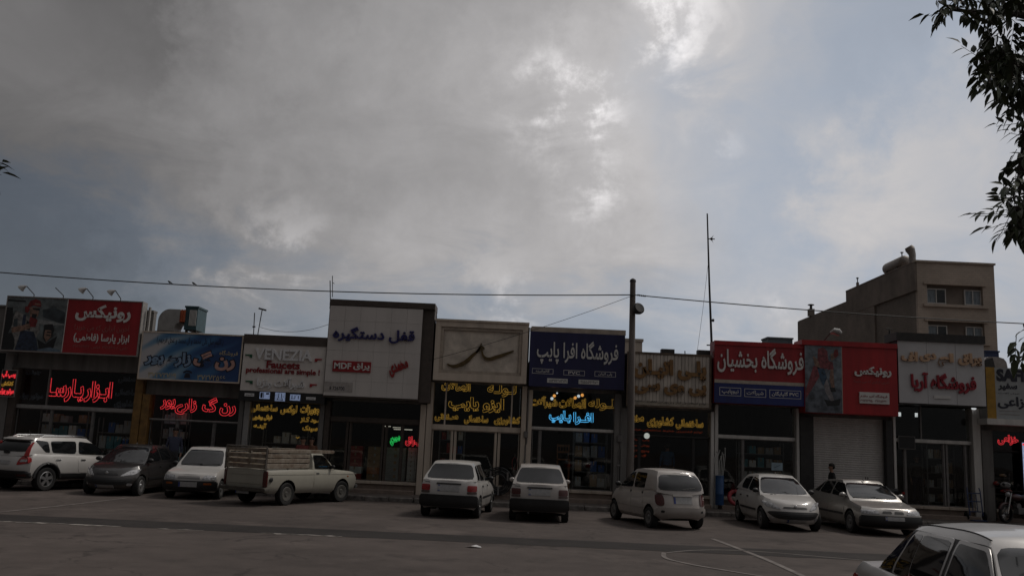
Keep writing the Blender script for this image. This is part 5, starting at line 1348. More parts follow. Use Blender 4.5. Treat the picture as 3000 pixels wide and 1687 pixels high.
def off(f, e): return lambda x: f(x) + e
def pride(label, loc, head, pt, tail=m_tail, rear_view=True, mirror_m=None, glass=m_cg2):
    zt = sitp([(-1.78, .90), (-1.66, .965), (-1.2, .96), (-.5, .93), (.6, .885), (.78, .875), (1.2, .82), (1.6, .735), (1.78, .66)])
    L = Loft([(0, 1.68), (.25, 1.76), (.6, 1.77), (.85, 1.74), (1, 1.68)], [(0, -1.70), (.2, -1.76), (.5, -1.76), (.8, -1.74), (1, -1.68)], [(0, .70), (.1, .765), (.35, .80), (.62, .805), (.85, .785), (1, .735)],
             [(-1.78, .30), (-1.5, .20), (1.45, .19), (1.78, .27)], zt, .20, 3.6, .13, 5, .02, .05)
    c = Car('parked_car', label, 'car', loc, head, L, pt=pt, wheels=(1.10, -1.19, .272)); c.shell(arch=.325)
    C = Loft([(0, .86), (.5, .56), (1, .20)], [(0, -1.655), (.5, -1.46), (1, -1.26)], [(0, .735), (.3, .705), (.75, .60), (1, .535)], off(zt, -.02), [(-1.6, 1.32), (-1.15, 1.425), (-.5, 1.455), (.1, 1.44), (.5, 1.38)], .10, 2.6, .06, 3.2, .02, .02)
    c.cabin(C)
    c.put('windscreen', 'F', [(-.64, .93), (.64, .93), (.515, 1.385), (-.515, 1.385)], glass, .006, .02, 10, S=C)
    c.put('rear_window', 'R', [(-.655, 1.015), (.655, 1.015), (.525, 1.385), (-.525, 1.385)], glass, .006, .02, 10, S=C)
    for k in ('L', 'Rt'):
        c.put('side_window', k, [(-.16, .95), (.70, .915), (.20, 1.37), (-.13, 1.385)], m_cg, .005, .012, 12, S=C)
        c.put('side_window', k, [(-1.02, .975), (-.22, .955), (-.19, 1.385), (-.92, 1.37)], m_cg, .005, .012, 12, S=C)
        c.put('quarter_window', k, [(-1.42, .995), (-1.08, .98), (-.98, 1.365), (-1.16, 1.34)], m_cg, .005, .012, 9, S=C)
        c.put('side_moulding', k, [(-.84, .50), (.74, .50), (.74, .55), (-.84, .55)], m_trim, .012, .02)
    c.door_panels([(-.15, .70, -.17, .72), (-.78, -.17, -1.0, -.19)], (.30, .87), .80)
    # rear
    c.put('tail_light', 'R', [(.50, .70), (.745, .70), (.745, .855), (.50, .855)], tail, .014, .04, 10, both=True)
    c.put('reverse_light', 'R', [(.50, .635), (.745, .635), (.745, .695), (.50, .695)], mat('tail_light_lower', (.10, .07, .065), .2, streak='obj'), .013, .04, 10, both=True)
    c.put('plate_lamp_bar', 'R', [(-.33, .875), (.33, .875), (.33, .905), (-.33, .905)], m_trim, .03, .04)
    c.plate('R', -.29, .29, .69, .855, .012)
    c.put('rear_bumper', 'R', [(-.785, .28), (.785, .28), (.785, .60), (-.785, .60)], m_trim, .045, .08, 14, nu=14)
    c.put('boot_badge', 'R', [(.52, .90), (.66, .90), (.66, .922), (.52, .922)], m_cap, .008, .01, nu=1, nv=1)
    # front
    c.put('headlight', 'F', [(.36, .565), (.735, .565), (.72, .69), (.42, .69)], m_clear, .012, .04, 8, both=True)
    c.put('grille', 'F', [(-.33, .585), (.33, .585), (.33, .675), (-.33, .675)], s_paint_of(pt), .010, .02)
    for k in range(3): c.put('grille_slot', 'F', [(-.31, .595 + k * .027), (.31, .595 + k * .027), (.31, .605 + k * .027), (-.31, .605 + k * .027)], m_trim, .014, .01, nu=4, nv=1)
    c.put('front_bumper', 'F', [(-.785, .25), (.785, .25), (.785, .535), (-.785, .535)], m_trim, .045, .08, 14, nu=14)
    c.put('indicator', 'F', [(.44, .43), (.64, .43), (.64, .485), (.44, .485)], m_amb, .058, .03, 8, both=True)
    c.plate('F', -.26, .26, .36, .50, .062)
    c.wiper([(-.55, .95), (.05, .985)]); c.wiper([(.0, .95), (.55, .985)])
    c.mirror(.62, .97, .09, mirror_m or m_trim, (.055, .09, .06))
    c.wheel_set('cap', track=.775)
    MB().tube([(-1.70, .28, .24), (-1.60, .28, .24), (-1.3, .2, .26)], .025, 8).build('exhaust', m_cap, c.t, smooth=True, world=False)
    MB().cyl((.05, 0, 1.45), (.02, 0, 1.50), .012).build('aerial', m_trim, c.t, world=False)
    return c
def s_paint_of(p): return p
m_pw = paint('white_car_paint', (.50, .485, .465)); m_pw2 = paint('dull_white_car_paint', (.42, .39, .365), 0, .42); m_pgrey = paint('dark_grey_car_paint', (.026, .025, .026), .2, .3)
m_psil = paint('silver_car_paint', (.36, .345, .325), .55, .33); m_psil2 = paint('pale_silver_car_paint', (.46, .45, .44), .45, .33); m_pcream = paint('cream_truck_paint', (.36, .345, .29), 0, .5); m_pbeige = paint('beige_car_paint', (.24, .20, .16), .2, .35)

def hatch206(label, loc, head, pt, rim='silver', lowpt=None, glass=m_cg2):
    zt = sitp([(-1.91, .84), (-1.72, .96), (-1.2, .985), (-.3, .955), (.7, .925), (1.0, .905), (1.35, .83), (1.68, .72), (1.91, .60)])
    L = Loft([(0, 1.80), (.2, 1.90), (.5, 1.91), (.8, 1.84), (1, 1.74)], [(0, -1.80), (.25, -1.90), (.5, -1.89), (.8, -1.83), (1, -1.74)], [(0, .70), (.1, .775), (.35, .825), (.6, .825), (.85, .79), (1, .715)],
             [(-1.91, .30), (-1.6, .20), (1.5, .18), (1.91, .22)], zt, .50, 2.5, .32, 3.0, .035, .05)
    c = Car('parked_car', label, 'car', loc, head, L, pt=pt, wheels=(1.20, -1.24, .285)); c.shell(arch=.335)
    C = Loft([(0, 1.20), (.35, .90), (.7, .58), (1, .22)], [(0, -1.78), (.5, -1.58), (1, -1.30)], [(0, .74), (.3, .70), (.75, .60), (1, .50)], off(zt, -.025), [(-1.7, 1.25), (-1.25, 1.375), (-.5, 1.43), (.1, 1.42), (.6, 1.33), (1.1, 1.15)], .22, 2.2, .14, 2.6, .03, .03)
    c.cabin(C)
    c.put('windscreen', 'F', [(-.68, .95), (.68, .95), (.495, 1.375), (-.495, 1.375)], glass, .012, .025, 9, S=C)
    c.put('rear_window', 'R', [(-.6, 1.03), (.6, 1.03), (.47, 1.33), (-.47, 1.33)], glass, .006, .02, 8, S=C)
    for k in ('L', 'Rt'):
        c.put('side_window', k, [(-.22, .985), (.80, .955), (.30, 1.30), (-.19, 1.37)], m_cg, .005, .012, 8, S=C)
        c.put('side_window', k, [(-1.02, 1.02), (-.29, .995), (-.26, 1.37), (-.98, 1.34)], m_cg, .005, .012, 9, S=C)
        c.put('side_moulding', k, [(-.82, .46), (.78, .46), (.78, .52), (-.82, .52)], m_trim, .012, .02)
    c.door_panels([(-.22, .74, -.24, .80), (-.80, -.24, -1.02, -.26)], (.28, .89), .79, s_trim(pt))
    # front
    c.put('headlight', 'F', [(.36, .555), (.70, .615), (.80, .775), (.58, .745)], m_clear, .014, .05, 5, both=True)
    c.put('grille', 'F', [(-.34, .60), (.34, .60), (.30, .645), (-.30, .645)], m_trim, .012, .02, 8)
    b_ = MB().ell((L.front(0, .645) + .012, 0, .645), (.018, .045, .05), 10, 8).build('emblem', m_chr, c.t, smooth=True, world=False)
    c.put('air_intake', 'F', [(-.52, .315), (.52, .315), (.76, .52), (-.76, .52)], m_trim, .014, .03, 5, nu=14)
    for k in range(3): c.put('intake_bar', 'F', [(-.5 - .03 * k, .36 + k * .045), (.5 + .03 * k, .36 + k * .045), (.5 + .03 * k, .372 + k * .045), (-.5 - .03 * k, .372 + k * .045)], m_under, .022, .012, nu=8, nv=1)
    c.put('fog_lamp', 'F', [(.56, .295), (.66, .295), (.66, .37), (.56, .37)], m_clear, .012, .02, 3, both=True)
    c.plate('F', -.26, .26, .225, .315, .03)
    c.put('front_lip', 'F', [(-.70, .195), (.70, .195), (.70, .222), (-.70, .222)], lowpt or pt, .02, .04, nu=10, nv=2)
    c.put('bonnet_vent', 'F', [(-.42, .0), (-.3, .0), (-.3, .0), (-.42, .0)], m_trim, 0, .001) if False else None
    for yy in (.33, .42):
        vx = 1.02; MB().box(vx - .05, -yy - .03, zt(vx) + .012, vx + .03, -yy + .03, zt(vx) + .03).build('bonnet_vent', m_trim, c.t, world=False)
    # rear
    c.put('tail_light', 'R', [(.52, .66), (.74, .66), (.70, .90), (.60, .90)], m_tail, .012, .04, 6, both=True)
    c.plate('R', -.26, .26, .58, .68, .012)
    c.wiper([(-.6, .965), (.02, 1.0)]); c.wiper([(.0, .965), (.6, 1.0)])
    c.mirror(.72, 1.0, .10, m_trim, (.07, .095, .065))
    c.wheel_set(rim, track=.795)
    MB().cyl((.02, 0, 1.44), (-.06, 0, 1.50), .012).build('aerial', m_trim, c.t, world=False)
    return c
def s_trim(pt): return m_trim

# white sport utility vehicle at the left edge, seen from behind
zt = sitp([(-2.14, 0.980), (-1.95, 1.050), (-1.2, 1.060), (0, 1.020), (.9, 0.990), (1.2, 0.985), (1.6, 0.930), (1.95, 0.850), (2.14, 0.740)])
L = Loft([(0, 2.020), (.3, 2.120), (.6, 2.120), (1, 2.000)], [(0, -2.02), (.2, -2.11), (.5, -2.12), (.8, -2.08), (1, -2.0)], [(0, 0.800), (.1, 0.865), (.35, 0.895), (.65, 0.895), (.88, 0.860), (1, 0.800)],
         [(-2.14, 0.420), (-1.8, 0.300), (1.7, 0.300), (2.14, 0.360)], zt, .35, 3, .25, 4, .03, .04)
c = Car('parked_car', 'white sport utility vehicle with roof rails at the left edge', 'car', (-13.80, 28.45), 67, L, pt=m_pw, wheels=(1.30, -1.29, .345)); c.shell(arch=.41)
C = Loft([(0, 1.342), (.5, 0.920), (1, 0.420)], [(0, -2.03), (.5, -1.93), (1, -1.72)], [(0, 0.800), (.3, 0.770), (.75, 0.680), (1, 0.600)], off(zt, -.03), [(-2.0, 1.474), (-1.6, 1.526), (-.6, 1.553), (.3, 1.526), (.9, 1.394)], .18, 2.4, .12, 3, .03, .03)
c.cabin(C)
c.put('windscreen', 'F', [(-.72, 1.030), (.72, 1.030), (.58, 1.474), (-.58, 1.474)], m_cg2, .007, .02, 9, S=C)
c.put('rear_window', 'R', [(-.70, 1.122), (.70, 1.122), (.60, 1.438), (-.60, 1.438)], m_cg, .008, .02, 8, S=C)
c.put('rear_spoiler', 'R', [(-.60, 1.474), (.60, 1.474), (.58, 1.513), (-.58, 1.513)], m_pw, .10, .12, 8, S=C)
for k in ('L', 'Rt'):
    c.put('side_window', k, [(-.18, 1.070), (1.02, 1.040), (.45, 1.403), (-.12, 1.456)], m_cg, .006, .012, 9, S=C)
    c.put('side_window', k, [(-1.12, 1.104), (-.27, 1.078), (-.21, 1.456), (-1.14, 1.447)], m_cg, .006, .012, 10, S=C)
    c.put('quarter_window', k, [(-1.36, 1.122), (-1.20, 1.108), (-1.22, 1.430), (-1.66, 1.474)], m_cg, .006, .012, 8, S=C)
    sg = 1 if k == 'L' else -1
    c.put('sill_cladding', k, [(-.86, 0.320), (.88, 0.320), (.88, 0.500), (-.86, 0.500)], m_trim, .016, .03)
    rl = MB(); yy = sg * .56; rl.tube([(-1.45, yy, 1.526), (-1.30, yy, 1.592), (-.2, yy, 1.610), (.10, yy, 1.597), (.28, yy, 1.535)], .022, 6); rl.build('roof_rail', m_chr, c.t, smooth=True, world=False)
    for xx in (1.30, -1.29):
        ar = MB(); a0, a1 = (.06, math.pi - .06)
        pts = [(xx + .445 * math.cos(a0 + (a1 - a0) * q / 14), sg * (L.side(xx, .6) + .006), .355 + .445 * math.sin(a0 + (a1 - a0) * q / 14)) for q in range(15)]
        ar.tube(pts, .042, 6); ar.build('wheel_arch_trim', m_trim, c.t, smooth=True, world=False)
c.door_panels([(-.20, .86, -.22, .95), (-.84, -.22, -1.12, -.24)], (.52, 1.000), .885, m_chr, .16)
for mir in (1, -1):
    q = [(.52 * mir, 0.740), (.82 * mir, 0.800), (.84 * mir, 0.930), (.60 * mir, 1.020)]
    o = c.put('tail_light', 'R', q, m_tail, .014, .04, 7)[0]
    c.put('reverse_light', 'R', [(.60 * mir, 0.830), (.80 * mir, 0.850), (.80 * mir, 0.910), (.62 * mir, 0.910)], m_clear, .02, .02, 5, parent=o)
    c.put('upper_tail_light', 'R', [(.66 * mir, 1.000), (.79 * mir, 1.000), (.70 * mir, 1.403), (.655 * mir, 1.403)], m_tail, .022, .035, 8, S=C)
    c.put('tail_light_wrap', 'Rt' if mir < 0 else 'L', [(-1.97, 0.800), (-1.84, 0.860), (-1.86, 0.960), (-1.98, 1.000)], m_tail, .010, .03, 6)
c.put('rear_bumper', 'R', [(-.86, 0.370), (.86, 0.370), (.86, 0.580), (-.86, 0.580)], m_trim, .035, .07, 14, nu=14)
c.put('reflector', 'R', [(-.80, 0.430), (-.55, 0.430), (-.55, 0.480), (-.80, 0.480)], m_taild, .042, .02, nu=2, nv=2); c.put('reflector', 'R', [(.80, 0.430), (.55, 0.430), (.55, 0.480), (.80, 0.480)], m_taild, .042, .02, nu=2, nv=2)
c.plate('R', -.27, .27, .75, .86, .012)
c.put('badge', 'R', [(-.12, 1.060), (.12, 1.060), (.12, 1.139), (-.12, 1.139)], m_trim, .03, .02, 6)
c.put('headlight', 'F', [(.46, 0.720), (.80, 0.740), (.82, 0.880), (.60, 0.860)], m_clear, .014, .04, 6, both=True)
c.put('grille', 'F', [(-.40, 0.660), (.40, 0.660), (.40, 0.800), (-.40, 0.800)], m_trim, .012, .03, 8)
c.put('front_bumper', 'F', [(-.80, 0.360), (.80, 0.360), (.80, 0.550), (-.80, 0.550)], m_trim, .03, .06, 12, nu=12)
c.wiper([(-.1, 1.148), (.4, 1.166)], 'R')
c.mirror(.98, 1.12, .12, m_trim, (.08, .12, .085)); c.wheel_set('alloy5', wid=.22, track=.875)
MB().cyl((-1.3, 0, 1.62), (-1.36, 0, 1.73), .012).build('aerial', m_trim, c.t, world=False)

hatch206('dark grey hatchback facing the street beside the white sport utility vehicle', (-11.38, 27.95), -91, m_pgrey, 'silver')
pride('white hatchback with black bumper facing the street, left of the slatted pickup', (-9.10, 27.9), -88, m_pw)

# cream pickup with slatted wooden sides
zt = sitp([(-2.15, .985), (-1.0, .985), (-.1, .985), (.9, .965), (1.3, .945), (1.8, .90), (2.05, .84), (2.2, .72)])
L = Loft([(0, 2.08), (.3, 2.16), (.7, 2.17), (1, 2.08)], [(0, -2.10), (.3, -2.14), (1, -2.14)], [(0, .70), (.12, .77), (.4, .80), (.7, .80), (.92, .775), (1, .74)],
         [(-2.15, .40), (-1.9, .34), (1.8, .30), (2.2, .36)], zt, .22, 3.2, .05, 8, .02, .03)
pk = Car('pickup_truck', 'cream pickup truck with slatted metal rack, seen from behind', 'pickup truck', (-6.20, 27.1), 63, L, pt=m_pcream, wheels=(1.26, -1.24, .315)); pk.shell(arch=.385)
C = Loft([(0, .98), (.5, .80), (1, .50)], [(0, -.22), (1, -.12)], [(0, .75), (.3, .73), (.8, .63), (1, .57)], off(zt, -.02), [(-.3, 1.42), (0, 1.46), (.4, 1.455), (.7, 1.40)], .10, 2.6, .05, 5, .02, .0)
pk.cabin(C)
pk.put('windscreen', 'F', [(-.66, 1.0), (.66, 1.0), (.56, 1.38), (-.56, 1.38)], m_cg2, .006, .02, 9, S=C); pk.put('rear_window', 'R', [(-.55, 1.05), (.55, 1.05), (.5, 1.36), (-.5, 1.36)], m_cg, .006, .02, 9, S=C)
for k in ('L', 'Rt'): pk.put('side_window', k, [(-.08, 1.0), (.80, .995), (.47, 1.39), (-.04, 1.40)], m_cg, .006, .012, 10, S=C)
pk.door_panels([(-.10, .92, -.12, .90)], (.36, .95), .86, m_chr, .12)
for k in ('L', 'Rt'): pk.put('body_crease', k, [(-2.05, .855), (2.0, .835), (2.0, .85), (-2.05, .87)], m_pcream, .010, .012, nu=14, nv=1)
tg = pk.put('tailgate', 'R', [(-.66, .50), (.66, .50), (.66, .965), (-.66, .965)], m_pcream, .012, .02, 16)[0]
pk.put('pressed_rib', 'R', [(-.60, .60), (.60, .60), (.60, .615), (-.60, .615)], m_pcream, .022, .014, nu=4, nv=1, parent=tg); pk.put('pressed_rib', 'R', [(-.60, .84), (.60, .84), (.60, .855), (-.60, .855)], m_pcream, .022, .014, nu=4, nv=1, parent=tg)
pk.put('tail_light', 'R', [(.675, .52), (.78, .52), (.78, .95), (.675, .95)], m_taild, .03, .05, 8, both=True)
pk.put('rear_bumper', 'R', [(-.84, .40), (.84, .40), (.84, .50), (-.84, .50)], mat('dull_bumper_steel', (.15, .14, .12), .55, metal=.3, var=.25, streak='obj'), .16, .20, 14, nu=12)
pk.plate('R', -.24, .24, .32, .39, .10)
pk.put('headlight', 'F', [(.46, .58), (.72, .58), (.72, .80), (.46, .80)], m_clear, .015, .04, 3, both=True); pk.put('grille', 'F', [(-.42, .60), (.42, .60), (.42, .78), (-.42, .78)], m_trim, .012, .03, 10); pk.put('front_bumper', 'F', [(-.80, .40), (.80, .40), (.80, .52), (-.80, .52)], m_cap, .09, .10, 14, nu=12)
fc = MB().ell((-1.95, -.80, .72), (.07, .02, .07), 12, 6).build('fuel_cap', m_trim, pk.t, smooth=True, world=False)
pk.put('side_repeater', 'Rt', [(1.48, .76), (1.55, .76), (1.55, .79), (1.48, .79)], m_amb, .012, .012, nu=1, nv=1)
m_slat = mat('weathered_rack_slat', (.26, .225, .18), .7, var=.34, scale=5, c2=(.10, .055, .03), streak='obj'); m_post = mat('rack_post', (.19, .165, .14), .7, var=.3, scale=5, streak='obj')
for sg in (1, -1):
    for k, (z0, z1, th) in enumerate(((1.02, 1.145, .03), (1.17, 1.285, .03), (1.31, 1.415, .03), (1.445, 1.54, .05))):
        MB().box(-2.12, sg * .74 - th / 2, z0, -.32 if k < 3 else .75, sg * .74 + th / 2, z1).build('rack_slat', m_slat, pk.t, world=False, bevel=.008)
    for x in (-2.08, -1.2, -.36): MB().box(x - .03, sg * .70 - .02, .96, x + .03, sg * .70 + .018, 1.50).build('rack_post', m_post, pk.t, world=False)
for k, (z0, z1) in enumerate(((1.01, 1.125), (1.15, 1.265), (1.30, 1.41), (1.48, 1.56))):
    MB().box(-2.16, -.70, z0, -2.125, .70, z1).build('rack_slat', m_slat, pk.t, world=False, bevel=.008)
for k, (z0, z1) in enumerate(((1.05, 1.13), (1.2, 1.28), (1.45, 1.54))): MB().box(-.318, -.70, z0, -.285, .70, z1).build('rack_slat', m_slat, pk.t, world=False, bevel=.008)
MB().box(.755, -.76, 1.46, .80, .76, 1.53).build('rack_slat', m_slat, pk.t, world=False, bevel=.008)
for (a, b) in ((-2.15, -.735), (-2.15, .735)): MB().tube([(a, b, .97), (a, b, 1.60)], .025, 6).build('rack_post', m_post, pk.t, world=False)
MB().tube([(-2.15, -.735, 1.60), (-2.15, .735, 1.60)], .025, 6).build('rack_top_rail', m_post, pk.t, world=False)
pk.mirror(.72, 1.05, .08, m_trim, (.05, .08, .06)); pk.wheel_set('steel', track=.775, steer=-10)

pride('white hatchback seen squarely from behind with bright red tail lights', (-1.22, 25.7), 83, m_pw)
pride('dull white hatchback seen from behind with dark red tail lights', (1.03, 25.6), 88, m_pw2, tail=m_taild, mirror_m=m_pw2)

# small rounded white city car seen from behind
zt = sitp([(-1.77, .86), (-1.6, .95), (-.6, .955), (.5, .93), (.85, .92), (1.2, .86), (1.55, .76), (1.77, .62)])
L = Loft([(0, 1.66), (.3, 1.76), (.6, 1.75), (1, 1.58)], [(0, -1.66), (.2, -1.76), (.45, -1.76), (.7, -1.72), (1, -1.66)], [(0, .64), (.1, .715), (.35, .752), (.65, .752), (.88, .72), (1, .67)],
         [(-1.77, .33), (-1.5, .22), (1.4, .20), (1.77, .26)], zt, .42, 2.6, .22, 3.6, .03, .05)
q7 = Car('parked_car', 'small rounded white city car seen from behind beside the street pole', 'car', (4.20, 25.2), 106, L, pt=m_pw2, wheels=(1.12, -1.20, .272)); q7.shell(arch=.325)
C = Loft([(0, 1.12), (.4, .78), (1, .22)], [(0, -1.69), (.5, -1.62), (1, -1.42)], [(0, .69), (.3, .675), (.75, .605), (1, .53)], off(zt, -.025), [(-1.66, 1.37), (-1.3, 1.45), (-.5, 1.485), (.1, 1.45), (.6, 1.32)], .18, 2.3, .12, 2.6, .035, .02)
q7.cabin(C)
q7.put('windscreen', 'F', [(-.6, .96), (.6, .96), (.47, 1.39), (-.47, 1.39)], m_cg2, .006, .02, 9, S=C)
q7.put('rear_window', 'R', [(-.65, .99), (.65, .99), (.545, 1.385), (-.545, 1.385)], m_cg2, .012, .02, 7, S=C)
for k in ('L', 'Rt'):
    q7.put('side_window', k, [(-.12, .985), (.82, .965), (.22, 1.36), (-.08, 1.40)], m_cg, .006, .012, 8, S=C)
    q7.put('side_window', k, [(-.86, 1.0), (-.20, .99), (-.15, 1.40), (-.84, 1.39)], m_cg, .006, .012, 9, S=C)
    q7.put('body_crease', k, [(-.84, .50), (.78, .50), (.78, .515), (-.84, .515)], m_pw2, .012, .016, nu=8, nv=1)
    for xx in (-.76, -.02):
        sg = 1 if k == 'L' else -1; MB().ell((xx, sg * (L.side(xx, .88) + .004), .88), (.042, .012, .038), 12, 6).build('door_handle', m_trim, q7.t, smooth=True, world=False)
q7.door_panels([(-.10, .78, -.12, .80), (-.80, -.12, -.86, -.14)], (.30, .93))
q7.put('tail_light', 'R', [(.50, .60), (.70, .60), (.70, .90), (.52, .90)], m_taild, .02, .05, 3, both=True)
q7.put('rear_bumper', 'R', [(-.72, .31), (.72, .31), (.72, .57), (-.72, .57)], m_pw2, .04, .08, 9, nu=14)
q7.put('reflector', 'R', [(.52, .43), (.60, .43), (.60, .49), (.52, .49)], m_trim, .052, .02, 3, both=True)
q7.put('plate_lamp_bar', 'R', [(-.28, .845), (.28, .845), (.28, .885), (-.28, .885)], m_pw2, .03, .04); q7.plate('R', -.26, .26, .66, .83, .012)
q7.put('headlight', 'F', [(.40, .60), (.62, .60), (.62, .74), (.40, .74)], m_clear, .014, .04, 3, both=True); q7.put('front_bumper', 'F', [(-.66, .28), (.66, .28), (.66, .46), (-.66, .46)], m_pw2, .03, .06, 9, nu=12)
q7.wiper([(.0, 1.02), (-.42, 1.07)], 'R'); q7.mirror(.78, 1.02, .10, m_trim, (.06, .085, .065)); q7.wheel_set('cap', track=.73)

hatch206('white hatchback with black grille mouth facing the street by the red inner tube', (7.95, 26.45), -90, m_pw, 'cap', glass=m_cg2)

# silver wedge shaped family car
zt = sitp([(-2.2, .93), (-1.9, .99), (-1.0, .965), (.3, .925), (.95, .90), (1.4, .82), (1.9, .735), (2.1, .69), (2.22, .60)])
def xantia(label, loc, head, pt, glass=m_cg2):
    L = Loft([(0, 2.08), (.3, 2.20), (.6, 2.20), (.85, 2.16), (1, 2.08)], [(0, -2.1), (.3, -2.2), (.6, -2.2), (1, -2.1)], [(0, .74), (.1, .83), (.35, .875), (.65, .875), (.88, .835), (1, .775)],
             [(-2.22, .28), (-1.9, .18), (1.8, .17), (2.22, .22)], zt, .22, 3.0, .18, 4, .025, .05)
    c = Car('parked_car', label, 'car', loc, head, L, pt=pt, wheels=(1.32, -1.38, .30)); c.shell(arch=.35)
    C = Loft([(0, 1.32), (.5, .86), (1, .30)], [(0, -1.95), (.5, -1.55), (1, -1.05)], [(0, .775), (.3, .74), (.75, .63), (1, .555)], off(zt, -.025), [(-1.7, 1.15), (-1.1, 1.33), (-.4, 1.385), (.3, 1.375), (.7, 1.30)], .14, 2.4, .10, 2.8, .025, .03)
    c.cabin(C)
    c.put('windscreen', 'F', [(-.69, .935), (.69, .935), (.545, 1.325), (-.545, 1.325)], glass, .012, .025, 9, S=C); c.put('rear_window', 'R', [(-.62, 1.06), (.62, 1.06), (.52, 1.28), (-.52, 1.28)], m_cg, .006, .02, 9, S=C)
    for k in ('L', 'Rt'):
        c.put('side_window', k, [(-.10, .965), (.98, .935), (.42, 1.30), (-.06, 1.335)], m_cg, .006, .012, 9, S=C); c.put('side_window', k, [(-1.0, .995), (-.18, .97), (-.13, 1.335), (-.86, 1.32)], m_cg, .006, .012, 9, S=C)
        c.put('quarter_window', k, [(-1.46, 1.01), (-1.08, 1.0), (-.95, 1.31), (-1.08, 1.27)], m_cg, .006, .012, 8, S=C); c.put('side_moulding', k, [(-.95, .46), (.90, .46), (.90, .52), (-.95, .52)], m_trim, .012, .02)
    c.door_panels([(-.10, .92, -.12, .98), (-.95, -.12, -1.08, -.14)], (.27, .88), .78, pt, .15)
    c.put('headlight', 'F', [(.36, .575), (.80, .575), (.80, .675), (.42, .68)], m_clear, .012, .05, 8, both=True)
    c.put('grille', 'F', [(-.30, .60), (-.03, .60), (-.05, .66), (-.27, .66)], m_trim, .012, .03, 8); c.put('grille', 'F', [(.03, .60), (.30, .60), (.27, .66), (.05, .66)], m_trim, .012, .03, 8)
    c.put('front_bumper', 'F', [(-.85, .23), (.85, .23), (.85, .535), (-.85, .535)], m_trim, .045, .09, 12, nu=14); c.put('bumper_strip', 'F', [(-.84, .54), (.84, .54), (.84, .566), (-.84, .566)], pt, .03, .05, nu=14, nv=2)
    c.plate('F', -.26, .26, .42, .52, .06); c.put('tail_light', 'R', [(.48, .68), (.82, .68), (.82, .84), (.48, .84)], m_tail, .012, .04, 8, both=True); c.put('rear_bumper', 'R', [(-.85, .25), (.85, .25), (.85, .55), (-.85, .55)], m_trim, .04, .08, 12, nu=12)
    c.wiper([(-.62, .95), (.0, .975)]); c.wiper([(.0, .95), (.6, .975)]); c.mirror(.86, .99, .11, pt, (.07, .10, .07)); c.wheel_set('cap', track=.85)
    MB().cyl((.35, 0, 1.39), (.28, 0, 1.44), .012).build('aerial', m_trim, c.t, world=False)
    return c
xantia('silver wedge nosed family car facing the street before the roller shutter', (10.42, 26.55), -88, m_psil)
xantia('beige car end cut by the right edge of the picture', (18.55, 28.0), 180, m_pbeige)

# silver saloon in the right foreground
zt = sitp([(-2.2, .90), (-2.05, .945), (-1.6, .955), (-1.35, .96), (-.4, .945), (.6, .915), (1.0, .90), (1.6, .84), (2.0, .76), (2.2, .66)])
L = Loft([(0, 2.06), (.3, 2.17), (.6, 2.17), (.85, 2.14), (1, 2.06)], [(0, -2.08), (.3, -2.18), (.6, -2.19), (.85, -2.18), (1, -2.12)], [(0, .72), (.1, .80), (.35, .845), (.65, .848), (.85, .825), (.95, .795), (1, .76)],
         [(-2.2, .30), (-1.9, .20), (1.8, .19), (2.2, .26)], zt, .22, 3.0, .14, 5, .03, .045)
fg = Car('silver_saloon', 'silver saloon car in the right foreground, cut by the bottom edge', 'car', (4.20, 7.08), -94, L, pt=m_psil2, wheels=(1.30, -1.36, .30), group=None); fg.shell(arch=.35)
C = Loft([(0, 1.10), (.5, .78), (1, .42)], [(0, -1.62), (.5, -1.38), (1, -1.06)], [(0, .755), (.3, .725), (.7, .645), (.9, .59), (1, .545)], off(zt, -.02), [(-1.5, 1.22), (-1.0, 1.365), (-.4, 1.405), (.2, 1.40), (.6, 1.335)], .12, 2.5, .08, 3.0, .035, .02)
fg.cabin(C)
fg.put('windscreen', 'F', [(-.68, .95), (.68, .95), (.535, 1.345), (-.535, 1.345)], m_cg2, .007, .02, 10, S=C, nu=14, nv=8); fg.put('rear_window', 'R', [(-.62, 1.0), (.62, 1.0), (.52, 1.33), (-.52, 1.33)], m_cg, .007, .02, 10, S=C, nu=14, nv=8)
for k in ('L', 'Rt'):
    # dark surround, bright door frames, then glass
    fg.put('window_surround', k, [(-1.50, .965), (.92, .935), (.40, 1.345), (-1.04, 1.335)], m_trim, .004, .010, 16, S=C, nu=16, nv=8)
    fr_ = fg.put('door_frame', k, [(-1.14, .962), (-.13, .952), (-.10, 1.345), (-.93, 1.332)], m_psil2, .010, .014, 14, S=C, nu=14, nv=8)[0]
    fg.put('side_window', k, [(-1.085, .972), (-.74, .967), (-.71, 1.315), (-.915, 1.305)], m_cg, .013, .010, 14, S=C, parent=fr_); fg.put('side_window', k, [(-.725, .967), (-.165, .962), (-.135, 1.322), (-.695, 1.317)], m_cg, .013, .010, 14, S=C, parent=fr_)
    fr_ = fg.put('door_frame', k, [(-.075, .952), (.88, .935), (.40, 1.332), (-.045, 1.347)], m_psil2, .010, .014, 14, S=C, nu=14, nv=8)[0]
    fg.put('side_window', k, [(-.045, .962), (.83, .945), (.385, 1.308), (-.018, 1.322)], m_cg, .013, .010, 14, S=C, parent=fr_, nu=12, nv=8)
    fg.put('quarter_window', k, [(-1.47, .975), (-1.165, .97), (-.945, 1.315), (-1.06, 1.31)], m_cg, .009, .012, 10, S=C)
    sg = 1 if k == 'L' else -1
    gp = [(x_, sg * (C.wid(x_, .985) - .0), C.z(x_, .985) + .004) for x_ in np.linspace(.34, -1.02, 16)]
    MB().tube(gp, .005, 6).build('roof_gutter', m_trim, fg.t, smooth=True, world=False)
    fg.put('side_moulding', k, [(-.95, .50), (.90, .50), (.90, .55), (-.95, .55)], m_trim, .012, .02)
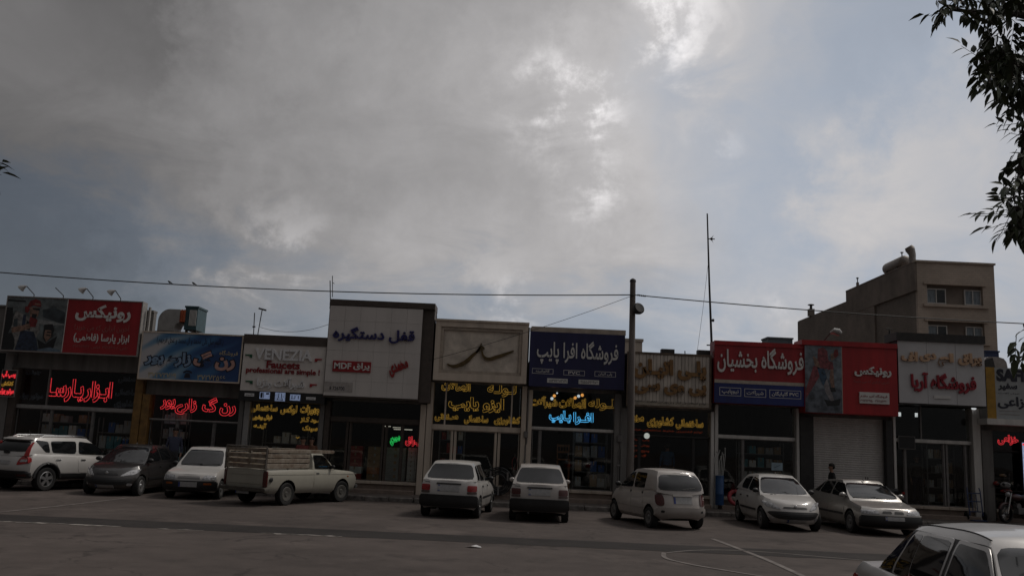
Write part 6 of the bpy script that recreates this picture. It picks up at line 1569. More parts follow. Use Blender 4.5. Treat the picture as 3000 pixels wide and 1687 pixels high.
for k in ('L', 'Rt'):
    for q in ([(-.10, .26), (.915, .26), (.945, .905), (-.105, .905)], [(-.935, .26), (-.085, .26), (-.095, .905), (-1.155, .905)]): fg.put('door_gap', k, q, m_under, .0015, .006, 14)
fg.door_panels([(-.08, .90, -.09, .93), (-.92, -.10, -1.14, -.11)], (.27, .90), .80, m_trim, .15)
fg.t.scale = (1.03, 1, 1.08)
fg.put('tail_light', 'R', [(.42, .70), (.80, .70), (.80, .85), (.42, .85)], m_tail, .012, .04, 10, both=True); fg.put('tail_light_wrap', 'S', [(-2.02, .70), (-1.92, .70), (-1.92, .85), (-2.02, .85)], m_tail, .008, .03, 10); fg.put('rear_bumper', 'R', [(-.82, .28), (.82, .28), (.82, .56), (-.82, .56)], m_trim, .04, .08, 14, nu=12); fg.plate('R', -.26, .26, .70, .80, .012)
fg.put('headlight', 'F', [(.40, .60), (.78, .60), (.78, .72), (.42, .72)], m_clear, .012, .05, 8, both=True); fg.put('grille', 'F', [(-.36, .61), (.36, .61), (.36, .70), (-.36, .70)], m_trim, .012, .03, 8); fg.put('front_bumper', 'F', [(-.82, .25), (.82, .25), (.82, .54), (-.82, .54)], m_trim, .045, .08, 14, nu=14)
fg.wiper([(-.6, .965), (.0, .99)]); fg.wiper([(.0, .965), (.6, .99)]); fg.mirror(.80, .99, .12, m_trim, (.08, .11, .075)); fg.wheel_set('cap', track=.82)
for y_ in (-.3, .3): MB().ell((.05, y_, 1.425), (.012, .02, .006), 6, 4).build('roof_plug', m_trim, fg.t, world=False)
# ------------------------------------------------------------------ street pole, cables, masts
m_conc = mat('pole_steel', (.19, .165, .15), .7, var=.22, scale=3, streak=True)
px_, py_ = 4.13, 29.55
pole = thing('street_pole', 'tall plain street pole with a round lamp in front of the ribbed sign shop', 'street pole', (px_, py_, 0))
MB().cyl((px_, py_, .10), (px_ - .05, py_, 7.55), .135, .095, 16).build('shaft', m_conc, pole, smooth=True)
MB().tube([(px_ - .05, py_, 7.55), (px_ - .05, py_, 7.62), (px_ - .05, py_, 7.67)], [.11, .10, .03], 14).build('cap', m_dark, pole, smooth=True)
bx('base_collar', m_conc, pole, px_ - .2, py_ - .2, .10, px_ + .2, py_ + .2, .26, bevel=.02)
lc = P(1868, 905, py_ - .2)
MB().tube([(px_ - .03, py_, lc[2] + .02), (lc[0] - .02, py_ - .1, lc[2] + .10)], .03, 8).build('lamp_bracket', m_dark, pole, smooth=True)
lm = MB()
cc, aa = Vector((lc[0] + .02, py_ - .22, lc[2])), Vector((.35, -.75, .35)).normalized()
lm.tube([cc - aa * .22, cc - aa * .16, cc - aa * .04, cc + aa * .06, cc + aa * .10], [.05, .12, .19, .20, .17], 18)
lm.build('lamp_head', m_dark, pole, smooth=True, ang=50)
def cable(name, label, a, b, sag, r=.014, n=24):
    a, b = Vector(a), Vector(b); pts = []
    for i in range(n + 1):
        t = i / n; p = a.lerp(b, t); p.z -= sag * 4 * t * (1 - t); pts.append(p)
    o = MB().tube(pts, r, 5).build(name, mat('cable_black', (.012, .012, .012), .6), None, smooth=True)
    tag(o, label, 'cable'); return pts
zc0 = P(1850, 865, py_)[2]
cl_ = cable('overhead_cable', 'black overhead cable running left from the street pole with two birds', P(-120, 788, 29.4), (px_ - .05, py_ - .11, zc0), .28, .019, 40)
cable('overhead_cable', 'black overhead cable running right from the street pole', (px_ - .05, py_ - .11, zc0), P(3150, 955, 29.4), .10, .019, 40)
cable('drop_cable', 'thin cable slanting from the pole down across the beige sign to the white panel sign', (px_ - .05, py_ - .11, zc0 - .02), P(1255, 1056, 30.2), .10, .008)
cable('roof_cable', 'thin sagging cable between the small roof aerials and the tall white facade', P(762, 958, 33), P(962, 950, 31.2), .22, .008)
wrap = MB()
for k in range(5): wrap.cyl((px_ + .1 + k * .06, py_ - .11, zc0 - .02 - k * .006), (px_ + .13 + k * .06, py_ - .11, zc0 + .02 - k * .006), .03, .026, 6)
wrap.build('cable_tie', m_dark, pole)
m_bird = mat('bird_feathers', (.02, .018, .016), .8, var=.2)
for k, (u, lab) in enumerate(((498, 'small dark bird perched on the cable, left one of two'), (569, 'small dark bird perched on the cable, right one of two'))):
    tx = P(u, 835, 29.45)[0]; p = min(cl_, key=lambda q: abs(q.x - tx)); i = cl_.index(p); q = cl_[i + 1] if tx > p.x else cl_[i - 1]
    f_ = abs(tx - p.x) / abs(q.x - p.x); z = p.z + (q.z - p.z) * f_ + .02; y = p.y
    b = thing('bird', lab, 'bird', (tx, y, z), group='birds on the cable')
    q_ = .62
    bd = MB(); bd.tube([(tx + a_ * q_, y, z + b_ * q_) for a_, b_ in ((.12, .01), (.06, .05), (0, .07), (-.05, .10), (-.075, .125), (-.10, .13), (-.125, .125))], [w_ * q_ * 1.1 for w_ in (.012, .03, .048, .045, .030, .026, .006)], 10); bd.build('body', m_bird, b, smooth=True)
    MB().tube([(tx + .05, y, z + .03), (tx + .09, y, z + .0), (tx + .12, y, z - .02)], [.013, .011, .008], 6).build('tail', m_bird, b)
    for s_ in (-1, 1): MB().cyl((tx + .01, y + s_ * .01, z + .02), (tx, y + s_ * .008, z - .005), .003, .003, 5).build('leg', m_bird, b)
# tall guyed mast
mx_, my_ = 7.50, 32.2
mast = thing('radio_mast', 'tall thin radio mast with small aerials on the roof beside the red sign', 'mast', (mx_, my_, 5.0))
mt0, mt1 = P(2085, 1012, my_), P(2072, 626, my_)
MB().tube([(mt0[0], my_, 4.85), tuple(mt0), tuple(P(2078, 830, my_)), tuple(mt1)], [.05, .045, .036, .026], 8).build('tube', m_alu if False else m_dark, mast, smooth=True)
c_ = P(2083, 700, my_)
yg = MB(); yg.cyl((c_[0] - .14, my_, c_[2]), (c_[0] + .14, my_, c_[2]), .02, .02, 6); yg.add([(c_[0] - .02, my_, c_[2]), (c_[0] + .10, my_, c_[2] + .16), (c_[0] + .10, my_ + .02, c_[2] - .16), (c_[0] + .03, my_ + .02, c_[2])], [(0, 1, 3), (0, 3, 2)]); yg.ell((c_[0] + .02, my_, c_[2]), (.05, .05, .06), 8, 6)
yg.build('dipole', m_dark, mast, smooth=True)
c_ = P(2085, 938, my_); MB().tube([(c_[0], my_, c_[2]), (c_[0] + .05, my_, c_[2]), (c_[0] + .09, my_, c_[2])], [.03, .065, .045], 10).build('box_aerial', m_dark, mast, smooth=True)
c_ = P(2080, 1011, my_); MB().cyl((c_[0] - .12, my_, c_[2]), (c_[0] + .14, my_, c_[2]), .025, .025, 6).build('clamp', m_dark, mast)
MB().tube([tuple(P(2076, 760, my_)), tuple(P(2060, 900, my_ + .4)), tuple(P(2042, 1035, my_ + .8))], .006, 4).build('guy_wire', m_dark, mast)
# small aerials
def aerial(label, base, top, extra, Y):
    a, b = P(*base, Y), P(*top, Y)
    t = thing('roof_aerial', label, 'aerial', (a[0], Y, a[2] - .3), group='roof aerials')
    MB().tube([(a[0], Y, a[2] - .25), tuple(a), tuple(b)], .018, 6).build('rod', m_dark, t)
    for (q, r, w) in extra: MB().tube([tuple(P(*q, Y)), tuple(P(*r, Y))], w, 6).build('element', m_dark, t)
aerial('upright rod aerial on the white facade, left end', (968, 884), (967, 822), [((974, 870), (974, 808), .014), ((974, 828), (980, 831), .012)], 31.3)
aerial('slanted aerial with a flat reflector on the tap shop roof', (756, 975), (768, 908), [((758, 903), (780, 909), .035)], 33)
aerial('short upright rod on the tap shop roof', (743, 975), (746, 916), [((740, 957), (748, 957), .03)], 33)
aerial('thin upright rod between the white facade and the beige sign', (1279, 940), (1279, 912), [((1277, 930), (1280, 930), .015)], 31.3)
aerial('small T shaped aerial post left of the pale grey sign', (2606, 1000), (2606, 966), [((2596, 963), (2612, 964), .022), ((2606, 1000), (2606, 970), .035)], 31.6)
aerial('little wire stub on the ribbed sign shop roof', (2007, 1036), (2006, 1028), [((2006, 1028), (2009, 1030), .008)], 32)
# roof lamp by the red sign, spotlight arm at the right edge
a = P(2412, 1000, 30.6); b = P(2433, 975, 30.3)
t = thing('sign_lamp', 'pale hooded lamp on an arm above the bright red sign', 'lamp', tuple(a))
MB().tube([tuple(a), tuple(b)], .015, 6).build('arm', m_dark, t); MB().tube([tuple(b), tuple(P(2445, 970, 30.2)), tuple(P(2456, 973, 30.15)), tuple(P(2462, 978, 30.15))], [.04, .11, .13, .09], 12).build('hood', m_alu, t, smooth=True)
a = P(2962, 1078, 30.5); b = P(2995, 1052, 29.9)
t = thing('sign_lamp', 'dark arm lamp above the grey and yellow sign at the right edge', 'lamp', tuple(a))
MB().tube([tuple(a), tuple(b)], .022, 6).build('arm', m_dark, t); MB().tube([tuple(b), tuple(P(3003, 1046, 29.8)), tuple(P(3015, 1050, 29.75))], [.04, .10, .11], 10).build('hood', m_dark, t, smooth=True)
# evaporative cooler
Y = 33.0
g0 = P(470, 975, Y); cz0 = P(500, 972, Y)[2]
ck = thing('air_cooler', 'green evaporative air cooler with a curved grey duct on the paint shop roof', 'air cooler', (g0[0], Y, cz0))
m_cool = mat('cooler_green', (.035, .085, .10), .5, var=.2); m_duct = mat('galvanised_duct', (.34, .31, .29), .5, metal=.35, var=.15); m_can = mat('orange_canvas', (.42, .10, .04), .8, var=.2)
xa, xb = P(541, 935, Y)[0], P(577, 938, Y)[0]; zt_, zb_ = P(545, 898, Y)[2], P(500, 971, Y)[2]
bx('case', m_cool, ck, xa, Y, zb_ + .1, xb, Y + 1.0, zt_ - .04); bx('lid', m_cool, ck, xa - .03, Y - .03, zt_ - .038, xb + .03, Y + 1.03, zt_ + .03)
for i in range(6):
    w = (xb - xa) * .60 / 6; xs0 = xa + (xb - xa) * .36 + i * w
    bx('pad_louvre', m_white, ck, xs0 + .008, Y - .025, zb_ + .25, xs0 + w - .012, Y - .002, zt_ - .12)
for i in (0, 1): bx('leg', m_dark, ck, (xa + .02, xb - .1)[i], Y + .1, 4.85, (xa + .1, xb - .02)[i], Y + .2, zb_ + .1)
dx0, dx1 = P(466, 940, Y)[0], P(528, 940, Y)[0]; zd = P(500, 906, Y)[2]
zq = P(500, 906, Y)[2]; hq = zq - zb_
arc = [(dx0, zb_)] + [(dx0 + .42 * (1 - math.cos(q)), zb_ + hq * (.45 + .55 * math.sin(q))) for q in np.linspace(0, math.pi / 2, 9)] + [(dx1, zq), (dx1, zb_ + hq * .42), (dx1 - .10, zb_ + hq * .34), (dx1 - .16, zb_ + hq * .15), (dx1 - .17, zb_)]
MB().prism(arc, Y - .10, Y + .62).build('duct_elbow', m_duct, ck, fixn=True)
MB().prism([(a_ * .985 + (dx0 + dx1) / 2 * .015, b_ * .985 + (zb_ + zq) / 2 * .015) for a_, b_ in arc], Y - .112, Y - .101).build('duct_cheek', m_alu, ck, fixn=True)
cv = MB()
for k in range(4): cv.box(dx1 + .002 + k * .045, Y - .08 - (k % 2) * .02, zb_ + hq * .45, dx1 + .04 + k * .045, Y + .6, zq - .02 + (k % 2) * .02)
cv.build('canvas_collar', m_can, ck)
bx('platform', m_stone2, ck, dx0 - .3, Y - .1, zb_ - .07, xb + .1, Y + 1.2, zb_ - .002)
# other roof boxes
for (u0, v0, u1, v1, Y_, m, lab) in ((2250, 992, 2322, 1006, 33.0, mat('grey_blue_case', (.12, .15, .17), .6), 'low grey blue roof box behind the red and navy sign'), (2888, 1030, 2926, 1046, 34.0, mat('blue_tarp', (.03, .05, .13), .6), 'blue covered box at the right behind the pale grey sign')):
    a, b = P(u0, v1, Y_), P(u1, v0, Y_); t = thing('roof_box', lab, 'roof box', (a[0], Y_, 4.8))
    bx('case', m, t, a[0], Y_, 4.6, b[0], Y_ + .8, b[2] - .03); bx('lid', m, t, a[0] - .03, Y_ - .03, b[2] - .028, b[0] + .03, Y_ + .83, b[2] + .03)
dp = P(2905, 1075, 31.5); dt = thing('roof_duct', 'rounded metal duct above the grey and yellow sign', 'duct', tuple(dp))
p0_, p1_ = P(2884, 1078, 31.5), P(2952, 1078, 31.5); zt_ = P(2915, 1045, 31.5)[2]; ht = zt_ - p0_[2]
vs = []; arc = [(0, 0), (0, .55), (.12, .85), (.3, 1.)]
prof = [(p0_[0], p0_[2] - .3), (p0_[0], p0_[2] + ht * .6), (p0_[0] + .1, p0_[2] + ht * .92), (p0_[0] + .22, zt_), (p1_[0] - .30, zt_), (p1_[0] - .12, zt_ - ht * .12), (p1_[0] - .03, zt_ - ht * .4), (p1_[0], p0_[2] + ht * .2), (p1_[0], p0_[2] - .3)]
MB().prism(prof, 31.5, 32.4).build('casing', m_duct, dt); MB().prism([(p0_[0] + .03, p0_[2] - .2), (p0_[0] + .03, zt_ - .12), (p0_[0] + .30, zt_ - .04), (p0_[0] + .42, p0_[2] - .2)], 31.47, 31.495).build('mouth', m_dark, dt)

# ------------------------------------------------------------------ goods before and inside the shops
BOXM = {n: mat('carton_' + n.replace(' ', '_'), c, .8, var=.15, scale=4) for n, c in {'brown': (.32, .21, .12), 'white': (.58, .58, .56), 'red': (.28, .03, .025), 'blue': (.03, .09, .28), 'teal': (.06, .20, .24), 'grey': (.34, .34, .34), 'orange': (.35, .12, .03), 'yellow': (.36, .26, .05), 'pale blue': (.38, .50, .58)}.items()}
ORD = ['first', 'second', 'third', 'fourth', 'fifth', 'sixth', 'seventh', 'eighth']
m_shelf = mat('shelf_steel', (.12, .12, .12), .5, var=.15)
def carton(colour, label, x, y, z, w, d, h, group):
    t = thing('carton', label, 'carton', (x, y, z), group=group)
    bx('box', BOXM[colour], t, x - w / 2, y - d / 2, z, x + w / 2, y + d / 2, z + h)
    bx('tape', BOXM['brown' if colour != 'brown' else 'grey'], t, x - w * .06, y - d / 2 - .002, z + h * .6, x + w * .06, y + d / 2 + .002, z + h + .002)
    return t
def shelf(shopname, x0, x1, y, z0, n, dz, colours, seed, per=5, depth=.4):
    rn = random.Random(seed)
    t = thing('shelf_unit', f'steel shelf unit inside the {shopname}', 'shelf', ((x0 + x1) / 2, y, z0))
    for x in (x0, x1 - .04):
        for yy in (y, y + depth - .04): bx('upright', m_shelf, t, x, yy, z0, x + .04, yy + .04, z0 + n * dz + .1)
    for k in range(n):
        z = z0 + .12 + k * dz; bx('shelf_board', m_shelf, t, x0 + .042, y + .001, z, x1 - .042, y + depth - .001, z + .03)
        w = (x1 - x0 - .12) / per
        for i in range(per):
            if rn.random() < .15: continue
            c = rn.choice(colours); hh = dz * rn.uniform(.45, .80)
            carton(c, f'{c} carton, {ORD[i]} from left on the {ORD[k]} shelf up, {shopname}', x0 + .06 + w * (i + .5), y + depth / 2, z + .031, w * rn.uniform(.7, .94), depth * .8, hh, f'cartons on the shelf in the {shopname}')
F0 = PLZ - .009
shelf('tool shop', -16.3, -14.6, 31.5, F0, 4, .46, ['teal', 'blue', 'grey', 'brown', 'white'], 1)
shelf('tool shop with blue goods', -14.2, -13.0, 31.4, F0, 3, .55, ['blue', 'blue', 'teal', 'red', 'grey'], 2, 4)
shelf('paint shop', -12.0, -11.1, 31.4, F0, 4, .5, ['white', 'grey', 'pale blue'], 3, 4)
shelf('tap shop', -8.5, -6.9, 31.6, F0, 3, .5, ['grey', 'brown', 'white', 'orange'], 4)
shelf('gold stroke pipe shop', -2.3, -1.4, 31.4, F0, 4, .46, ['grey', 'red', 'white', 'blue'], 5, 4)
shelf('navy signed pipe shop', 2.4, 3.6, 31.6, F0, 4, .5, ['grey', 'brown', 'blue'], 6, 4)
shelf('red and navy signed shop', 8.2, 9.8, 31.6, F0, 4, .46, ['grey', 'white', 'teal', 'brown'], 7)
shelf('sliding door shop', 14.9, 15.9, 31.8, F0, 4, .5, ['white', 'grey', 'brown'], 8, 4)
# stacked cartons behind the glass of the lock shop
for (u, col_, n, nm) in ((1030, 'red', 5, 'left'), (1088, 'brown', 5, 'middle'), (1150, 'grey', 5, 'second from right')):
    x = XP(u, 1380)
    for k in range(n):
        c = 'white' if (u == 1030 and k == 1) else ('orange' if (u == 1088 and k == 1) else col_)
        carton(c, f'{c} carton, {ORD[k]} from the floor in the {nm} stack of the lock shop', x, YF + .75, F0 + k * .235, .48 if u != 1150 else .74, .45, .23, 'carton stacks in the lock shop')
for cidx, x in enumerate((XP(1200, 1380), XP(1222, 1380))):
    for k in range(8): carton('white', f'flat white carton, {ORD[k]} from the floor in the {("left", "right")[cidx]} column of white cartons', x, YF + .45, F0 + k * .15, .245, .35, .142, 'white carton columns in the lock shop')
tb = [(1133, 1244), (1163, 1248), (1196, 1254), (1166, 1253)]
for k, (u, v) in enumerate(tb):
    p = P(u, v + 4, 33.5 - k * .3); t = thing('tube_lamp', f'lit ceiling tube lamp, {ORD[k]} of four above the lock shop neon', 'lamp', tuple(p), group='tube lamps in the lock shop')
    MB().cyl((p[0] - .15, p[1], p[2]), (p[0] + .15, p[1], p[2]), .018, .018, 8).build('tube', emit_mat('tube_lamp_white', (1, .93, .78), .35), t, smooth=True); bx('fitting', m_dark, t, p[0] - .17, p[1] - .03, p[2] + .02, p[0] + .17, p[1] + .03, p[2] + .05)
# bulbs behind the glass of the navy signed shop
for k, (u, v, c, lab) in enumerate(((1624, 1159, 'o', 'orange glowing bulb at the left above the yellow neon'), (1617, 1167, 'w', 'white glowing bulb below the left orange bulb'), (1685, 1165, 'o', 'orange glowing bulb, left of the right hand pair'), (1695, 1160, 'w', 'white glowing bulb between two orange bulbs'), (1706, 1157, 'o', 'orange glowing bulb at the right of the three'), (1632, 1151, 'w', 'tiny white bulb high at the left'))):
    p = P(u, v, YF + .35); r_ = .055 if k < 5 else .03
    t = thing('light_bulb', lab, 'light bulb', tuple(p), group='bulbs in the navy signed shop')
    MB().ell(tuple(p), (r_, r_, r_), 12, 8).build('globe', emit_mat('bulb_orange', (1, .42, .10), .95) if c == 'o' else emit_mat('bulb_white', (.85, .92, 1), .8), t, smooth=True); MB().cyl((p[0], p[1], p[2] + r_), (p[0], p[1], p[2] + r_ + .08), .02).build('socket', m_dark, t)
p = P(1895, 1276, YF - .12); t = thing('round_lamp', 'pale glowing round lamp beside the street pole', 'lamp', tuple(p)); MB().ell(tuple(p), (.10, .06, .10), 14, 8).build('disc', emit_mat('round_lamp_glow', (.85, .9, .82), .42), t, smooth=True); MB().cyl((p[0], p[1] + .04, p[2]), (p[0], p[1] + .11, p[2]), .03).build('mount', m_dark, t)
for k, (u, v, lab) in enumerate(((2636, 1213, 'square white spot lamp at the left under the pale grey sign'), (2685, 1215, 'square white spot lamp, second under the pale grey sign'), (2853, 1196, 'round white spot lamp at the right under the pale grey sign'))):
    p = P(u, v, YF - .3 if k == 2 else YF + .25); t = thing('spot_lamp', lab, 'lamp', tuple(p), group='spot lamps under the pale grey sign')
    e_ = emit_mat('spot_lamp_white', (.95, .98, 1), 1.0 if k == 2 else .7)
    if k < 2: bx('lens', e_, t, p[0] - .045, p[1], p[2] - .07, p[0] + .045, p[1] + .02, p[2] + .07); bx('housing', m_dark, t, p[0] - .055, p[1] + .022, p[2] - .08, p[0] + .055, p[1] + .1, p[2] + .08)
    else: MB().ell(tuple(p), (.09, .05, .045), 12, 8).build('lens', e_, t, smooth=True); bx('housing', m_dark, t, p[0] - .1, p[1] + .03, p[2] + .0, p[0] + .1, p[1] + .2, p[2] + .08)
p = P(2996, 1330, 30.7); t = thing('light_box', 'tall narrow lit shop board at the right edge', 'light box', (p[0], 30.7, .14)); bx('panel', emit_mat('light_box_blue', (.55, .68, 1.0), .5), t, p[0], 30.68, 1.0, p[0] + .5, 30.70, ZP(2996, 1296, 30.7)); bx('case', m_dark, t, p[0] - .02, 30.702, .14, p[0] + .52, 30.8, ZP(2996, 1294, 30.7)); bx('red_strip', NE['red'], t, p[0] + .001, 30.675, ZP(2996, 1300, 30.7) - .05, p[0] + .5, 30.679, ZP(2996, 1300, 30.7) + .02)
# black pipe coil standing between the two white hatchbacks
cp = P(1461, 1412, 30.4); co = thing('pipe_coil', 'large coil of black plastic pipe standing on the pavement between two white cars', 'pipe coil', (cp[0], 30.4, .27))
m_pe = mat('black_pipe', (.016, .016, .017), .45, var=.2)
for k in range(3):
    for j in range(5):
        r_ = .44 - j * .055; pts = [(cp[0] + r_ * math.cos(a), 30.28 + k * .055 + (j % 2) * .02, .272 + .47 + r_ * math.sin(a)) for a in np.linspace(0, 2 * math.pi, 33)[:-1]]
        MB().tube(pts, .026, 6, closed=True).build('pipe_turn', m_pe, co, smooth=True)
for a in (.5, 2.6, 4.7): MB().box(cp[0] + .33 * math.cos(a) - .03, 30.24, .742 + .33 * math.sin(a) - .14, cp[0] + .33 * math.cos(a) + .03, 30.44, .742 + .33 * math.sin(a) + .14).build('binding_strap', m_pipe, co)
# blue barrel with white pipes
bp_ = P(2108, 1430, 30.55); br = thing('barrel', 'tall blue plastic drum standing by the white pier', 'barrel', (bp_[0], 30.55, .27)); m_bar = mat('blue_drum', (.02, .075, .20), .45, var=.15)
br_top = ZP(2108, 1392, 30.55)
MB().tube([(bp_[0], 30.55, .272), (bp_[0], 30.55, .30), (bp_[0], 30.55, .62), (bp_[0], 30.55, .64), (bp_[0], 30.55, .66), (bp_[0], 30.55, br_top - .03), (bp_[0], 30.55, br_top)], [.135, .142, .142, .15, .142, .142, .13], 20).build('drum', m_bar, br, smooth=True, ang=30)
MB().tube([(bp_[0], 30.55, br_top - .05), (bp_[0], 30.55, br_top - .02)], [.15, .15], 20).build('rim_band', m_bar, br, smooth=True)
m_pvc = mat('white_pvc', (.52, .52, .50), .4, var=.1)
for k in range(7):
    rn_ = random.Random(40 + k); a = -.09 + k * .03; hh = .75 + rn_.uniform(-.15, .18); s_ = -.14 + k * .047
    t = thing('flexible_hose', f'thin white hose in the blue drum, {ORD[k]} of seven from the left', 'hose', (bp_[0] + a, 30.55, br_top), group='white hoses in the blue drum')
    t_ = MB().tube([(bp_[0] + a, 30.55 + a * .5, br_top - .3), (bp_[0] + a + s_ * .5, 30.55, br_top + hh * .4), (bp_[0] + a + s_ * .7, 30.56, br_top + hh * .75), (bp_[0] + a + s_ * .35 + .05, 30.58, br_top + hh)], .010, 6).build('tube', m_pvc, t, smooth=True)
    MB().cyl((bp_[0] + a + s_ * .35 + .05, 30.58, br_top + hh), (bp_[0] + a + s_ * .35 + .05, 30.58, br_top + hh + .04), .024).build('end_fitting', m_alu, t)
# red inner tube ring
rp_ = P(2154, 1438, 30.5); rg = thing('inner_tube', 'red ring of hose leaning by the shop step behind the white hatchback', 'hose ring', (rp_[0], 30.5, .27))
m_rr = mat('red_rubber', (.34, .035, .045), .45, var=.15)
MB().tube([(rp_[0] + .20 * math.cos(a), 30.5 + .06 * math.sin(a), .272 + .27 + .20 * math.sin(a)) for a in np.linspace(0, 2 * math.pi, 37)[:-1]], .07, 12, closed=True).build('ring', m_rr, rg, smooth=True)
MB().cyl((rp_[0] - .13, 30.5, .54), (rp_[0] - .05, 30.5, .54), .012).build('valve', m_alu, rg)
# white note on the glass and wall plates
p = P(2277, 1366, YF - .02); nt_ = thing('paper_notice', 'pale blue paper notice on the shop glass behind the white hatchback', 'notice', tuple(p)); bx('sheet', BOXM['pale blue'], nt_, p[0] - .19, YF - .004, p[2] - .13, p[0] + .19, YF - .001, p[2] + .13); MB().tube([(p[0] - .12, YF - .006, p[2] - .05), (p[0], YF - .006, p[2] + .0), (p[0] + .12, YF - .006, p[2] + .07)], .006, 4).build('print_line', m_ink, nt_)
# wooden chair and a shop ladder behind the navy shop's glass
p = P(1650, 1345, 31.7); ch = thing('wooden_chair', 'orange brown wooden chair raised behind the glass of the navy signed shop', 'chair', (p[0], 31.7, F0)); m_wood = mat('varnished_wood', (.22, .075, .02), .4, var=.25)
zt_ = ZP(1650, 1300, 31.7)
for sx in (-.2, .2): bx('back_post', m_wood, ch, p[0] + sx - .02, 31.9, F0, p[0] + sx + .02, 31.94, zt_); bx('leg', m_wood, ch, p[0] + sx - .02, 31.5, F0, p[0] + sx + .02, 31.54, F0 + 1.0)
bx('seat', m_wood, ch, p[0] - .24, 31.48, F0 + 1.002, p[0] + .24, 31.895, F0 + 1.05); bx('back_rail', m_wood, ch, p[0] - .178, 31.905, zt_ - .1, p[0] + .178, 31.935, zt_ - .02); bx('back_rail', m_wood, ch, p[0] - .178, 31.905, F0 + 1.25, p[0] + .178, 31.935, F0 + 1.31)
for k in range(3): bx('spindle', m_wood, ch, p[0] - .1 + k * .1 - .01, 31.91, F0 + 1.312, p[0] - .1 + k * .1 + .01, 31.93, zt_ - .102)
# red hose loop hanging in the gold stroke shop
p = P(1508, 1357, YF + .2); hl = thing('hanging_hose', 'red hose loop hanging behind the right pane of the gold stroke shop', 'hose', tuple(p)); MB().tube([(p[0] + .09 * math.cos(a), p[1], p[2] + .21 * math.sin(a)) for a in np.linspace(0, 2 * math.pi, 25)[:-1]], .016, 6, closed=True).build('loop', m_rr, hl, smooth=True); MB().cyl((p[0], p[1], p[2] + .21), (p[0], p[1], p[2] + .32), .008).build('hook', m_alu, hl)
# added white frame standing in for a white vehicle's reflection in the shop window
p = P(312, 1306, 31.6); cb_ = thing('reflection_stand_in', 'white frame standing in for a vehicle reflection in the tool shop window behind the grey hatchback', 'reflection stand-in', (p[0], 31.6, F0)); f = MB(); a0, a1, c0, c1 = p[0] - .26, p[0] + .26, p[2] - .17, p[2] + .17
f.box(a0, 31.58, c0, a1, 31.64, c0 + .06).box(a0, 31.58, c1 - .06, a1, 31.64, c1).box(a0, 31.581, c0 + .06, a0 + .06, 31.64, c1 - .06).box(a1 - .06, 31.581, c0 + .06, a1, 31.64, c1 - .06); f.build('frame', m_white, cb_, bevel=.02); bx('glass', m_cg, cb_, a0 + .061, 31.60, c0 + .061, a1 - .061, 31.61, c1 - .061); bx('stand', m_dark, cb_, a0 + .05, 31.6, F0, a1 - .05, 32.0, c0 - .003)
# blue hand truck at the right
hp = P(2857, 1500, 30.5); m_ht = mat('blue_trolley_paint', (.02, .04, .12), .5, var=.2)
ht = thing('hand_truck', 'blue tubular hand truck leaning by the pier at the right', 'hand truck', (hp[0], 30.5, .14)); zt_ = ZP(2857, 1428, 30.6)
for sx in (-.22, .22): MB().tube([(hp[0] + sx, 30.42, .30), (hp[0] + sx, 30.55, zt_ - .1), (hp[0] + sx * .9, 30.58, zt_)], .02, 8).build('rail', m_ht, ht, smooth=True)
for z in (.42, .75, 1.02): bx('crossbar', m_ht, ht, hp[0] - .20, 30.44 + z * .09, z, hp[0] + .20, 30.47 + z * .09, z + .035)
for sx in (-.08, .08): MB().tube([(hp[0] + sx, 30.48, .45), (hp[0] + sx, 30.56, 1.0)], .014, 6).build('bar', m_ht, ht)
bx('toe_plate', m_ht, ht, hp[0] - .24, 30.15, .15, hp[0] + .24, 30.44, .175)
for sx in (-.30, .30):
    w_ = MB().lathe_y((0, 0, 0), [(.05, -.03), (.10, -.035), (.145, -.02), (.15, 0), (.145, .02), (.10, .035), (.05, .03)], 18).build('wheel', m_tyre, ht, smooth=True, world=False); w_.location = (sx, -.02, .152); w_.rotation_euler = (0, 0, rad(90))
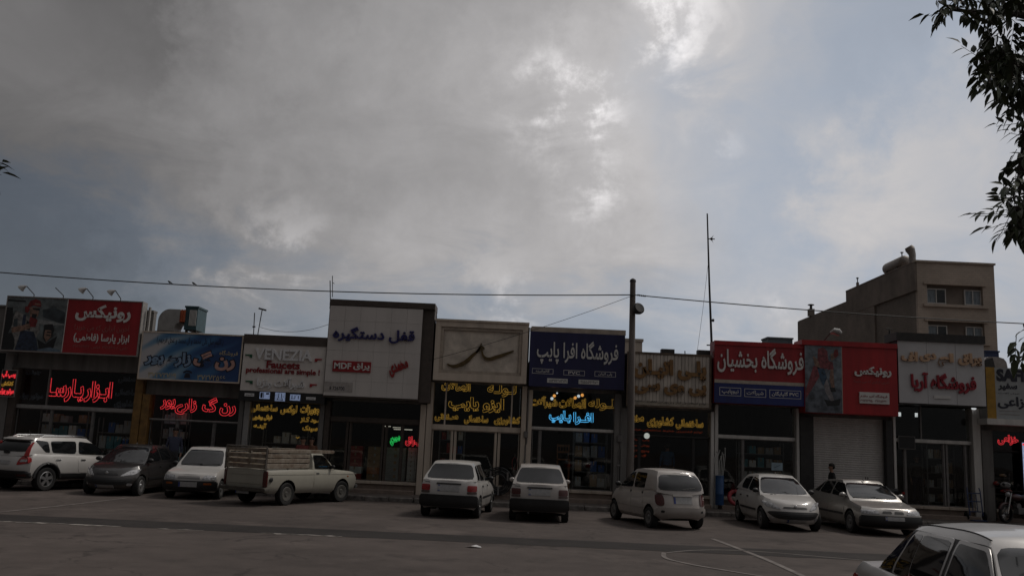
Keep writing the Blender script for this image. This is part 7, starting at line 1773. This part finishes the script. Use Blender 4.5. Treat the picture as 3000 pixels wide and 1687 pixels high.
# motorcycles
def motorcycle(label, loc, head, tank):
    t = thing('motorcycle', label, 'motorcycle', loc, rad(head), 'motorcycles on the pavement')
    for x in (.62, -.62):
        w = MB().lathe_y((x, 0, .30), [(.23, -.045), (.27, -.05), (.295, -.03), (.30, 0), (.295, .03), (.27, .05), (.23, .045)], 24).build('wheel', m_tyre, t, smooth=True, world=False)
        s_ = MB()
        for k in range(8): a = math.pi * k / 8; s_.cyl((x + .24 * math.cos(a), 0, .3 + .24 * math.sin(a)), (x - .24 * math.cos(a), 0, .3 - .24 * math.sin(a)), .006, .006, 4)
        s_.lathe_y((x, 0, .3), [(.05, -.06), (.055, -.05), (.055, .05), (.05, .06)], 12); s_.build('spokes', m_chr, w, world=False)
        MB().tube([(x + .30 * math.cos(a), 0, .32 + .31 * math.sin(a)) for a in np.linspace(.4, 2.6, 9)], .05, 6).build('mudguard', tank, t, smooth=True, world=False)
    for sg in (-1, 1):
        MB().tube([(.62, sg * .08, .30), (.50, sg * .08, .70), (.42, sg * .08, .98)], .022, 8).build('fork', m_chr, t, smooth=True, world=False)
        MB().tube([(.38, 0, 1.0), (.36, sg * .2, 1.05), (.26, sg * .36, 1.03)], .014, 6).build('handlebar', m_dark, t, smooth=True, world=False)
        MB().tube([(.36, sg * .2, 1.05), (.34, sg * .26, 1.22)], .008, 5).ell((.34, sg * .28, 1.24), (.015, .06, .045), 10, 6).build('mirror', m_trim, t, smooth=True, world=False)
    MB().tube([(.42, 0, .95), (.25, 0, .70), (-.05, 0, .45), (-.40, 0, .48), (-.62, 0, .32)], .028, 8).build('frame', m_dark, t, smooth=True, world=False)
    MB().ell((.16, 0, .83), (.27, .14, .12), 16, 10).build('fuel_tank', tank, t, smooth=True, world=False)
    MB().tube([(-.05, 0, .82), (-.30, 0, .82), (-.62, 0, .86)], [.09, .12, .10], 10).build('saddle', m_trim, t, smooth=True, world=False)
    eg = MB().box(-.12, -.10, .30, .16, .10, .50); eg.lathe_y((.10, 0, .55), [(.01, -.08), (.10, -.08), (.10, .08), (.01, .08)], 14); eg.build('engine', m_cap, t, world=False)
    MB().tube([(.10, -.13, .48), (.05, -.16, .30), (-.3, -.18, .30), (-.8, -.18, .38)], [.02, .02, .03, .045], 8).build('exhaust', m_chr, t, smooth=True, world=False)
    MB().ell((.50, 0, .92), (.07, .09, .09), 12, 8).build('headlamp', m_clear, t, smooth=True, world=False)
    MB().box(-.82, -.06, .78, -.74, .06, .86).build('tail_lamp', m_tail, t, world=False)
    MB().tube([(-.1, .12, .35), (-.16, .24, .01)], .014, 6).build('kick_stand', m_dark, t, world=False)
    return t
motorcycle('dark motorcycle parked behind the silver family car', (12.45, 30.1, .14), 165, m_trim)
motorcycle('dark motorcycle with red goods behind it at the right edge', (17.25, 30.3, .14), 200, mat('motorcycle_dark_red', (.05, .012, .012), .35, streak='obj'))
for k, (u, v, c, w, h, lab) in enumerate(((2918, 1415, 'red', .16, .14, 'pink red bag on the goods heap behind the right motorcycle'), (2938, 1392, 'brown', .22, .10, 'brown box on top of the goods heap at the right'), (2945, 1420, 'grey', .36, .20, 'grey bundle in the goods heap at the right'), (2948, 1438, 'red', .42, .12, 'red bundle low in the goods heap at the right'))):
    p = P(u, v, 30.72); t = thing('goods_bundle', lab, 'bundle', tuple(p), group='goods heap at the right'); MB().ell((p[0], 30.72, p[2]), (w / 2, .12, h / 2), 12, 8).build('bag', BOXM[c], t, smooth=True); MB().tube([(p[0] - w * .3, 30.60, p[2]), (p[0], 30.59, p[2] + h * .3), (p[0] + w * .3, 30.6, p[2])], .012, 5).build('cord', m_pipe, t)
gs = thing('goods_stand', 'dark rack under the goods heap at the right edge', 'stand', (P(2940, 1440, 30.72)[0], 30.72, .14)); gx_ = P(2940, 1440, 30.72)[0]
for sx in (-.26, .24): bx('post', m_dark, gs, gx_ + sx, 30.78, .14, gx_ + sx + .03, 30.82, ZP(2940, 1385, 30.72))
for v in (1400, 1428, 1446): bx('rack_bar', m_dark, gs, gx_ - .26, 30.775, ZP(2940, v, 30.72) - .02, gx_ + .27, 30.825, ZP(2940, v, 30.72))
# small notice board by the sliding doors
p = P(2657, 1296, 30.85); nb = thing('wall_board', 'dark framed board left of the sliding glass doors', 'board', tuple(p)); bx('board', m_black, nb, p[0] - .27, 30.86, p[2] - .20, p[0] + .27, 30.88, p[2] + .20)
f = MB(); f.box(p[0] - .29, 30.855, p[2] - .22, p[0] + .29, 30.89, p[2] - .201).box(p[0] - .29, 30.855, p[2] + .201, p[0] + .29, 30.89, p[2] + .22).box(p[0] - .29, 30.856, p[2] - .2, p[0] - .271, 30.89, p[2] + .2).box(p[0] + .271, 30.856, p[2] - .2, p[0] + .29, 30.89, p[2] + .2); f.build('frame', m_pipe, nb)

# ------------------------------------------------------------------ people
m_skin = mat('skin', (.30, .17, .115), .55, var=.1, scale=12, streak='obj'); m_hair = mat('dark_hair', (.012, .010, .009), .7, streak='obj')
def person(label, loc, rz, shirt, trousers, h=1.74, arm=(.0, .0), seat=False):
    t = thing('person', label, 'person', loc, rad(rz), 'people by the shops'); k = h / 1.74
    V = {'pelvis': ((0, 0, .95), .135), 'waist': ((0, 0, 1.08), .125), 'chest': ((.01, 0, 1.28), .15), 'neck0': ((.0, 0, 1.43), .085), 'neck': ((.01, 0, 1.50), .055), 'head0': ((.02, 0, 1.58), .078), 'head1': ((.015, 0, 1.67), .085), 'head2': ((.01, 0, 1.73), .05)}
    Ed = [('pelvis', 'waist'), ('waist', 'chest'), ('chest', 'neck0'), ('neck0', 'neck'), ('neck', 'head0'), ('head0', 'head1'), ('head1', 'head2')]
    for sg, n in ((1, 'l'), (-1, 'r')):
        V.update({n + 'sh': ((0, sg * .19, 1.40), .065), n + 'el': ((-.02 + arm[0] * .1, sg * .245, 1.12), .046), n + 'wr': ((.05 + arm[1], sg * .24, .88 + arm[1] * .8), .031), n + 'ha': ((.065 + arm[1] * 1.15, sg * .235, .80 + arm[1]), .036),
                  n + 'hp': ((0, sg * .095, .88), .095), n + 'kn': ((.03, sg * .105, .49), .062), n + 'an': ((-.01, sg * .11, .10), .042), n + 'fo': ((.11, sg * .13, .035), .036), n + 'to': ((.18, sg * .14, .03), .026)})
        Ed += [('chest', n + 'sh'), (n + 'sh', n + 'el'), (n + 'el', n + 'wr'), (n + 'wr', n + 'ha'), ('pelvis', n + 'hp'), (n + 'hp', n + 'kn'), (n + 'kn', n + 'an'), (n + 'an', n + 'fo'), (n + 'fo', n + 'to')]
        hx, hz = .065 + arm[1] * 1.15, .80 + arm[1]
        for q, (dx, l) in enumerate(((.028, .075), (.010, .085), (-.010, .080), (-.028, .062))):
            V[f'{n}f{q}'] = ((hx + dx, sg * .232, hz - .04), .009); V[f'{n}g{q}'] = ((hx + dx + .008, sg * .225, hz - .04 - l * .55), .008); V[f'{n}i{q}'] = ((hx + dx + .014, sg * .212, hz - .04 - l), .006)
            Ed += [(n + 'ha', f'{n}f{q}'), (f'{n}f{q}', f'{n}g{q}'), (f'{n}g{q}', f'{n}i{q}')]
        V[n + 't0'] = ((hx + .045, sg * .222, hz - .005), .010); V[n + 't1'] = ((hx + .06, sg * .212, hz - .045), .008); Ed += [(n + 'ha', n + 't0'), (n + 't0', n + 't1')]
    names = list(V); me = bpy.data.meshes.new('body'); me.from_pydata([tuple(c * k for c in V[n][0]) for n in names], [(names.index(a), names.index(b)) for a, b in Ed], [])
    o = bpy.data.objects.new('body', me); col.objects.link(o)
    md_ = o.modifiers.new('skin', 'SKIN'); sv = me.skin_vertices[0].data if me.skin_vertices else None
    if sv is None:
        bm = bmesh.new(); bm.from_mesh(me); bm.verts.layers.skin.verify(); bm.to_mesh(me); bm.free(); sv = me.skin_vertices[0].data
    for i, n in enumerate(names):
        r = V[n][1] * k; sv[i].radius = (r, r * (1.25 if n in ('pelvis', 'waist', 'chest') else 1)); sv[i].use_root = (n == 'pelvis')
    sb = o.modifiers.new('sub', 'SUBSURF'); sb.levels = 2; sb.render_levels = 2
    dg = bpy.context.evaluated_depsgraph_get(); dg.update(); m2 = bpy.data.meshes.new_from_object(o.evaluated_get(dg)); o.modifiers.clear(); o.data = m2; bpy.data.meshes.remove(me)
    for m in (m_skin, shirt, trousers, m_trim): m2.materials.append(m)
    for p in m2.polygons:
        c = p.center / k
        if c.z > 1.46: i = 0
        elif c.z < .085: i = 3
        elif abs(c.y) > .19 and c.z < .93 and c.z > .6: i = 0
        elif c.z < .98 and abs(c.y) < .22: i = 2
        else: i = 1
        p.material_index = i
    m2.shade_smooth(); o.parent = t
    hr = MB().ell((.0 * k, 0, 1.695 * k), (.105 * k, .098 * k, .075 * k), 14, 8).ell((-.045 * k, 0, 1.64 * k), (.068 * k, .092 * k, .085 * k), 12, 8); hr.build('hair', m_hair, t, smooth=True, world=False)
    ns = MB().ell((.108 * k, 0, 1.61 * k), (.018 * k, .014 * k, .024 * k), 8, 6); ns.build('nose', m_skin, t, smooth=True, world=False)
    for sg in (1, -1):
        MB().ell((.012 * k, sg * .092 * k, 1.62 * k), (.02 * k, .012 * k, .032 * k), 8, 6).build('ear', m_skin, t, smooth=True, world=False)
        MB().ell((.096 * k, sg * .032 * k, 1.64 * k), (.008 * k, .013 * k, .007 * k), 8, 6).build('eye', m_hair, t, smooth=True, world=False)
    MB().ell((.098 * k, 0, 1.565 * k), (.008 * k, .024 * k, .006 * k), 8, 6).build('mouth', mat('lips', (.20, .08, .065), .5, streak='obj'), t, smooth=True, world=False)
    return t
SH = lambda n, c: mat('cloth_' + n, c, .85, var=.2, scale=10, streak='obj')
m_plaid = bpy.data.materials.new('plaid_shirt'); m_plaid.use_nodes = True
_n = m_plaid.node_tree; _c = _n.nodes.new('ShaderNodeTexChecker'); _c.inputs['Scale'].default_value = 22; _c.inputs['Color1'].default_value = (.02, .024, .06, 1); _c.inputs['Color2'].default_value = (.09, .095, .13, 1); _t = _n.nodes.new('ShaderNodeTexCoord'); _n.links.new(_t.outputs['Object'], _c.inputs['Vector']); _n.links.new(_c.outputs[0], _n.nodes['Principled BSDF'].inputs['Base Color']); _n.nodes['Principled BSDF'].inputs['Roughness'].default_value = .9
p = P(515, 1262, 30.55); person('man in a blue checked shirt standing at the paint shop door', (p[0], 30.55, .27), -75, m_plaid, SH('grey', (.05, .05, .055)), 1.72)
p = P(1955, 1322, 32.3); person('man in a blue shirt standing inside the open fronted shop', (p[0], 32.3, PLZ - .01), 95, SH('blue', (.035, .12, .26)), SH('dark', (.02, .02, .025)), 1.76)
p = P(2437, 1390, 30.0); person('dark haired man passing before the roller shutter, only his head showing', (p[0], 30.0, .14), 175, SH('black', (.014, .014, .016)), SH('dark', (.02, .02, .025)), 1.66)
p = P(2685, 1370, 32.6); person('man in a grey shirt standing inside the sliding door shop', (p[0], 32.6, PLZ - .01), -90, SH('pale_grey', (.12, .115, .11)), SH('navy', (.015, .02, .05)), 1.74)
p = P(887, 1300, 30.3); person('person in a dark red top behind the pickup cab, left one', (p[0], 30.3, .27), -60, SH('dark_red', (.16, .03, .025)), SH('dark', (.02, .02, .025)), 1.62)
p = P(913, 1300, 30.45); person('person in a brown top behind the pickup cab, right one', (p[0], 30.45, .27), -100, SH('brown', (.16, .07, .04)), SH('dark', (.02, .02, .025)), 1.62)

# ------------------------------------------------------------------ trees beside the viewer
m_bark = mat('bark', (.055, .045, .036), .9, var=.3, scale=14, bump=.5)
def leaf_mat():
    m = bpy.data.materials.new('ash_leaf'); m.use_nodes = True; nt = m.node_tree; b = nt.nodes['Principled BSDF']; b.inputs['Roughness'].default_value = .5
    geo = nt.nodes.new('ShaderNodeNewGeometry'); rp = nt.nodes.new('ShaderNodeValToRGB'); rp.color_ramp.elements[0].color = (.020, .034, .010, 1); rp.color_ramp.elements[1].color = (.050, .070, .020, 1)
    nt.links.new(geo.outputs['Random Per Island'], rp.inputs[0]); nt.links.new(rp.outputs[0], b.inputs['Base Color'])
    return m
m_leaf = leaf_mat()
def leaf(mb, base, d, up, L, w):
    d = d.normalized(); s_ = d.cross(up)
    if s_.length < 1e-4: s_ = Vector((1, 0, 0))
    s_.normalize(); n = s_.cross(d).normalized()
    bend = -n * L * .10
    p = [base, base + d * L * .28 + s_ * w * .46 + n * w * .12, base + d * L * .28 - s_ * w * .46 + n * w * .12, base + d * L * .62 + s_ * w * .36 + bend * .5 + n * w * .1, base + d * L * .62 - s_ * w * .36 + bend * .5 + n * w * .1, base + d * L + bend * 1.6, base + d * L * .28, base + d * L * .62 + bend * .5]
    b = len(mb.v); mb.v += [tuple(q) for q in p]
    for f in ((0, 6, 1), (0, 2, 6), (6, 7, 3, 1), (6, 2, 4, 7), (7, 5, 3), (7, 4, 5)): mb.f.append([b + i for i in f]); mb.m.append(0)
def tree(label, trunk, limbs, clusters, seed):
    rn = random.Random(seed)
    t = thing('ash_tree', label, 'tree', (trunk[0][0], trunk[0][1], 0), group='street trees beside the viewer')
    n = len(trunk); MB().tube(trunk, [.17 - .09 * i / (n - 1) for i in range(n)], 14).build('trunk', m_bark, t, smooth=True)
    allp = []
    for lb in limbs:
        pts = smooth_path(lb, 6); allp += [Vector(q) for q in pts]
        MB().tube(pts, [.05 * (1 - i / len(pts)) + .007 for i in range(len(pts))], 8).build('limb', m_bark, t, smooth=True)
    cr = MB(); tw = MB()
    for (c, rad_, nl) in clusters:
        c = Vector(c); st = min(allp, key=lambda q: (q - c).length)
        mid = st.lerp(c, .5) + Vector((rn.uniform(-.06, .06), rn.uniform(-.06, .06), .05)); tw.tube(smooth_path([tuple(st), tuple(mid), tuple(c)], 4), [.010 - .0006 * i for i in range(9)], 5)
        for _ in range(nl):
            o_ = c + Vector((rn.gauss(0, rad_), rn.gauss(0, rad_ * 1.4), rn.gauss(0, rad_ * .9)))
            dr = (o_ - st.lerp(c, .6)).normalized() * .6 + Vector((rn.uniform(-.5, .5), rn.uniform(-.5, .5), rn.uniform(-.9, .1)))
            dr.normalize(); Ls = rn.uniform(.16, .26)
            a = o_ - dr * Ls * .5; tw.tube([tuple(a), tuple(a + dr * Ls + Vector((0, 0, -.02)))], [.003, .0015], 4, caps=False)
            sd_ = dr.cross(Vector((rn.uniform(-1, 1), rn.uniform(-1, 1), rn.uniform(.2, 1)))).normalized()
            upv = Vector((rn.uniform(-.6, .6), rn.uniform(-.6, .6), 1)).normalized()
            for k in range(3):
                for s_ in (1, -1):
                    if rn.random() < .12: continue
                    q = a + dr * Ls * (.25 + .27 * k)
                    leaf(cr, q, dr * .75 + sd_ * s_ * rn.uniform(.6, 1.0) + Vector((0, 0, -.25)), upv, rn.uniform(.085, .125), rn.uniform(.036, .050))
            leaf(cr, a + dr * Ls, dr + Vector((0, 0, -.15)), upv, rn.uniform(.10, .14), rn.uniform(.040, .054))
    cr.build('crown', m_leaf, t)['kind'] = 'stuff'; tw.build('twigs', m_bark, t, smooth=True)['kind'] = 'stuff'
    return t
def V3(u, v, Y): return tuple(P(u, v, Y))
cl = []
rn = random.Random(99)
for (u, v, s_, n_) in ((2765, 25, .05, 3), (2790, 50, .05, 3), (2830, 25, .06, 5), (2870, 60, .06, 5), (2900, 20, .06, 5), (2950, 30, .07, 6), (2985, 70, .07, 6), (2890, 110, .05, 3), (2920, 90, .06, 4),
    (2870, 165, .05, 4), (2900, 190, .06, 7), (2945, 160, .07, 7), (2985, 150, .07, 8), (2960, 210, .07, 9), (2925, 235, .06, 7), (2880, 225, .05, 4), (2990, 230, .07, 9), (2960, 270, .06, 7), (2875, 260, .04, 2), (2995, 290, .06, 7), (2970, 310, .05, 4),
    (2985, 350, .05, 4), (2980, 380, .04, 4), (2975, 410, .04, 4), (2985, 440, .04, 3), (2975, 490, .04, 4), (2995, 470, .05, 5), (2990, 530, .05, 4), (2960, 540, .03, 2),
    (2930, 600, .05, 4), (2960, 590, .06, 7), (2990, 590, .06, 8), (2955, 640, .06, 8), (2985, 640, .06, 9), (2925, 650, .04, 3), (2945, 680, .05, 5), (2980, 690, .05, 5),
    (3005, 1010, .035, 2), (3012, 1030, .03, 1), (3015, 980, .03, 1),
    (3080, 100, .10, 12), (3100, 250, .10, 12), (3090, 400, .08, 6), (3090, 600, .10, 12), (3150, 500, .12, 12), (3140, 150, .16, 20), (3160, 330, .16, 18), (3200, 600, .18, 18), (3100, -80, .16, 18), (2980, -60, .12, 14), (3110, 980, .05, 3), (3260, 60, .2, 20), (3300, 400, .22, 20), (3330, 780, .16, 12)):
    if u < 3020 and v < 900: u, v = u + (24 if v > 200 else -8), v - 14; n_ = max(2, round(n_ * (.72 if v > 330 else .85)))
    cl.append((V3(u, v, 6.0 + rn.uniform(-.35, .6)), s_ * .9, n_))
bx_, by_ = 5.3, 6.6
tree('leafy ash tree at the right, its dark branches hanging into the picture', [(bx_, by_, -.02), (bx_ + .04, by_, 1.2), (bx_ - .03, by_ - .05, 2.4), (bx_ - .1, by_ - .1, 3.3), (bx_ - .1, by_ - .15, 4.3), (bx_ - .2, by_ - .1, 5.4)],
     [[(bx_ - .1, by_ - .1, 3.2), (bx_ - .6, by_ - .2, 3.7), V3(3060, 640, 6.2), V3(2985, 620, 6.1)], [(bx_ - .1, by_ - .1, 3.4), (bx_ - .7, by_ - .2, 4.2), V3(3070, 230, 6.2), V3(2960, 190, 6.1), V3(2890, 180, 6.1)], [(bx_ - .1, by_ - .15, 4.1), (bx_ - .6, by_ - .3, 4.9), V3(3040, 60, 6.2), V3(2900, 40, 6.1), V3(2790, 30, 6.1)],
      [(bx_ - .15, by_ - .1, 4.6), (bx_ - .3, by_ + .4, 5.3), (bx_ - .5, by_ + .7, 5.9)], [(bx_ - .05, by_ - .1, 3.0), (bx_ - .55, by_ - .15, 3.1), V3(3060, 900, 6.1), V3(3012, 1000, 6.1)], [(bx_ - .1, by_, 4.0), (bx_ + .7, by_ + .2, 4.7), (bx_ + 1.2, by_ + .3, 5.1)], [V3(3070, 230, 6.2), V3(3030, 360, 6.15), V3(2995, 480, 6.1), V3(2985, 560, 6.1)]], cl, 21)
cl = [(V3(u, v, 6.1 + rn.uniform(-.2, .3)), s_, n_) for (u, v, s_, n_) in ((-48, 480, .016, 2), (-40, 505, .014, 2), (-52, 532, .016, 2), (-110, 500, .03, 5), (-120, 450, .08, 10), (-160, 560, .10, 12), (-220, 420, .14, 16), (-250, 540, .18, 18), (-260, 300, .16, 18))]
tx_ = -4.9
tree('leafy ash tree at the left, only a leaf tip showing at the picture edge', [(tx_, 6.5, -.02), (tx_ - .03, 6.5, 1.2), (tx_ + .05, 6.45, 2.4), (tx_ + .06, 6.4, 3.4), (tx_ + .1, 6.4, 4.6)],
     [[(tx_ + .06, 6.4, 3.0), (tx_ + .5, 6.3, 3.5), V3(-120, 520, 6.2), V3(-50, 500, 6.15)], [(tx_ + .06, 6.4, 3.5), (tx_ + .3, 6.4, 4.2), V3(-200, 330, 6.2)], [(tx_ + .06, 6.4, 3.6), (tx_ - .5, 6.5, 4.4), (tx_ - .9, 6.6, 4.9)]], cl, 22)
